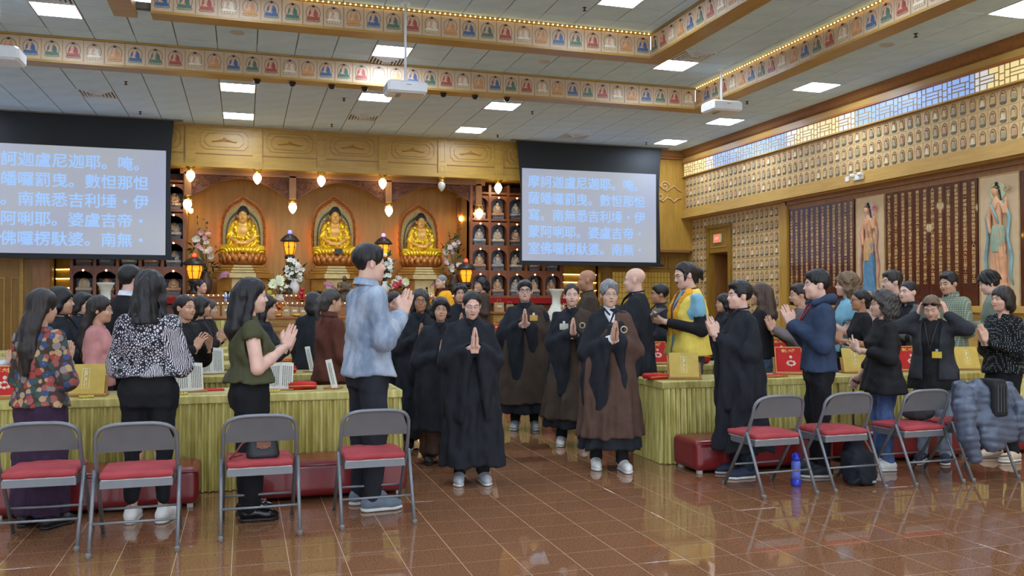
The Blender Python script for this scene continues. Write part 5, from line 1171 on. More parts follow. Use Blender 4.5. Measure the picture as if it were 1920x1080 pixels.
    # ---- flowers
    def flower_mesh(name, n, r, rgb, core=(216, 190, 110), cup=.4):
        m = MB()
        for ring, (k, rr) in enumerate(((n, r), (n - 2, r * .65))):
            for i in range(k):
                a = 6.283 * (i + .5 * ring) / k; c, s = math.cos(a), math.sin(a); zz = cup * rr
                m.mat(0)._add([(0, 0, 0), (c * rr * .55 - s * rr * .33, s * rr * .55 + c * rr * .33, zz * .6 + .01 * ring), (c * rr, s * rr, zz + .01 * ring), (c * rr * .55 + s * rr * .33, s * rr * .55 - c * rr * .33, zz * .6 + .01 * ring)], [(0, 3, 2, 1)], True)
        m.mat(1).sphere((0, 0, r * .18), r * .16, 6, 4); return m.mesh(name, [plain('petal_%d_%d_%d' % rgb, rgb, .6), plain('flower_core', core, .6)])
    lf = MB(); lf._add([(0, 0, 0), (.03, .07, .02), (0, .17, -.01), (-.03, .07, .02)], [(0, 1, 2, 3)], True); leaf = lf.mesh('leaf', plain('leaf_green', (62, 92, 50), .5, var=.25))
    F = {k: flower_mesh('flower', *a) for k, a in dict(white=(8, .075, (226, 216, 200)), pink=(8, .07, (222, 168, 168)), lily=(6, .06, (236, 236, 224)), hyd=(10, .085, (222, 226, 188)), red=(10, .08, (190, 40, 70)), orchid=(5, .045, (206, 140, 170)), orange=(8, .05, (226, 110, 40)), rose=(9, .07, (206, 176, 176))).items()}
    vw = plain('vase_white', (228, 226, 222), .2); vb = plain('vase_dark', (74, 56, 44), .3)
    def bouquet(px, py, Y, zb, lab, kinds, n, rx, rz_, vmat, vh=.32, vr=.11, leaves=26, spray=0, face=-1):
        X = at_y(px, py, Y)[0]; zc = at_y(px, py, Y)[2] - zb; t = thing('flower_arrangement', lab, 'flowers', (X, Y, zb))
        MB().lathe((0, 0, 0), [(vr * .6, 0), (vr, vh * .3), (vr * 1.05, vh * .55), (vr * .6, vh * .85), (vr * .8, vh)], 14).build('vase', vmat, t); g = random.Random(px)
        sm = MB()
        for i in range(n):
            a = g.uniform(0, 6.28); q = g.random() ** .6; p = (rx * q * math.cos(a), g.uniform(-.16, .02) - .05 * (1 - q), zc + rz_ * q * math.sin(a)); k = kinds[i % len(kinds)]
            inst('flower', F[k], t, p, (R(70) + g.uniform(-.5, .3), 0, g.uniform(-.7, .7)), g.uniform(.85, 1.25)); sm.tube([(0, 0, vh * .9), (p[0] * .5, p[1] * .3, (vh + p[2]) / 2), p], .005, 5)
        for i in range(spray):
            a = g.uniform(-.6, .6); q = (rx * 1.0 * math.sin(a), g.uniform(-.1, .1), zc + rz_ * (1.0 + .7 * g.random())); sm.tube([(0, 0, vh), (q[0] * .6, 0, zc), q], .004, 4)
            for j in range(5): inst('leaf', leaf, t, (q[0] * (.6 + .1 * j), q[1], zc + (q[2] - zc) * (.3 + .18 * j)), (g.uniform(.2, 1.6), g.uniform(-.5, .5), g.uniform(0, 6.28)), .6)
        for i in range(leaves):
            a = g.uniform(0, 6.28); q = g.random() ** .5; inst('leaf', leaf, t, (rx * q * math.cos(a), g.uniform(-.08, .1), zc - rz_ * .15 + rz_ * 1.05 * q * math.sin(a)), (g.uniform(-1.2, 1.2), g.uniform(-.8, .8), g.uniform(0, 6.28)), g.uniform(.8, 1.3))
        sm.build('stems', plain('stem_green', (70, 96, 56), .6), t)
    bouquet(386, 472, 19.78, 1.62, 'tall bouquet of cream flowers beside the left altar lantern', ['white', 'white', 'pink'], 15, .33, .42, vb, .5, .14, 40, 5); bouquet(852, 476, 19.78, 1.6, 'tall bouquet of cream flowers beside the right altar lantern', ['white', 'rose', 'white'], 15, .3, .4, vb, .5, .14, 40, 5)
    bouquet(552, 508, 19.15, 1.62, 'white lilies in a white vase below the left tall lantern', ['lily'], 22, .22, .28, vw, .34, .1, 24); bouquet(722, 500, 19.15, 1.62, 'white lilies below the right tall lantern', ['lily'], 18, .18, .26, vw, .3, .09, 24)
    bouquet(524, 534, 18.75, 1.46, 'pale hydrangeas beside the stacked yellow fruit', ['hyd', 'hyd', 'lily'], 9, .2, .14, vw, .16, .09, 18); bouquet(752, 537, 18.75, 1.46, 'white and crimson peonies in front of the right buddha', ['hyd', 'red', 'hyd', 'red', 'rose'], 13, .22, .17, vw, .16, .09, 18)
    def orchid(px, Y, zb, lab, sgn, hh=.5):
        X = at_y(px, 540, Y)[0]; t = thing('potted_orchid', lab, 'orchid', (X, Y, zb)); MB().lathe((0, 0, 0), [(.06, 0), (.085, .14), (.08, .15), (.05, .14)], 12).build('pot', plain('black_gloss', (22, 22, 24)), t)
        for k in range(2):
            pts = [(0, 0, .14), (.02 * sgn, 0, hh * .7), (sgn * (.1 + .06 * k), -.02, hh), (sgn * (.24 + .06 * k), -.04, hh - .08 - .08 * k)]; MB().tube(pts, .005, 5).build('stem', plain('stem_green', (70, 96, 56)), t)
            for i in range(6): u = i / 5; inst('flower', F['orchid'], t, (sgn * (.06 + .2 * u + .04 * k), -.05, hh - .02 - .1 * u * u - .06 * k), (R(75), 0, .3 * i))
        for i in range(5): inst('leaf', leaf, t, (0, 0, .15), (.5, 0, 1.25 * i), 1.3)
    orchid(432, 18.8, 1.46, 'pink orchid in a black pot under the left buddha', -1, .62); orchid(604, 18.8, 1.46, 'pale pink orchid left of the bronze figurine', 1, .42); orchid(830, 18.8, 1.46, 'pink orchid sprays beside the elderly monk', -1, .5); orchid(838, 19.2, 1.62, 'violet orchid near the right bouquet', -1, .36)
    # ---- fruit pyramids, each fruit its own thing
    def fruit(px, Y, zb, n3, rgb, nm, lab, r=.058):
        X = at_y(px, 560, Y)[0]; m = MB(); m.sphere((0, 0, 0), (r, r, r * .95), 12, 8); m.mat(1).tube([(0, 0, r * .8), (.004, 0, r * 1.1)], .004, 5); me = m.mesh(nm, [plain('fruit_%d' % rgb[0], rgb, .35), plain('stem_brown', (84, 60, 40), .6)])
        inst('fruit_plate', MB().lathe((0, 0, 0), [(.04, 0), (.05, .03), (.14, .05), (.14, .056), (.04, .04)], 16).mesh('fruit_plate', gold('brass', (214, 170, 70))), None, (X, Y, zb), label=f'small brass plate holding the {lab}', cat='plate')
        k = 0
        for (x, y, z) in n3: inst(nm, me, None, (X + x * r * 2, Y + y * r * 2, zb + .05 + r + z * r * 1.62), label=f'{["lower left", "lower right", "rear", "top", "uppermost"][k]} {lab.split(" on ")[0].rstrip("s") if nm != "peach" else nm} of the pyramid on the altar', cat=nm, group=lab); k += 1
    fruit(506, 18.7, 1.46, ((-.52, -.2, 0), (.52, -.2, 0), (0, .6, 0), (0, .1, 1)), (222, 204, 96), 'lemon', 'yellow pomelos'); fruit(566, 18.7, 1.46, ((-.52, -.2, 0), (.52, -.2, 0), (0, .6, 0), (-.1, .1, 1), (.05, .1, 2)), (176, 36, 44), 'apple', 'red apples', .05)
    # ---- small statuary and frames
    v = Vol((-.2, -.16, 0), (.2, .16, .62), .012); v.loft([(0, .13, .1, 0), (.2, .12, .09, 0), (.36, .1, .08, 0), (.44, .04, .04, 0)], 0); v.chain([(-.1, 0, .38), (-.13, -.03, .24), (0, -.12, .28)], [.05, .045, .03], .02); v.chain([(.1, 0, .38), (.13, -.03, .24), (0, -.12, .28)], [.05, .045, .03], .02); v.ell((0, -.01, .5), (.05, .055, .065), .02); v.noise(.008, 50, 2)
    X = at_y(646, 540, 18.8)[0]; v.build('bronze_figurine', plain('bronze', (92, 76, 56), .4, .5), None, loc=(X, 18.8, 1.46), label='bronze robed figurine standing before the middle buddha', cat='figurine')
    X = at_y(876, 536, 18.7)[0]; t = thing('picture_frame', 'small gold picture frame near the right lantern', 'picture frame', (X, 18.7, 1.46)); m = MB(); m.frame(-.11, .11, 0, .28, .025, -.01, .015); m.build('frame', gold('brass', (214, 170, 70)), t); MB().box(-.09, .09, 0, .008, .02, .26).build('print', plain('print_cream', (206, 190, 150), .6), t)
    for k, (px, lab) in enumerate(((423, 'left'), (431, 'middle'), (439, 'right'))):
        X = at_y(px, 556, 18.5)[0]; t = thing('drink_bottle', f'{lab} of three clear water bottles with blue labels on the altar edge', 'bottle', (X, 18.66, 1.465)); MB().lathe((0, 0, 0), [(.03, 0), (.032, .06), (.032, .14), (.014, .18), (.014, .2)], 10).build('body', plain('clear_plastic', (200, 214, 226), .15), t); MB().lathe((0, 0, 0), [(.0335, .06), (.0335, .11)], 10).build('wrap', plain('label_blue', (110, 150, 200), .4), t)
    # ---- paper gift bags, basket, plates
    kr = plain('kraft', (176, 146, 98), .8)
    for k, (px, w, h) in enumerate(((402, .2, .22), (426, .19, .22), (447, .16, .2), (536, .16, .2), (552, .16, .19), (568, .15, .18), (582, .14, .18), (925, .2, .2), (945, .14, .16))):
        X = at_y(px, 590, 18.2)[0]; t = thing('gift_bag', ['first', 'second', 'third', 'fourth', 'fifth', 'sixth', 'seventh', 'eighth', 'ninth'][k] + ' brown paper gift bag from the left on the offering counter', 'paper bag', (X, 18.12 - (.35 if k > 6 else 0), 1.172 if k < 7 else 1.252), group='paper bags on the offering counter')
        MB().bbox(-w / 2, w / 2, -.045, .045, 0, h, .004).build('body', kr, t); MB().box(-w * .26, w * .26, -.049, -.045, h * .5, h * .7).build('label', plain('label_white', (226, 222, 210), .6), t); MB().tube([(-.04, 0, h), (-.035, 0, h + .06), (.035, 0, h + .06), (.04, 0, h)], .004, 5).build('handle', kr, t)
    X = at_y(520, 590, 18.15)[0]; t = thing('flower_basket', 'wicker basket with arched handle and orange flowers on the counter', 'basket', (X, 18.15, 1.172)); MB().lathe((0, 0, 0), [(.09, 0), (.12, .06), (.12, .12), (.1, .12)], 14).build('basket', plain('wicker', (176, 112, 48), .6), t); MB().tube([(-.19 * math.cos(a), 0, .1 + .28 * math.sin(a)) for a in [3.14 * i / 14 for i in range(15)]], .01, 6).build('handle', plain('wicker_pale', (206, 168, 100), .6), t)
    for i in range(9): inst('flower', F['orange'], t, (.1 * math.cos(.7 * i), -.06 + .05 * math.sin(.7 * i), .16 + .04 * (i % 3)), (R(50), 0, i))
    for i in range(8): inst('leaf', leaf, t, (.05 * math.cos(.8 * i), 0, .13), (1.0, 0, .8 * i), 1)
    for k, (px, n) in enumerate(((556, 3), (592, 2), (520, 2))):
        X = at_y(px, 600, 18.0)[0]; t = thing('sweet_plate', ['gold plate of yellow sweets by the gift bags', 'gold plate of sweets left of the brown jacket', 'gold plate under the flower basket'][k], 'plate', (X, 17.98, 1.172)); MB().lathe((0, 0, 0), [(.03, 0), (.1, .02), (.1, .026), (.02, .01)], 14).build('dish', gold('brass', (214, 170, 70)), t)
        for i in range(6): MB().sphere((.05 * math.cos(i), .05 * math.sin(i), .036), (.024, .024, .016), 7, 4).build('sweet', plain('sweet_yellow', (220, 180, 90), .5), t)
    # glass trophies
    gm, tt = newmat('crystal', (.9, .93, .95, 1), .05, 0, .5); tt.b.inputs['Transmission Weight'].default_value = .85; MATS['crystal'] = gm
    for k, px in enumerate((748, 757, 766)):
        X = at_y(px, 590, 18.1)[0]; t = thing('crystal_ornament', ['left', 'middle', 'right'][k] + ' faceted crystal ornament on the offering counter', 'ornament', (X, 18.05, 1.172)); MB().lathe((0, 0, 0), [(.03, 0), (.03, .02), (.012, .03), (.03, .12), (.02, .2), (.004, .23)], 6, False).build('crystal', gm, t); MB().lathe((0, 0, -.0), [(.036, 0), (.036, .012)], 8).build('foot', gold('brass', (214, 170, 70)), t)
    # big floor vases on stands
    por = plain('porcelain', (206, 204, 188), .2, 0, .5, .1); 
    for k, (px, Y, z0, sc, lab) in enumerate(((1043, 16.4, .62, 1.0, 'tall painted porcelain vase behind the woman with the white badge'), (198, 16.4, .75, .95, 'porcelain vase with wide fluted rim at the left behind the pink cardigan'))):
        X = at_y(px, 560, Y)[0]; st = thing('vase_stand', lab.split(' ')[0] + ' wooden stand carrying the ' + ('right' if k == 0 else 'left') + ' porcelain vase', 'stand', (X, Y, 0)); MB().bbox(-.2, .2, -.2, .2, z0 - .06, z0, .01).build('top', OAKDX(), st)
        for sx in (-1, 1):
            for sy in (-1, 1): MB().box(sx * .17 - .02, sx * .17 + .02, sy * .17 - .02, sy * .17 + .02, 0, z0 - .06).build('leg', OAKDX(), st)
        t = thing('porcelain_vase', lab, 'vase', (X, Y, z0)); t.scale = (sc,) * 3
        MB().lathe((0, 0, 0), [(.1, 0), (.12, .02), (.19, .3), (.215, .48), (.2, .6), (.12, .74), (.085, .82), (.085, .95), (.13, 1.05), (.155, 1.09), (.15, 1.1), (.08, 1.02)], 28).build('body', por, t)
        m = MB(); g = random.Random(k)
        for q in range(26):
            a = g.uniform(0, 6.28); z = g.uniform(.2, .6); r_ = .13 + .085 * math.sin(min(1, z / .5) * 1.57); r_ = np.interp(z, [.02, .3, .48, .6], [.12, .19, .215, .2]) + .002; m.sphere((r_ * math.cos(a), r_ * math.sin(a), z), (.02, .02, .03), 6, 4)
        m.build('painted_motif', plain('motif_grey', (84, 92, 100), .4), t)
    t = thing('offering_chest', 'low carved oak chest between aisle and right shelf', 'chest', (5.0, 17.55, 0)); MB().bbox(0, 1.5, 0, .5, 0, 1.2, .01).build('body', OAKX(), t); m = MB(); m.frame(.08, 1.42, .2, 1.05, .06, -.02, 0); m.build('panel', OAKD(), t); MB().bbox(-.04, 1.54, -.04, .52, 1.2, 1.25, .01).build('lid', wd, t)
altar_items()

# ------------------------------------------------------------------ relief figures on the right wall
def bodhisattva(y0, w, lab, skirt, sash, flip, seed):
    X = XW - .06; t = thing('relief_panel', lab, 'relief panel', (X, y0, 1.40), R(-90)); h = 1.93
    MB().box(.012, w - .012, 0, .03, 0, h).build('ground', plain('panel_cream', (214, 184, 142), .6, var=.05), t); m = MB(); m.frame(0, w, 0, h, .014, -.012, .03); m.build('frame', plain('panel_edge', (196, 160, 110), .5), t)
    cx = w / 2; f = -1 if flip else 1; sk = plain('relief_skin', (222, 166, 120), .5, var=.06)
    def P(x, y, z): return (cx + f * x, y, z)
    d = MB(); d.T = Matrix.Translation(P(-.02, -.004, 1.68)) @ Matrix.Rotation(R(90), 4, 'X'); d.lathe((0, 0, 0), [(.15, 0), (.15, .008), (.13, .012), (.01, .012)], 28); d.build('halo', plain('halo_%d' % seed, (214, 180, 176) if seed == 1 else (206, 206, 160), .5), t)
    v = Vol((cx - .34, -.14, .2), (cx + .34, .02, 1.9), .0095)
    v.ell(P(-.03, -.04, 1.68), (.05, .05, .07), 0); v.cone(P(-.025, -.03, 1.62), P(-.015, -.03, 1.56), .028, .032, .02)
    v.loft([(1.12, .075, .045, -.02, cx + f * .0), (1.25, .068, .042, -.02, cx - f * .005), (1.38, .088, .052, -.02, cx - f * .012), (1.5, .105, .05, -.02, cx - f * .015), (1.56, .05, .035, -.02, cx - f * .015)], .03)
    v.chain([P(-.11, -.03, 1.5), P(-.15, -.04, 1.3), P(-.11, -.07, 1.12)], [.038, .032, .022], .02); v.chain([P(.085, -.03, 1.5), P(.15, -.05, 1.36), P(.17, -.06, 1.5)], [.038, .03, .02], .02); v.ell(P(.172, -.06, 1.54), (.022, .02, .032), .01); v.ell(P(-.1, -.07, 1.09), (.022, .02, .034), .01)
    for s in (-1, 1): v.ell(P(s * .05, -.05, .2 + .03), (.04, .045, .03), .01)
    v.mask(lambda X_, Y_, Z_: Y_ - .0 + 0 * X_ + 0 * Z_); v.build('figure', sk, t)
    v = Vol((cx - .3, -.14, .18), (cx + .3, .02, 1.24), .0095); fo = lambda th, z: .008 * np.sin(13 * th + 9 * z)
    v.loft([(.22, .15, .06, -.01, cx), (.5, .125, .062, -.015, cx), (.8, .115, .065, -.02, cx + f * .01), (1.05, .1, .058, -.02, cx + f * .008), (1.17, .08, .05, -.02, cx)], 0, fo); v.noise(.004, 60, seed); v.mask(lambda X_, Y_, Z_: Y_ - .0 + 0 * X_ + 0 * Z_); v.build('skirt', plain('skirt_%d' % seed, skirt, .55, var=.15, vscale=12), t)
    v = Vol((cx - .3, -.16, .75), (cx + .3, .02, 1.24), .0095); v.loft([(.78, .06, .05, -.05, cx), (.95, .12, .066, -.025, cx), (1.12, .1, .06, -.02, cx), (1.18, .084, .055, -.02, cx)], 0, lambda th, z: .006 * np.sin(20 * th)); v.mask(lambda X_, Y_, Z_: Y_ - .0 + 0 * X_ + 0 * Z_); v.build('apron', plain('apron_%d' % seed, (214, 160, 100) if seed == 1 else (150, 170, 140), .55, var=.2), t)
    m = MB()
    for s in (-1, 1): m.tube([P(s * .1, -.04, 1.53), P(s * .2, -.03, 1.3), P(s * .17, -.03, 1.0), P(s * .23, -.02, .7), P(s * .2, -.02, .45), P(s * .25, -.015, .3)], [.022, .026, .022, .026, .022, .008], 7)
    m.tube([P(-.1, -.06, 1.53), P(0, -.085, 1.36), P(.06, -.08, 1.2)], [.02, .018, .016], 6); m.build('scarf', plain('scarf_%d' % seed, sash, .55, var=.2), t)
    m = MB(); m.sphere(P(-.02, -.03, 1.735), (.052, .045, .038), 10, 6); m.sphere(P(-.015, -.03, 1.79), (.025, .025, .03), 8, 5); m.tube([P(.02, -.02, 1.7), P(.045, -.02, 1.6), P(.06, -.02, 1.45)], [.018, .014, .006], 6); m.build('hair', plain('relief_hair', (40, 48, 52), .5), t)
    m = MB()
    for i in range(7): a = 1.05 + .17 * i * 1.0; m.sphere(P(-.03 + .05 * math.cos(.449 * i), -.065, 1.735 + .012 * math.sin(.449 * i)), .009, 6, 4)
    for i in range(9): u = i / 8; m.sphere(P(-.07 + .12 * u, -.082, 1.5 - .1 * math.sin(3.14 * u)), .009, 6, 4)
    m.build('jewellery', gold('brass', (214, 170, 70)), t)
    m = MB(); m.tube([P(.17, -.07, 1.5), P(.185, -.06, 1.62), P(.18, -.05, 1.68)], .006, 5)
    for i in range(7): m.sphere(P(.18 + .03 * math.cos(.9 * i), -.055, 1.7 + .03 * math.sin(.9 * i)), (.022, .015, .022), 7, 4)
    m.build('held_flower', plain('held_%d' % seed, (196, 110, 96) if seed == 1 else (170, 150, 110), .5), t)
    lo = MB()
    for r_, n, z in ((.17, 9, .1), (.15, 8, .16), (.12, 7, .06)):
        for i in range(n): a = math.pi * (i + .5) / n; lo.sphere((cx + r_ * math.cos(a), -.02 - .05 * math.sin(a), z), (.04, .03, .055), 7, 5)
    lo.build('lotus', plain('lotus_%d' % seed, (150, 124, 150) if seed == 1 else (120, 136, 160), .5, var=.3, vscale=16), t); m = MB(); m.lathe((cx, -.01, .17), [(.13, 0), (.14, .03), (.1, .05)], 18, sy=.5); m.build('lotus_seat', plain('seat_gold', (216, 180, 110), .5), t)
bodhisattva(13.12, .73, 'painted relief of a standing figure in blue skirt holding a flower', (96, 140, 168), (196, 140, 120), False, 1)
bodhisattva(10.37, .71, 'painted relief of a standing figure in peach skirt holding a vase', (222, 164, 120), (132, 168, 168), False, 2)
# ================================================================== PEOPLE
def rotm(ax, a): return np.array(Matrix.Rotation(a, 3, ax), np.float32)
def make_hand(curl=0.0, spread=0.0, h=.0054):
    """right hand: wrist at origin, fingers +z, palm +x, thumb +y"""
    v = Vol((-.05, -.075, -.06), (.10, .09, .19), h)
    v.cone((0, 0, -.055), (0, 0, .0), .0265, .024, 0); v.box((0, .001, .048), (.0135, .041, .047), .012, .02)
    L = [(.031, .073), (.0105, .081), (-.0105, .075), (-.0305, .057)]
    for i, (y, l) in enumerate(L):
        a = .15 + curl; p = np.array([.0, y, .086]); d = np.array([math.sin(a * .35), spread * (y / .03), math.cos(a * .35)])
        r = .0094 - .0006 * (i == 3)
        for seg, (f, aa) in enumerate(((.45, a * .35), (.3, a * 1.0), (.25, a * 1.5))):
            d = np.array([math.sin(aa), spread * (y / .03), math.cos(aa)]); q = p + d * l * f; v.cone(p, q, r, r - .0008, .004); p = q; r -= .0006
    v.chain([(.002, .03, .022), (.008, .052, .05), (.012 + .02 * curl, .058, .078), (.016 + .03 * curl, .055, .098)], [.0145, .0125, .0105, .009], .012)
    return v.mesh()
HANDS = {'flat': (0,), 'grip': (1.25,), 'soft': (.45, .25), 'open': (.12, .55)}
HAND = {k: make_hand(*a) for k, a in HANDS.items()}; HAND_FAR = {k: make_hand(*a, h=.0075) for k, a in HANDS.items()}
def mirror(VQ): V, Q = VQ; V = V.copy(); V[:, 0] *= -1; return V, Q[:, ::-1]
def xf(VQ, M, t): return (VQ[0] @ np.asarray(M, np.float32).T + np.asarray(t, np.float32), VQ[1])
def hand_at(kind, side, wrist, fdir, palm, far=False):
    """side +1 = person's left; fdir finger direction; palm = direction the palm faces"""
    z = np.array(fdir, float); z /= np.linalg.norm(z); x = np.array(palm, float); x -= z * (x @ z); x /= np.linalg.norm(x); y = np.cross(z, x)
    VQ = (HAND_FAR if far else HAND)[kind]
    if side > 0: VQ = mirror(VQ); M = np.stack([-x, -np.cross(z, x) * -1 * -1, z], 1); M = np.stack([-x, np.cross(z, -x), z], 1); M = np.stack([-x, -np.cross(z, x), z], 1)
    else: M = np.stack([x, y, z], 1)
    return xf(VQ, M, wrist)
# ---- hair, in head coordinates
def hair_mesh(style, h, seed, big=1.0):
    v = Vol((-.16, -.16, -.5 if 'long' in style else -.24), (.16, .24, .19), h); g = .0
    cap = lambda gx, gy, gz: v.ell((0, .016, .04), (.0755 + gx, .095 + gy, .081 + gz), 0)
    cutf = dict(w=.060, z=-.022, hz=.098)
    if style == 'buzz': cap(.005, .005, .006); cutf = dict(w=.062, z=-.03, hz=.098)
    elif style == 'short': cap(.012, .012, .016); v.ell((0, -.05, .085), (.06, .04, .03), .02)
    elif style == 'swept': cap(.014, .013, .02); v.ell((.02, -.06, .09), (.055, .035, .028), .02, rot=('Z', .3))
    elif style in ('bob', 'long', 'longtail', 'wavy', 'longback'): cap(.016, .016, .018)
    elif style in ('tied', 'pony', 'bun', 'ponybig'): cap(.007, .008, .007)
    elif style in ('curly', 'curlybob'): cap(.022, .022, .028)
    elif style == 'bowl': cap(.015, .014, .016); v.ell((0, -.06, .07), (.066, .038, .04), .02)
    if style in ('bob', 'bowl'):
        for s in (-1, 1): v.chain([(s * .07, .0, .02), (s * .078, .01, -.06), (s * .07, .015, -.10 if style == 'bob' else -.055)], [.03, .028, .016], .03)
        v.chain([(0, .08, .0), (0, .085, -.08), (0, .075, -.12 if style == 'bob' else -.085)], [.07, .062, .035], .03)
    if style == 'curlybob':
        for s in (-1, 1): v.chain([(s * .08, .015, .03), (s * .088, .02, -.06), (s * .075, .03, -.13)], [.035, .038, .028], .03)
        v.chain([(0, .08, .02), (0, .085, -.07), (0, .075, -.14)], [.08, .075, .05], .03)
    if style in ('long', 'wavy', 'longback'):
        e = {'long': -.34, 'wavy': -.3, 'longback': -.46}[style]
        for s in (-1, 1): v.chain([(s * .07, .01, .02), (s * .082, .03, -.08), (s * .085, .05, -.18), (s * .06, .085, e)], [.03, .03, .034, .018], .03)
        v.chain([(0, .08, .0), (0, .10, -.12), (0, .115, -.24), (0, .12, e)], [.075, .07, .075, .03], .03)
    if style == 'longtail':
        v.chain([(0, .07, -.02), (0, .11, -.09), (0, .12, -.16), (.0, .135, -.3), (.0, .14, -.47)], [.06, .045, .055, .06, .03], .03)
        for s in (-1, 1): v.chain([(s * .06, .05, -.02), (s * .045, .11, -.15), (s * .05, .13, -.36)], [.03, .03, .02], .03)
    if style == 'bun': v.ell((0, .115, -.005), (.034, .03, .032), .012)
    if style == 'pony': v.chain([(0, .1, .02), (0, .15, -.0), (0, .165, -.08), (0, .15, -.18)], [.026, .028, .026, .01], .012)
    if style == 'ponybig': v.ell((0, .125, .02), (.035, .035, .035), .01); v.chain([(0, .1, .02), (0, .16, .0), (0, .165, -.07)], [.024, .03, .015], .012)
    if style in ('tied', 'pony', 'bun', 'ponybig'): v.chain([(0, .085, .0), (0, .08, -.06)], [.06, .045], .03)
    w = cutf['w'] + (0.006 if style in ('tied', 'pony', 'bun', 'ponybig', 'short', 'swept') else 0)
    zt = .046 if style in ('bowl', 'bob') else .066 if style in ('tied', 'pony', 'bun', 'ponybig') else .058
    # face opening: clear everything in front of a slanted plane below the hairline, and ears/cheeks for short cuts
    def face(X, Y, Z):
        e = ((np.abs(X) / w) ** 2.6 + ((Z - (zt - .098)) / .098) ** 2) ** .5 - 1
        return np.maximum(e * .06, Y - (-.03))
    v.mask(lambda X, Y, Z: -face(X, Y, Z))
    if style in ('short', 'swept', 'buzz', 'curly', 'tied', 'pony', 'bun', 'ponybig'):
        lim = {'curly': -.03}.get(style, -.02)
        def low(X, Y, Z):       # hair ends above the ears, lower at the nape
            line = np.where(Y > .045, -.075, np.where(Y > -.012, .012 + 0 * Y, lim + .0))
            return line - Z
        if style not in ('curly',): v.mask(lambda X, Y, Z: np.minimum(low(X, Y, Z), .03) if style in ('short', 'swept', 'buzz') else np.where(Y < .03, .0 - Z - .025, -.085 - Z) - (0 if style in ('short',) else 0) if style not in ('pony', 'ponybig', 'bun') else np.where(Y < .03, -.03 - Z, -.2 - Z))
    if style in ('curly', 'curlybob'): v.noise(.011, 95, seed)
    elif style == 'wavy': v.noise(.008, 60, seed, (1.6, 1.6, .5))
    elif style != 'buzz': v.noise(.0035, 120, seed, (1.5, 1.5, .22)); v.noise(.003, 45, seed + 1, (1, 1, .5))
    return v.mesh()
def hair_mat(name, rgb, rough=.42):
    if name in MATS: return MATS[name]
    c = srgb(*rgb); m, t = newmat(name, c, rough, 0, .45); v = t.coord('Object', (1, 1, .12)); n = t.noise(v, 160, 3)
    t.lk(t.ramp(n.outputs[0], ((.35, tuple(x * .55 for x in c[:3]) + (1,)), (.7, tuple(min(1, x * 1.5) for x in c[:3]) + (1,)))), t.b.inputs['Base Color']); t.bump(n.outputs[0], .5, .006); MATS[name] = m; return m
HAIR = {'black': (26, 24, 26), 'dark': (40, 33, 30), 'brown': (74, 54, 42), 'grey': (128, 130, 132), 'pepper': (62, 58, 56), 'lightbrown': (112, 88, 62)}
SKIN = {'a': (222, 180, 154), 'b': (210, 166, 138), 'c': (184, 136, 106), 'd': (140, 94, 68), 'p': (230, 190, 170), 'o': (216, 178, 154)}
def skin_mat(k):
    n = 'skin_' + k
    if n in MATS: return MATS[n]
    c = srgb(*SKIN[k]); m, t = newmat(n, c, .5, 0, .35); m.node_tree.nodes['Principled BSDF'].inputs['Subsurface Weight'].default_value = 0
    v = t.coord('Object'); q = t.noise(v, 14, 3); lo = tuple(x * f for x, f in zip(c[:3], (.94, .86, .84))) + (1,)
    t.lk(t.ramp(q.outputs[0], ((.35, lo), (.65, c))), t.b.inputs['Base Color']); t.bump(t.noise(v, 220, 2).outputs[0], .08, .002); MATS[n] = m; return m

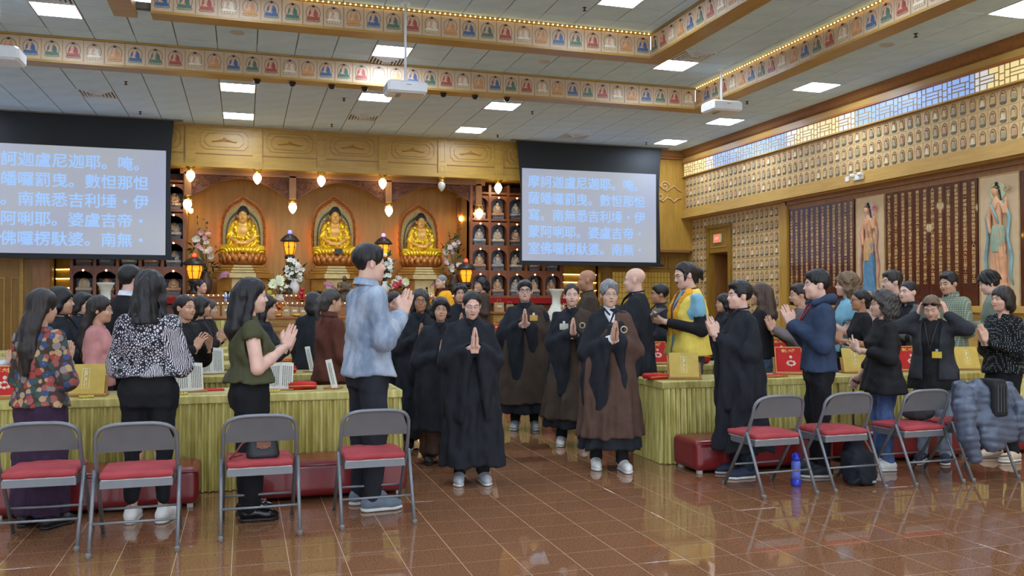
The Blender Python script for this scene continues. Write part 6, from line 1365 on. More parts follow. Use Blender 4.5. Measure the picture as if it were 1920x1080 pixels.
N_PERSON = [0]
def person(label, px, ytop, Y, face, hair='short', hc='black', skin='a', top=None, legs=None, robe=None, kasaya=None, shoes=None, pose='pray', hz=1.25, hy=.25, tilt=22, yaw=0, nod=0, fem=0, girth=1.0,
           glasses=None, eyes='open', res=.014, headp=None, inner=None, extra=None, moustache=False, beard=None, hem=None, stride=0, category='person', X=None, H=None, group=None, lowvis=False, smile=0):
    N_PERSON[0] += 1; seed = N_PERSON[0] * 17 + 3; rg = random.Random(seed)
    P = at_y(px, 566, Y); X = P[0] if X is None else X; H = at_y(px, ytop, Y)[2] - .012 if H is None else H
    s = H / 1.70
    root = thing('person', label, 'person', (X, Y, 0), R(face), group); root.scale = (s, s, s)
    far = res >= .018; mid = res > .0137
    hh = .0064 if not mid else .0078 if not far else .0095; r0_ = res; res = res * 1.22
    sw = (.172 if fem else .19) * (1 + .35 * (girth - 1)); g = girth
    # ---------------- arm layout
    sh = {q: np.array([q * (sw - .028), .012, 1.352]) for q in (-1, 1)}
    el, wr, fd, pm, hk = {}, {}, {}, {}, {}
    T = R(tilt); up = np.array([0, -math.sin(T), math.cos(T)])
    for q in (-1, 1):
        if pose == 'pray':
            tip = np.array([0, -hy, hz]); w_ = tip - up * .085
            wr[q] = w_ + np.array([q * .0165, 0, 0]); el[q] = np.array([q * (sw + .042), -.0 - .3 * (hy - .2), 1.06 + .35 * (hz - 1.25)]); fd[q] = up + np.array([q * -.02, 0, 0]); pm[q] = (-q, 0, 0); hk[q] = 'flat'
        elif pose == 'open':       # hands apart, palms facing
            tip = np.array([q * .05, -hy, hz]); wr[q] = tip - up * .085 + np.array([q * .03, 0, 0]); el[q] = np.array([q * (sw + .08), 0, 1.07]); fd[q] = up + np.array([-q * .25, 0, 0]); pm[q] = (-q, 0, .2); hk[q] = 'soft'
        elif pose == 'read':       # holding a flat thing in front
            wr[q] = np.array([q * .075, -hy, hz - .05]); el[q] = np.array([q * (sw + .05), .02, 1.07]); fd[q] = (-q * .35, -.9, .15); pm[q] = (-q * .5, .1, .8); hk[q] = 'grip'
        elif pose == 'ears':
            wr[q] = np.array([q * .135, -.03, 1.50]); el[q] = np.array([q * .33, -.14, 1.36]); fd[q] = (-q * .25, .1, .95); pm[q] = (-q, .25, 0); hk[q] = 'soft'
        elif pose == 'down':
            wr[q] = np.array([q * (sw + .075), -.03, .83]); el[q] = np.array([q * (sw + .06), .03, 1.09]); fd[q] = (0, -.15, -1); pm[q] = (-q, 0, 0); hk[q] = 'soft'
        elif pose == 'cane':
            if q > 0: wr[q] = np.array([.06, -.26, 1.15]); el[q] = np.array([sw + .08, -.02, 1.08]); fd[q] = (-.75, -.35, .5); pm[q] = (-.3, .7, -.2); hk[q] = 'open'
            else: wr[q] = np.array([-(sw + .03), -.17, .86]); el[q] = np.array([-(sw + .07), .02, 1.09]); fd[q] = (0, -.5, -.8); pm[q] = (1, 0, 0); hk[q] = 'grip'
        elif pose == 'fold':       # hands clasped low in front
            wr[q] = np.array([q * .05, -.2, .98]); el[q] = np.array([q * (sw + .07), .0, 1.08]); fd[q] = (-q * .6, -.4, -.3); pm[q] = (-q * .3, .8, 0); hk[q] = 'grip'
    # ---------------- body mesh: trunk, limbs, head, hands
    b = Vol((-.46, -.42, .03), (.46, .3, 1.62), .027)
    b.loft([(.84, .125 * g, .085 * g, 0), (1.05, .115 * g, .08 * g, 0), (1.26, .125, .085, 0), (1.35, .115, .07, .01), (1.42, .055, .05, .015)], .03); b.cone((0, .018, 1.40), (0, .0, 1.5), .05, .045, .03)
    for q in (-1, 1):
        f_ = stride * q; b.chain([(q * .085, 0, .88), (q * .09, -.01 - .08 * f_, .48), (q * .095, .01 - .16 * f_, .1)], [.075, .05, .03], .03); b.cone((q * .095, .01 - .16 * f_, .06), (q * .1, -.11 - .16 * f_, .05), .026, .024, .02)
    for q in (-1, 1): b.chain([sh[q], el[q], wr[q]], [.034, .028, .022], .02)
    parts = [b.mesh()]
    bare = top and top.get('sleeve') in ('short', 'cap', 'elbow')
    if bare or pose in ('cane', 'ears', 'read') or not far:
        a = Vol((-.5, -.45, .75), (.5, .2, 1.58), .012 if not far else .018)
        for q in (-1, 1): (a.chain([sh[q], el[q], (el[q] * .6 + wr[q] * .4), wr[q]], [.044 * g, .0395 * g, .038 * g, .0255], .015) if bare else a.chain([(el[q] * .6 + wr[q] * .4), wr[q]], [.034, .0255], .015))
        parts.append(a.mesh())
    hp = dict(fem=fem, jaw=.9 if fem else 1.08, w=.97 if fem else 1.0); hp.update(headp or {})
    hv = head_vol(hh, hp); HVQ = hv.mesh(); FV, FF, FM = [], [], []
    W_ = hp['w']
    for q in (-1, 1):
        xs = [.016, .022, .028, .034, .040, .045]; op = {'open': 1, 'down': .0, 'narrow': .6}[eyes]
        if op: strip(hv, [(q * x * W_, .0 - .0042 * op * math.sin(math.pi * (i + .35) / 6), .0 + .0048 * op * math.sin(math.pi * (i + .35) / 6)) for i, x in enumerate(xs)], .0012, FV, FF, FM, 1)
        if op: strip(hv, [(q * (x + .0305) * W_, -.0038 * op * k, .0045 * op * k) for x, k in ((-.005, .6), (-.0025, 1), (.0025, 1), (.005, .6))], .0022, FV, FF, FM, 2)
        lz = .0048 * op - (.004 if op == 0 else 0)
        strip(hv, [(q * x * W_, lz * math.sin(math.pi * (i + .35) / 6) - .0008 - (.001 if op == 0 else 0), lz * math.sin(math.pi * (i + .35) / 6) + .0018) for i, x in enumerate([.014] + xs[1:] + [.048])], .0024, FV, FF, FM, 2)
        bw = .0028 if fem else .0042
        strip(hv, [(q * x * W_, z - bw * k, z + bw * k) for x, z, k in ((.012, .018, .8), (.022, .0215, 1), (.034, .024, 1), (.044, .0225, .8), (.052, .018, .3))], .0016, FV, FF, FM, 3)
    strip(hv, [(x, -.0605 , -.0605 + .0058 * k) for x, k in ((-.022, .2), (-.014, .8), (-.006, 1.1), (0, .9), (.006, 1.1), (.014, .8), (.022, .2))], .0012, FV, FF, FM, 4)
    strip(hv, [(x, -.0612 - .0078 * k, -.0612) for x, k in ((-.02, .2), (-.012, .8), (0, 1), (.012, .8), (.02, .2))], .0012, FV, FF, FM, 4)
    strip(hv, [(x, -.0616, -.0602) for x in (-.023, -.012, 0, .012, .023)], .0016, FV, FF, FM, 2)
    if moustache: strip(hv, [(x, -.053 - .004 * abs(x) / .03, -.0445 - .006 * abs(x) / .03) for x in (-.03, -.02, -.008, 0, .008, .02, .03)], .003, FV, FF, FM, 3)
    if beard:
        for zz in range(3): strip(hv, [(x, -.112 + .013 * zz, -.099 + .013 * zz) for x in np.linspace(-.038 + (.004 if zz == 0 else -.004), .038 - (.004 if zz == 0 else -.004), 9)], .003, FV, FF, FM, 3)
    Mh = rotm('Z', R(yaw)) @ rotm('X', R(nod)); piv = np.array([0, .03, -.10]); ho = np.array([0, -.012, 1.585])
    tr = lambda V: (np.asarray(V, np.float32) - piv) @ Mh.T + piv + ho
    parts.append((tr(HVQ[0]), HVQ[1]))
    for q in (-1, 1): parts.append(hand_at(hk[q], q, wr[q], fd[q], pm[q], res > .0137))
    V = []; Q = []; o = 0; mi = []
    for (v_, q_) in parts: V.append(v_); Q.append(q_ + o); mi += [0] * len(q_); o += len(v_)
    V.append(tr(FV)); Q.append(np.array(FF) + o); mi += FM
    hm = hair_mat('hair_' + hc, HAIR[hc]); wh = plain('eye_white', (226, 220, 212), .3); ir = plain('eye_dark', (34, 24, 20), .25); lip = plain('lip', (176, 104, 92) if fem else (164, 108, 92), .45)
    inst('body', mesh_np('body', np.concatenate(V), np.concatenate(Q), [skin_mat(skin), wh, ir, hm, lip], mi), root)
    if hair != 'bald':
        hV, hQ = hair_mesh(hair, .008 if not far else .0105, seed); inst('hair', mesh_np('hair', tr(hV), hQ, [hm]), root)
    # ---------------- glasses
    if glasses:
        m = MB(); r0, dz, th = {'round': (.021, .019, .0016), 'thin': (.023, .016, .0010), 'square': (.025, .0175, .0022)}[glasses]
        pw = 4 if glasses == 'square' else 2.4
        for q in (-1, 1):
            pts = []
            for i in range(17):
                a = 6.283 * i / 16; c_, s_ = math.cos(a), math.sin(a); pts.append((q * .031 + r0 * math.copysign(abs(c_) ** (2 / pw), c_), -.1005 + .006 * abs(c_), -.003 + dz * math.copysign(abs(s_) ** (2 / pw), s_)))
            m.tube(pts, th, 5, False); m.tube([(q * .054, -.094, .004), (q * .076, -.05, .004), (q * .081, .01, .002)], th, 5)
        m.tube([(-.009, -.101, .002), (0, -.104, .004), (.009, -.101, .002)], th, 5)
        m.v = [tuple(p) for p in tr(np.array(m.v))]; m.build('glasses', plain('glasses_' + glasses, {'round': (30, 28, 30), 'square': (40, 28, 28), 'thin': (120, 108, 96)}[glasses], .3, .3), root, recalc=False)
    fold_rg = [rg.uniform(0, 6.28) for _ in range(6)]
    foldf = lambda amp, zt: (lambda th_, z: amp * np.clip((zt - z) / zt, 0, 1) ** .8 * (np.sin(9 * th_ + fold_rg[0] + 1.5 * z) * .6 + np.sin(15 * th_ + fold_rg[1] - 2 * z) * .4 + .4 * np.sin(5 * th_ + fold_rg[2])))
    # ---------------- robe
    if robe:
        rb = Vol((-.52, -.46, .05), (.52, .4, 1.50), res)
        zb = hem if hem is not None else .13
        st = [(zb, .27 * g, .215 * g, stride * -.03), (.5, .245 * g, .185 * g, 0), (.85, .225 * g, .165 * g, 0), (1.05, .205 * g, .15 * g, 0), (1.25, sw + .012, .138 * g, 0), (1.345, sw - .012, .112, .01), (1.40, .118, .085, .015), (1.47, .06, .06, .012)]
        rb.loft(st, .03, foldf(.028, 1.2))
        for q in (-1, 1):
            wcut = el[q] * .18 + wr[q] * .82
            rb.chain([sh[q], el[q] + np.array([0, 0, 0]), wcut], [.064, .082, .058], .04)
            n = 6
            for i in range(n):
                t = i / (n - 1); p = wcut * (1 - t) + el[q] * t + np.array([0, 0, -.02]); Ld = (.58 - .14 * t) * (1 if pose in ('pray', 'open', 'read') else .35)
                rb.cone(p, p + np.array([q * (.02 + .05 * (1 - t)), .03 * (1 - t) - .0, -Ld]), .042, .026, .028)
            rb.cone(wr[q] + (el[q] - wr[q]) * -.05 + np.array([0, 0, 0]), wr[q] + (el[q] - wr[q]) * .16, .034, .03, .008, 's')
        rb.noise(.016, 17, seed, (1.3, 1.3, .45)); rb.noise(.009, 38, seed + 2, (1.2, 1.2, .5))
        rb.cone((0, -.13, 1.475), (0, -.135, 1.38), .045, .006, .01, 's')
        rb.put(lambda X_, Y_, Z_: np.sqrt(X_ ** 2 + (Y_ - .012) ** 2) - (.049 + .9 * np.maximum(Z_ - 1.44, 0)) + 0 * Z_, (-.1, -.1, 1.40), (.1, .12, 1.5), .005, 's')
        rb.build('robe', robe, root)
        cl = MB(); cl.tube([(.066, .05, 1.475), (.058, -.045, 1.462), (.02, -.105, 1.41), (-.02, -.15, 1.33)], [.008, .009, .010, .006], 6); cl.tube([(.066, .05, 1.475), (0, .085, 1.485), (-.066, .05, 1.475), (-.058, -.045, 1.462), (-.015, -.11, 1.40)], [.008] * 5, 6); cl.build('collar', robe, root, recalc=False)
    if kasaya:
        kz = Vol((-.56, -.48, .1), (.56, .42, 1.52), res)
        st = [((hem or .13) + .1, .30 * g, .245 * g, 0), (.5, .275 * g, .215 * g, 0), (.85, .25 * g, .19 * g, 0), (1.05, .228 * g, .172 * g, 0), (1.25, sw + .034, .16 * g, 0), (1.35, sw + .008, .132, .01), (1.415, .13, .1, .015), (1.46, .09, .08, .012)]
        kz.loft(st, .03, foldf(.03, 1.3)); q = 1
        kz.chain([sh[q], el[q], el[q] * .35 + wr[q] * .65], [.08, .102, .075], .04)
        for i in range(5):
            t = i / 4; p = (el[q] * .35 + wr[q] * .65) * (1 - t) + el[q] * t; kz.cone(p, p + np.array([.03, .02, -.52 + .1 * t]), .05, .03, .03)
        kz.noise(.012, 15, seed + 5, (1.3, 1.3, .4)); kz.noise(.005, 40, seed + 6, (1.2, 1.2, .5))
        kz.mask(lambda X_, Y_, Z_: ((-.24 + .72 * (Z_ - 1.02)) - X_) * .8 + 0 * Y_)
        kz.ell((-.11, -.27, .93), (.115, .17, .40), .04, 's')
        kz.put(lambda X_, Y_, Z_: np.sqrt((X_) ** 2 + (Y_ - .012) ** 2) - .07 + 0 * Z_, (-.12, -.12, 1.38), (.12, .14, 1.52), .01, 's')
        kz.build('kasaya', kasaya, root)
        hk_ = MB(); hk_.tube([(.1 + .028 * math.cos(a), -.168, 1.27 + .028 * math.sin(a)) for a in [6.283 * i / 12 for i in range(13)]], .006, 6, False); hk_.build('kasaya_ring', plain('ring_bone', (190, 176, 150), .3), root)
    # ---------------- ordinary clothes
    if inner:
        iv = Vol((-.12, -.2, 1.28), (.12, .14, 1.5), .009); iv.loft([(1.33, .02, .03, -.115), (1.38, .04, .05, -.07), (1.42, .058, .066, -.015), (1.445, .06, .064, .006), (1.482, .054, .056, .008)], 0); iv.put(lambda X_, Y_, Z_: np.sqrt(X_ ** 2 + (Y_ - .01) ** 2) - .049 + 0 * Z_, (-.1, -.1, 1.43), (.1, .12, 1.5), .003, 's'); iv.build('collar_lining', inner, root)
    def torso(v, grow, zh, hemw, zt=1.46, loose=1.0):
        wa = .15 if fem else .165
        v.loft([(zh, (.182 + hemw) * g + grow, (.136 + hemw * .6) * g + grow, .002)] + ([(.93, (.18 + hemw * .6) * g + grow, .136 * g + grow, .002)] if zh < .92 else []) + [(1.08, wa * g * loose + grow, .112 * g * loose + grow, 0), (1.22, (sw - .008) * (.5 + .5 * g) + grow, (.128 + .012 * fem) * g + grow, -.008 * fem), (1.34, sw - .016 + grow, .105 + grow, .008), (1.40, .112 + grow, .08 + grow, .014), (zt, .06 + grow, .06 + grow, .012)], .03, foldf(.008, 1.5))
    if top:
        tv = Vol((-.52, -.46, min(top.get('hem', .86), .8) - .06), (.52, .3, 1.62), res); torso(tv, top.get('grow', 0), top.get('hem', .86), top.get('flare', .01), loose=top.get('loose', 1))
        sl = top.get('sleeve', 'long'); r_ = top.get('sr', 1.0)
        for q in (-1, 1):
            if sl == 'long': tv.chain([sh[q], el[q], el[q] * .14 + wr[q] * .86], [.06 * r_ + .012 * (g - 1), .056 * r_, .041 * r_], .035)
            elif sl == 'three': tv.chain([sh[q], el[q], el[q] * .45 + wr[q] * .55], [.06 * r_, .056 * r_, .048 * r_], .035)
            elif sl == 'elbow': tv.chain([sh[q], sh[q] * .12 + el[q] * .88], [.06 * r_, .06 * r_], .035)
            elif sl == 'short': tv.chain([sh[q], sh[q] * .4 + el[q] * .6], [.06, .062], .03)
            elif sl == 'cap': tv.chain([sh[q], sh[q] * .82 + el[q] * .18], [.06, .062], .03)
            if sl in ('elbow', 'short', 'cap', 'three'):
                e = {'elbow': .88, 'short': .6, 'cap': .18}.get(sl)
                if e: c = sh[q] * (1 - e) + el[q] * e; d = (el[q] - sh[q]); d = d / np.linalg.norm(d); tv.cone(c + d * .035, c + d * .12, .062, .07, .004, 's')
        tv.noise(top.get('wrinkle', .010), 21, seed, (1, 1, .8)); tv.noise(.005, 48, seed + 3)
        nk = top.get('neck', 'crew')
        tv.put(lambda X_, Y_, Z_: np.sqrt(X_ ** 2 + (Y_ - .01) ** 2) - (.05 + .8 * np.maximum(Z_ - 1.43, 0)) + 0 * Z_, (-.12, -.12, 1.40), (.12, .13, 1.5), .005, 's')
        if nk == 'v': tv.cone((0, -.13, 1.46), (0, -.15, 1.33), .055, .01, .012, 's')
        if nk == 'scoop': tv.ell((0, -.12, 1.43), (.075, .08, .06), .01, 's')
        o_ = tv.build(top.get('name', 'shirt'), top['mat'], root)
        if nk == 'collar':
            c = MB(); ring = lambda r1, r2, z: [(r1 * math.sin(a), .012 - r2 * math.cos(a), z + .012 * math.cos(a) * -1) for a in [R(20) + R(320) * i / 16 for i in range(17)]]
            c.rings([ring(.062, .064, 1.44), ring(.072, .074, 1.485), ring(.088, .09, 1.44)], False, True, closed=False); c.build('shirt_collar', top.get('cmat', top['mat']), root, recalc=False)
        if nk == 'hood':
            c = Vol((-.16, -.12, 1.36), (.16, .2, 1.54), .01); c.chain([(-.1, -.06, 1.43), (-.1, .05, 1.47), (0, .11, 1.47), (.1, .05, 1.47), (.1, -.06, 1.43)], [.024, .034, .042, .034, .024], .02); c.noise(.005, 40, seed); c.build('hood', top['mat'], root)
    if robe and not legs and r0_ < .0185: legs = dict(mat=cloth('trouser_black', (30, 31, 34)), hem=.1)
    if legs:
        lv = Vol((-.36, -.34, .03), (.36, .34, 1.08), res); wd = legs.get('wide', 1.0)
        lv.loft([(.78, .16 * g, .112 * g, .0), (.88, .166 * g, .12 * g, .008), (1.03, .142 * g, .102 * g, 0)], .03)
        for q in (-1, 1):
            f = stride * q
            lv.chain([(q * .085, .0, .88), (q * (.09 + .01 * wd), -.012 - .08 * f, .5), (q * (.095 + .01 * wd), .01 - .16 * f, legs.get('hem', .1))], [.098 * g, .07 * wd * g ** .5, .055 * wd], .03)
        if legs.get('skirt'): lv.loft([(.1, .2, .16, 0), (.5, .19, .15, 0), (.9, .165 * g, .12 * g, 0)], .03, foldf(.02, 1.0))
        lv.noise(.009, 24, seed + 8, (1, 1, .9)); lv.noise(.004, 52, seed + 9); lv.build(legs.get('name', 'trousers'), legs['mat'], root)
    sh_m, so_m = shoes or (cloth('black_shoe', (30, 30, 34)), plain('sole_white', (214, 214, 210), .5))
    for q in (-1, 1):
        sv = Vol((-.065, -.2, -.005), (.065, .1, .13), .0105 if not mid else .016)
        sv.chain([(0, .045, .05), (0, -.02, .058), (0, -.11, .04), (q * -.008, -.155, .034)], [.042, .042, .041, .033], .03); sv.cone((0, .03, .06), (0, .02, .105), .04, .036, .02); sv.ell((0, .02, .125), (.03, .034, .03), .01, 's'); sv.cutz(.018)
        VQ = sv.mesh(); ox, oy = q * (.1 + .01 * (legs or {}).get('wide', 1) if legs else .1), .0 - (.16 * stride * q) ; lift = 0
        up_ = inst('shoe', mesh_np('shoe', VQ[0], VQ[1], [sh_m]), root, (ox, oy, 0), (0, 0, q * R(7)))
        sl = Vol((-.07, -.21, -.006), (.07, .11, .04), .0105 if not mid else .016); sl.chain([(0, .045, .012), (0, -.04, .012), (0, -.12, .012), (q * -.008, -.155, .012)], [.043, .041, .045, .036], .02); sl.cutz(.0015, .024); VQ = sl.mesh(); inst('sole', mesh_np('sole', VQ[0], VQ[1], [so_m]), up_)
    if extra: extra(root, dict(tr=tr, wr=wr, el=el, sh=sh, sw=sw, g=g, fd=fd, torso=torso, res=res, seed=seed, foldf=foldf, hv=hv))
    return root
# ------------------------------------------------------------------ patterned cloths
def floral():
    m, t = newmat('floral_cloth', (.1, .1, .1, 1), .85, 0, .2); v = t.coord('Object')
    vo = t.add('ShaderNodeTexVoronoi'); vo.inputs['Scale'].default_value = 21; t.lk(v, vo.inputs['Vector'])
    sep = t.add('ShaderNodeSeparateColor'); t.lk(vo.outputs['Color'], sep.inputs[0])
    pal = t.ramp(sep.outputs[0], ((0, srgb(164, 74, 66)), (.18, srgb(70, 86, 122)), (.36, srgb(186, 150, 112)), (.54, srgb(66, 90, 84)), (.7, srgb(140, 130, 124)), (.85, srgb(160, 92, 86))), 'CONSTANT')
    d = t.ramp(vo.outputs['Distance'], ((0, (1, 1, 1, 1)), (.56, (1, 1, 1, 1)), (.62, (0, 0, 0, 1))))
    core = t.ramp(vo.outputs['Distance'], ((.05, (1, 1, 1, 1)), (.08, (0, 0, 0, 1))))
    c = t.mix(d, srgb(74, 62, 56), pal); c = t.mix(core, c, srgb(214, 178, 96)); t.lk(c, t.b.inputs['Base Color']); return m
def animal():
    m, t = newmat('animal_print', (.1, .1, .1, 1), .7, 0, .3); v = t.coord('Object', (1, 1, .8)); n = t.noise(v, 5, 2)
    ad = t.add('ShaderNodeVectorMath'); ad.operation = 'MULTIPLY_ADD'; ad.inputs[1].default_value = (.09,) * 3; t.lk(n.outputs['Color'], ad.inputs[0]); t.lk(v, ad.inputs[2])
    vo = t.add('ShaderNodeTexVoronoi'); vo.feature = 'DISTANCE_TO_EDGE'; vo.inputs['Scale'].default_value = 66; t.lk(ad.outputs[0], vo.inputs['Vector'])
    spots = t.ramp(vo.outputs['Distance'], ((.15, (0, 0, 0, 1)), (.2, (1, 1, 1, 1))))
    wv = t.add('ShaderNodeTexWave'); wv.inputs['Scale'].default_value = 32; wv.inputs['Distortion'].default_value = 5; t.lk(ad.outputs[0], wv.inputs['Vector'])
    st = t.ramp(wv.outputs['Fac'], ((.45, (0, 0, 0, 1)), (.55, (1, 1, 1, 1)))); zone = t.ramp(t.noise(v, 5, 1).outputs[0], ((.54, (0, 0, 0, 1)), (.57, (1, 1, 1, 1))))
    f = t.mix(zone, spots, st); t.lk(t.mix(f, srgb(30, 30, 40), srgb(214, 210, 216)), t.b.inputs['Base Color']); return m
def polka():
    m, t = newmat('polka_cloth', (.1, .1, .1, 1), .8, 0, .2); v = t.coord('Object'); vo = t.add('ShaderNodeTexVoronoi'); vo.inputs['Scale'].default_value = 62; vo.inputs['Randomness'].default_value = .25; t.lk(v, vo.inputs['Vector'])
    t.lk(t.mix(t.ramp(vo.outputs['Distance'], ((.2, (1, 1, 1, 1)), (.27, (0, 0, 0, 1)))), srgb(20, 22, 24), srgb(180, 186, 180)), t.b.inputs['Base Color']); return m
def plaid():
    m, t = newmat('plaid_cloth', (.3, .3, .3, 1), .85, 0, .2); v = t.coord('Object')
    ws = []
    for d in ('X', 'Z'):
        wv = t.add('ShaderNodeTexWave'); wv.bands_direction = d; wv.inputs['Scale'].default_value = 13; t.lk(v, wv.inputs['Vector']); ws.append(t.ramp(wv.outputs['Fac'], ((.8, (0, 0, 0, 1)), (.86, (.55, .55, .55, 1)))))
    c = t.mix(ws[0], srgb(128, 138, 118), srgb(196, 200, 180)); c = t.mix(ws[1], c, srgb(84, 96, 84)); t.lk(c, t.b.inputs['Base Color']); return m
def denim(name, a, b):
    m, t = newmat(name, srgb(*a), .85, 0, .2); v = t.coord('Object', (1, 1, .5)); n = t.noise(v, 9, 4, .6); t.lk(t.ramp(n.outputs[0], ((.35, srgb(*a)), (.68, srgb(*b)))), t.b.inputs['Base Color']); t.bump(t.noise(t.coord('Object'), 300, 2).outputs[0], .25, .002); return m
BLK = cloth('robe_black', (36, 39, 45)); BRN = cloth('kasaya_brown', (88, 66, 56)); KBL = cloth('knit_black', (34, 34, 36)); PBL = cloth('trouser_black', (30, 31, 34)); BRD = cloth('kasaya_dark', (70, 58, 48))
FLO, ANI, POL, PLA = floral(), animal(), polka(), plaid(); DEN = denim('denim_jacket', (124, 140, 162), (184, 196, 210)); JEAN = denim('denim_jeans', (58, 78, 122), (104, 130, 172)); JEANL = denim('denim_pale', (120, 134, 150), (160, 174, 188))
WSOLE = plain('sole_white', (214, 214, 210), .5)
SH_W = (plain('shoe_white', (226, 224, 220), .5), WSOLE); SH_G = (plain('shoe_grey', (110, 122, 136), .8), WSOLE); SH_B = (plain('shoe_black', (30, 30, 32), .5), plain('sole_black', (26, 26, 28), .5)); SH_N = (plain('shoe_navy', (44, 54, 76), .7), WSOLE); SH_P = (plain('shoe_patent', (16, 16, 18), .12), plain('sole_black', (26, 26, 28))); SH_S = (plain('shoe_silver', (176, 182, 188), .5), WSOLE)

# ------------------------------------------------------------------ attachments
def badge(x, y, z, rgb, lan=None):
    def f(root, k):
        o = MB().bbox(x - .045, x + .045, y - .006, y, z - .035, z + .03, .004).build('name_badge', plain('badge_%d_%d_%d' % rgb, rgb, .4), root); MB().box(x - .012, x + .012, y - .01, y, z + .03, z + .055).build('badge_clip', plain('clip_silver', (190, 196, 190), .3, .5), o)
    return f
def lanyard(rgb, drop=1.12, wide=.008):
    def f(root, k):
        m = MB()
        for s in (-1, 1): m.tube([(s * .02, .085, 1.455), (s * .062, .03, 1.455), (s * .06, -.075, 1.415), (s * .03, -.15, 1.28), (0, -.165, drop)], wide, 5)
        m.build('lanyard', plain('lanyard_%d' % rgb[0], rgb, .6), root)
    return f
def both(*fs):
    def f(root, k):
        for q in fs: q(root, k)
    return f
def vest(root, k):
    v = Vol((-.34, -.3, .78), (.34, .26, 1.5), .012); k['torso'](v, .024, .84, .03, 1.45, 1.06); v.noise(.006, 22, 91)
    v.mask(lambda X, Y, Z: np.where((np.abs(X) > .165) & (Z > 1.16), np.abs(X) - .165, -1.0) + 0 * Y)            # armholes
    v.mask(lambda X, Y, Z: np.where((Y < -.02), .045 + .12 * np.maximum(Z - 1.2, 0) - np.abs(X), -1.0))           # open front
    v.put(lambda X, Y, Z: np.sqrt(X ** 2 + (Y - .01) ** 2) - .078 + 0 * Z, (-.12, -.12, 1.38), (.12, .14, 1.5), .01, 's')
    v.build('vest', cloth('vest_yellow', (232, 206, 96)), root)
    b = Vol((-.34, -.34, .9), (.34, .2, 1.5), .012); k['torso'](b, .034, .92, .03, 1.45, 1.06)
    b.mask(lambda X, Y, Z: np.where(Y < .0, np.maximum(.045 + .12 * np.maximum(Z - 1.2, 0) - np.abs(X), np.abs(X) - .105 - .12 * np.maximum(Z - 1.2, 0)), .02)); b.mask(lambda X, Y, Z: 1.02 - Z + 0 * X + 0 * Y); b.noise(.006, 70, 5)
    b.build('vest_trim', cloth('vest_amber', (226, 160, 40)), root)
    # black undersleeves
    for q in (-1, 1):
        u = Vol((-.5, -.45, .8), (.5, .2, 1.5), .012); u.chain([k['sh'][q] * .45 + k['el'][q] * .55, k['el'][q], k['el'][q] * .2 + k['wr'][q] * .8], [.056, .056, .045], .03); u.build('undersleeve', KBL, root)
    t = MB(); t.T = Matrix.Translation((0, -.34, 1.225)) @ Matrix.Rotation(R(28), 4, 'X'); t.bbox(-.12, .12, -.085, .085, -.008, .008, .006); o = t.build('tablet', plain('tablet_case', (70, 58, 56), .5), None, label='dark tablet held by the man in the yellow vest', cat='tablet')
    o.parent = None; o.location = root.location; o.rotation_euler = root.rotation_euler; o.scale = root.scale
    lanyard((120, 40, 46), 1.1, .006)(root, k)
def jacket(name, mat, grow=.02, hem=.85, gap=.05, sleeve='long', wr=.86):
    def f(root, k):
        v = Vol((-.52, -.46, hem - .08), (.52, .3, 1.56), .013); k['torso'](v, grow, hem, .02, 1.46, 1.05)
        for q in (-1, 1): v.chain([k['sh'][q], k['el'][q], k['el'][q] * (1 - wr) + k['wr'][q] * wr], [.072, .066, .05], .035)
        v.noise(.008, 24, k['seed'] + 4)
        v.mask(lambda X, Y, Z: np.where(Y < -.03, gap + .06 * np.clip(Z - 1.1, 0, 1) - np.abs(X), -1.0) - np.where((Y < -.03) & (np.abs(X) > .18), 1, 0) + 0 * Z)
        v.put(lambda X, Y, Z: np.sqrt(X ** 2 + (Y - .01) ** 2) - .066 + 0 * Z, (-.12, -.12, 1.38), (.12, .14, 1.6), .01, 's')
        v.build(name, mat, root)
    return f
def cane(root, k):
    w_ = k['wr'][-1] + np.array([0, -.05, -.05])
    m = MB(); m.tube([(0, 0, 0), (0, 0, -w_[2] + .012)], .009, 8); t = thing('walking_cane', 'slim black walking cane held by the curly haired woman in black', 'cane')
    loc = Matrix.Translation(root.location) @ Matrix.Rotation(root.rotation_euler.z, 4, 'Z') @ Matrix.Scale(root.scale[0], 4) @ Vector(w_); t.location = loc
    MB().tube([(0, 0, 0), (0, 0, -loc.z + .02)], .009, 8).build('shaft', plain('black_gloss', (22, 22, 24)), t); MB().tube([(.0, .05, .01), (0, -.02, .02), (0, -.07, .005)], .014, 8).build('handle', plain('cane_grip', (72, 34, 44), .4), t); MB().lathe((0, 0, -loc.z), [(.018, 0), (.016, .03), (.01, .035)], 8).build('ferrule', plain('cane_tip', (150, 146, 140), .6), t)
    m = MB(); m.tube([tuple(k['wr'][1] + np.array([.026 * math.cos(a), .026 * math.sin(a) * .5, .02 * math.sin(a)])) for a in [6.283 * i / 12 for i in range(13)]], .006, 6, False); m.build('bracelet', plain('bead_brown', (120, 90, 70), .4), root)
def head_shades(root, k):
    m = MB()
    for s in (-1, 1):
        m.sphere((s * .036, -.088, .075), (.03, .012, .019), 10, 5); m.tube([(s * .066, -.07, .07), (s * .092, .0, .03), (s * .088, .05, .0)], .004, 5)
    m.tube([(-.01, -.098, .08), (.01, -.098, .08)], .004, 5); m.v = [tuple(p) for p in k['tr'](np.array(m.v))]; m.build('sunglasses', plain('shades_black', (20, 20, 22), .15), root, recalc=False)
def monk_trim(root, k):
    m = MB(); m.tube([(.07, .05, 1.47), (.062, -.05, 1.455), (.02, -.12, 1.39), (-.04, -.175, 1.22)], [.02] * 4, 7); m.tube([(.07, .05, 1.47), (0, .09, 1.48), (-.07, .05, 1.47), (-.06, -.05, 1.45), (-.01, -.13, 1.38)], [.02] * 5, 7); m.build('collar_band', cloth('maroon_band', (70, 26, 24)), root)
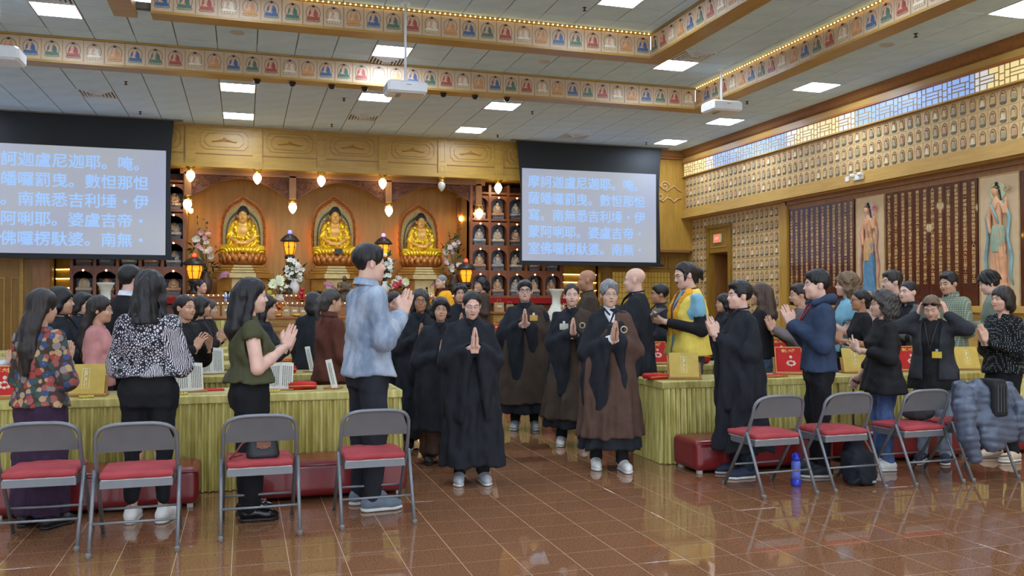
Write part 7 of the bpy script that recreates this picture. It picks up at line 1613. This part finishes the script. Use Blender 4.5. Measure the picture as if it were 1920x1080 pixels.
def microphone(root, k):
    m = MB(); c = k['wr'][-1] + np.array([.03, -.06, .12]); m.tube([tuple(c + np.array([0, .0, -.12])), tuple(c + np.array([0, -.02, .03]))], .012, 8); m.sphere(tuple(c + np.array([0, -.025, .055])), .024, 10, 6); m.build('microphone', plain('mic_black', (24, 24, 26), .5), root)
def watch(side):
    def f(root, k):
        w_ = k['wr'][side]; d = k['el'][side] - w_; d = d / np.linalg.norm(d); c = w_ + d * .03; m = MB(); m.tube([tuple(c - d * .012), tuple(c + d * .012)], .031, 12); m.build('wristwatch', plain('black_gloss', (22, 22, 24)), root)
    return f
def sideburn(root, k):
    for s in (-1, 1):
        m = MB(); m.tube([(s * .073, -.022, .03), (s * .071, -.03, -.02), (s * .062, -.04, -.05)], [.014, .014, .006], 6)
        m.v = [tuple(p) for p in k['tr'](np.array(m.v))]; m.build('sideburn', hair_mat('hair_dark', HAIR['dark']), root, recalc=False)
def cuffs(root, k):
    for q in (-1, 1):
        m = MB(); w_, e_ = k['wr'][q], k['el'][q]; m.tube([tuple(w_ + (e_ - w_) * .02), tuple(w_ + (e_ - w_) * .25)], [.036, .044], 10); m.build('shirt_cuff', plain('white_knit', (222, 224, 230)), root)
def T(mat, **k): return dict(mat=mat, **k)
def cast():
    # ---- left block, front row
    person('woman in floral jacket with very long tied dark brown hair, back to camera', 78, 543, 6.3, 145, 'longtail', 'dark', 'b', T(FLO, hem=.87, flare=.03, name='jacket', sr=1.25), T(cloth('plum', (62, 44, 66)), wide=1.2, skirt=True, hem=.16, name='skirt'), fem=1, girth=1.05, res=.012, shoes=SH_B)
    person('woman in black and white animal print blouse and white sneakers, back to camera', 280, 507, 6.22, 168, 'wavy', 'black', 'a', T(ANI, hem=.99, flare=.03, name='blouse', sr=1.1), T(PBL, wide=.8, hem=.16), fem=1, girth=1.12, res=.012, shoes=SH_W)
    person('woman in olive green sleeveless top with long straight black hair, praying', 470, 522, 6.15, 96, 'long', 'black', 'p', T(cloth('olive_top', (78, 78, 54)), hem=.97, flare=.035, sleeve='cap', name='blouse', neck='scoop'), T(PBL, wide=1.25), hz=1.3, hy=.28, fem=1, girth=1.16, res=.0115, shoes=SH_P)
    person('tall man in pale blue denim jacket praying near the aisle', 690, 458, 6.2, 104, 'short', 'black', 'p', T(DEN, hem=.86, flare=.03, name='jacket', sr=1.3, neck='collar', wrinkle=.01), T(cloth('charcoal_trousers', (44, 46, 54)), wide=1.1), hz=1.34, hy=.27, res=.0115, girth=1.06, shoes=SH_G)
    # ---- left block behind
    person('person in white sleeves at the left picture edge', -48, 560, 7.9, 90, 'short', 'black', 'b', T(cloth('white_cotton', (214, 216, 222))), T(PBL), hz=1.2, hy=.33, res=.018)
    person('black haired woman in black robe behind the floral jacket', 112, 538, 8.0, 92, 'bob', 'black', 'b', robe=BLK, fem=1, res=.017, hz=1.16, hy=.3, extra=watch(-1))
    person('woman in pink cardigan with long tied hair', 186, 555, 7.75, 84, 'longtail', 'dark', 'b', T(cloth('pink_knit', (198, 138, 136)), hem=.88, name='cardigan', sr=1.15), T(cloth('navy_jeans', (38, 46, 70))), fem=1, res=.015, glasses='thin')
    person('young woman with short fringe in black between two others at left', 155, 548, 9.75, 60, 'bowl', 'black', 'p', robe=BLK, fem=1, res=.019)
    person('man with glasses peeking over at far left back', 172, 556, 11.5, 30, 'short', 'black', 'b', robe=BLK, res=.02, glasses='thin')
    person('dark haired man with white collar behind the animal print blouse', 243, 497, 8.45, 140, 'short', 'black', 'p', T(cloth('white_cotton', (214, 216, 222)), neck='collar'), T(PBL), res=.018, extra=jacket('waistcoat', KBL, .02, .9, .02))
    person('woman with tied hair in black clapping beside the animal print blouse', 346, 552, 8.0, 48, 'tied', 'black', 'b', T(KBL, sr=1.3), T(PBL), pose='open', hz=1.28, hy=.27, fem=1, res=.016)
    person('dark haired woman hidden behind the clapping woman', 376, 555, 9.75, 100, 'bob', 'dark', 'b', T(KBL), T(PBL), fem=1, res=.019)
    person('older woman with bobbed hair in black looking right', 392, 562, 11.45, 75, 'bob', 'pepper', 'o', T(KBL, sr=1.2), T(PBL), fem=1, res=.019)
    person('woman in dark top behind the olive green top', 497, 553, 7.95, 88, 'long', 'black', 'b', T(cloth('ink_top', (40, 42, 50)), sr=1.4), T(PBL), fem=1, res=.017, girth=1.12, hz=1.24)
    person('woman in black robe seen from behind left of the brown jacket', 588, 548, 9.6, 160, 'bob', 'black', 'b', robe=BLK, fem=1, res=.019)
    person('woman in brown jacket with greying ponytail', 620, 541, 8.0, 112, 'pony', 'pepper', 'b', T(cloth('russet', (94, 54, 42)), hem=.8, flare=.03, name='jacket', sr=1.25, neck='collar'), T(cloth('russet', (94, 54, 42)), wide=1.2), fem=1, res=.015, girth=1.08)
    # ---- near the altar
    person('woman in black with clasped hands at the left end of the altar', 376, 524, 17.6, 55, 'tied', 'black', 'b', T(KBL), T(PBL), fem=1, res=.022)
    person('elderly monk in orange yellow robe speaking at the altar', 828, 515, 17.4, -65, 'buzz', 'grey', 'o', robe=cloth('saffron', (238, 168, 36)), res=.02, pose='read', hz=1.35, hy=.2, extra=both(monk_trim, microphone))
    person('woman in brown dress with black bob near the right statues', 905, 520, 17.2, -85, 'bob', 'black', 'b', T(cloth('umber', (72, 58, 48)), hem=.8), T(cloth('umber', (72, 58, 48)), skirt=True, name='skirt'), fem=1, res=.022)
    person('young man with tousled black hair in black behind the front woman', 863, 533, 11.2, -10, 'curly', 'black', 'b', robe=BLK, res=.019)
    # ---- procession in the aisle
    person('woman in black robe looking down beside the denim jacket', 738, 545, 9.2, 8, 'tied', 'black', 'b', robe=BLK, fem=1, eyes='down', nod=12, res=.017)
    person('woman with greying wavy hair and glasses in black robe', 788, 542, 8.55, -8, 'wavy', 'pepper', 'c', robe=BLK, fem=1, glasses='round', res=.015, hz=1.27)
    person('short haired woman with glasses in black robe with brown skirt', 826, 557, 7.75, -8, 'bowl', 'black', 'b', robe=BLK, legs=T(BRN, wide=1.5, skirt=True), fem=1, glasses='thin', eyes='narrow', res=.0135, girth=1.12, hem=.34, hz=1.2, shoes=SH_B)
    person('front woman in wide sleeved black robe walking with bowed head', 884, 543, 6.8, -8, 'tied', 'black', 'p', robe=BLK, fem=1, glasses='thin', eyes='down', nod=14, res=.0115, hz=1.3, hy=.27, tilt=12, hem=.16, shoes=SH_S, girth=1.05)
    person('man in black framed glasses with brown kasaya over black robe', 984, 525, 9.5, -18, 'short', 'black', 'p', robe=BLK, kasaya=BRD, glasses='square', res=.014, girth=1.12, hz=1.3, hy=.26, hem=.2, shoes=SH_S, extra=badge(.1, -.2, 1.28, (214, 168, 70)), headp=dict(w=1.06))
    person('woman with white name badge and brown kasaya', 1072, 531, 8.25, -18, 'tied', 'dark', 'p', robe=BLK, kasaya=BRD, fem=1, res=.014, hz=1.27, hy=.27, hem=.2, shoes=SH_W, extra=badge(-.09, -.17, 1.26, (206, 206, 190)), stride=.3)
    person('grey haired elderly woman with glasses leading in brown kasaya', 1142, 526, 7.0, -12, 'swept', 'grey', 'o', robe=BLK, kasaya=BRN, fem=1, glasses='thin', eyes='narrow', res=.0115, inner=plain('white_knit', (222, 224, 230), .8), hz=1.27, hy=.27, tilt=30, hem=.2, shoes=SH_W, stride=.5, extra=cuffs)
    person('bald tan man in brown robe facing left', 1102, 505, 9.75, -110, 'bald', 'dark', 'c', robe=BRD, res=.016, headp=dict(w=1.02))
    person('bald pale man with glasses in black robe facing left', 1192, 501, 8.05, -124, 'bald', 'grey', 'p', robe=BLK, glasses='thin', res=.015, hz=1.42, girth=1.08, headp=dict(w=1.04))
    person('man with cropped dark hair and folded arms behind the tablet', 1238, 533, 9.75, -108, 'short', 'black', 'c', robe=BLK, pose='fold', res=.018)
    # ---- right block
    person('man in yellow vest over pale blue shirt with tied back hair', 1290, 489, 7.95, -94, 'ponybig', 'dark', 'p', T(cloth('sky_tee', (128, 178, 200)), sleeve='short', hem=.84), T(cloth('grey_trousers', (74, 76, 82)), wide=1.1), pose='read', hz=1.2, hy=.28, nod=12, glasses='thin', moustache=True, res=.0125, girth=1.14, extra=both(vest, sideburn))
    person('elderly man in long black robe praying at the right aisle edge', 1388, 527, 6.4, -98, 'swept', 'black', 'p', robe=BLK, legs=T(cloth('navy_trousers', (40, 46, 60)), hem=.1), res=.0115, hz=1.32, hy=.27, girth=1.1, hem=.24, shoes=SH_N, eyes='narrow')
    person('woman with long brown hair in black behind the elderly man', 1428, 531, 8.3, -145, 'long', 'brown', 'b', T(KBL), T(denim('denim_mid', (80, 104, 134), (120, 142, 166)), hem=.12), fem=1, res=.017)
    person('dark haired person half hidden left of the elderly man', 1358, 551, 9.6, -100, 'bob', 'black', 'b', robe=BLK, res=.019)
    person('bearded man with glasses and patterned grey sweater', 1500, 532, 8.0, -110, 'short', 'dark', 'b', T(cloth('grey_sweater', (112, 102, 104)), sr=1.25), T(PBL), glasses='thin', beard=True, hz=1.28, hy=.34, res=.0155, girth=1.1, extra=watch(1))
    person('young man in navy fleece jacket praying', 1534, 506, 6.25, -112, 'short', 'black', 'p', T(cloth('navy_fleece', (52, 66, 90)), hem=.87, flare=.02, name='jacket', neck='hood', sr=1.35), T(PBL, wide=1.0), hz=1.34, hy=.26, res=.0115, shoes=(plain('shoe_charcoal', (40, 44, 48), .6), WSOLE), extra=lanyard((130, 44, 50), 1.3))
    person('curly haired woman in pale blue shirt', 1588, 512, 8.28, -120, 'curlybob', 'lightbrown', 'p', T(cloth('aqua_tee', (132, 186, 206)), sleeve='short'), T(PBL), fem=1, res=.0165, hz=1.28, hy=.3, extra=lanyard((40, 40, 50), 1.15))
    person('woman with glasses and pulled back hair in black shirt', 1614, 542, 7.82, -110, 'bun', 'black', 'c', T(KBL, sleeve='elbow'), T(PBL), fem=1, glasses='round', res=.0155, hz=1.2, hy=.3, pose='open')
    person('woman with curly short hair and glasses in black tunic holding a cane', 1655, 546, 6.3, -112, 'curlybob', 'pepper', 'o', T(KBL, sleeve='three', hem=.74, flare=.075, name='tunic', sr=1.2), T(JEAN, wide=.95), pose='cane', fem=1, glasses='thin', res=.0115, girth=1.14, shoes=SH_W, extra=cane)
    person('man with moustache in black shirt', 1674, 507, 8.3, -106, 'short', 'dark', 'p', T(KBL), T(PBL), moustache=True, glasses='thin', res=.017)
    person('person with cropped hair in grey jacket over black shirt', 1704, 526, 7.82, -84, 'buzz', 'black', 'p', T(KBL, neck='collar'), T(PBL), eyes='narrow', res=.0155, hz=1.22, hy=.3, extra=jacket('jacket', cloth('grey_jacket', (92, 94, 92)), .02, .85, .07))
    person('woman with sunglasses on her hair covering her ears with both hands', 1748, 550, 6.45, -52, 'tied', 'lightbrown', 'a', T(KBL, hem=.74, flare=.05, sleeve='short'), T(JEANL, wide=1.1), pose='ears', nod=22, eyes='down', fem=1, res=.0115, girth=1.06, shoes=SH_N, extra=both(jacket('jacket', cloth('graphite_jacket', (52, 54, 58)), .024, .84, .075), head_shades, badge(.07, -.2, 1.1, (214, 186, 60)), lanyard((60, 60, 60), 1.14, .004)))
    person('man in green plaid shirt looking down', 1782, 509, 8.2, -84, 'short', 'black', 'b', T(PLA, neck='collar', sr=1.25), T(PBL), eyes='down', nod=8, res=.0155)
    person('young man with curly dark hair bent forward at the right edge', 1862, 507, 8.25, -128, 'curly', 'black', 'p', T(cloth('sage_shirt', (122, 134, 120))), T(PBL), nod=18, res=.017, pose='read', hz=1.15)
    person('woman in black top with tiny white dots praying at the right edge', 1880, 537, 6.35, -90, 'bob', 'dark', 'a', T(POL, hem=.86, flare=.02, name='blouse', neck='scoop'), T(PBL), fem=1, eyes='narrow', res=.0115, hz=1.26, hy=.27, girth=1.03, shoes=(plain('shoe_tan', (206, 186, 160), .6), WSOLE))
cast()
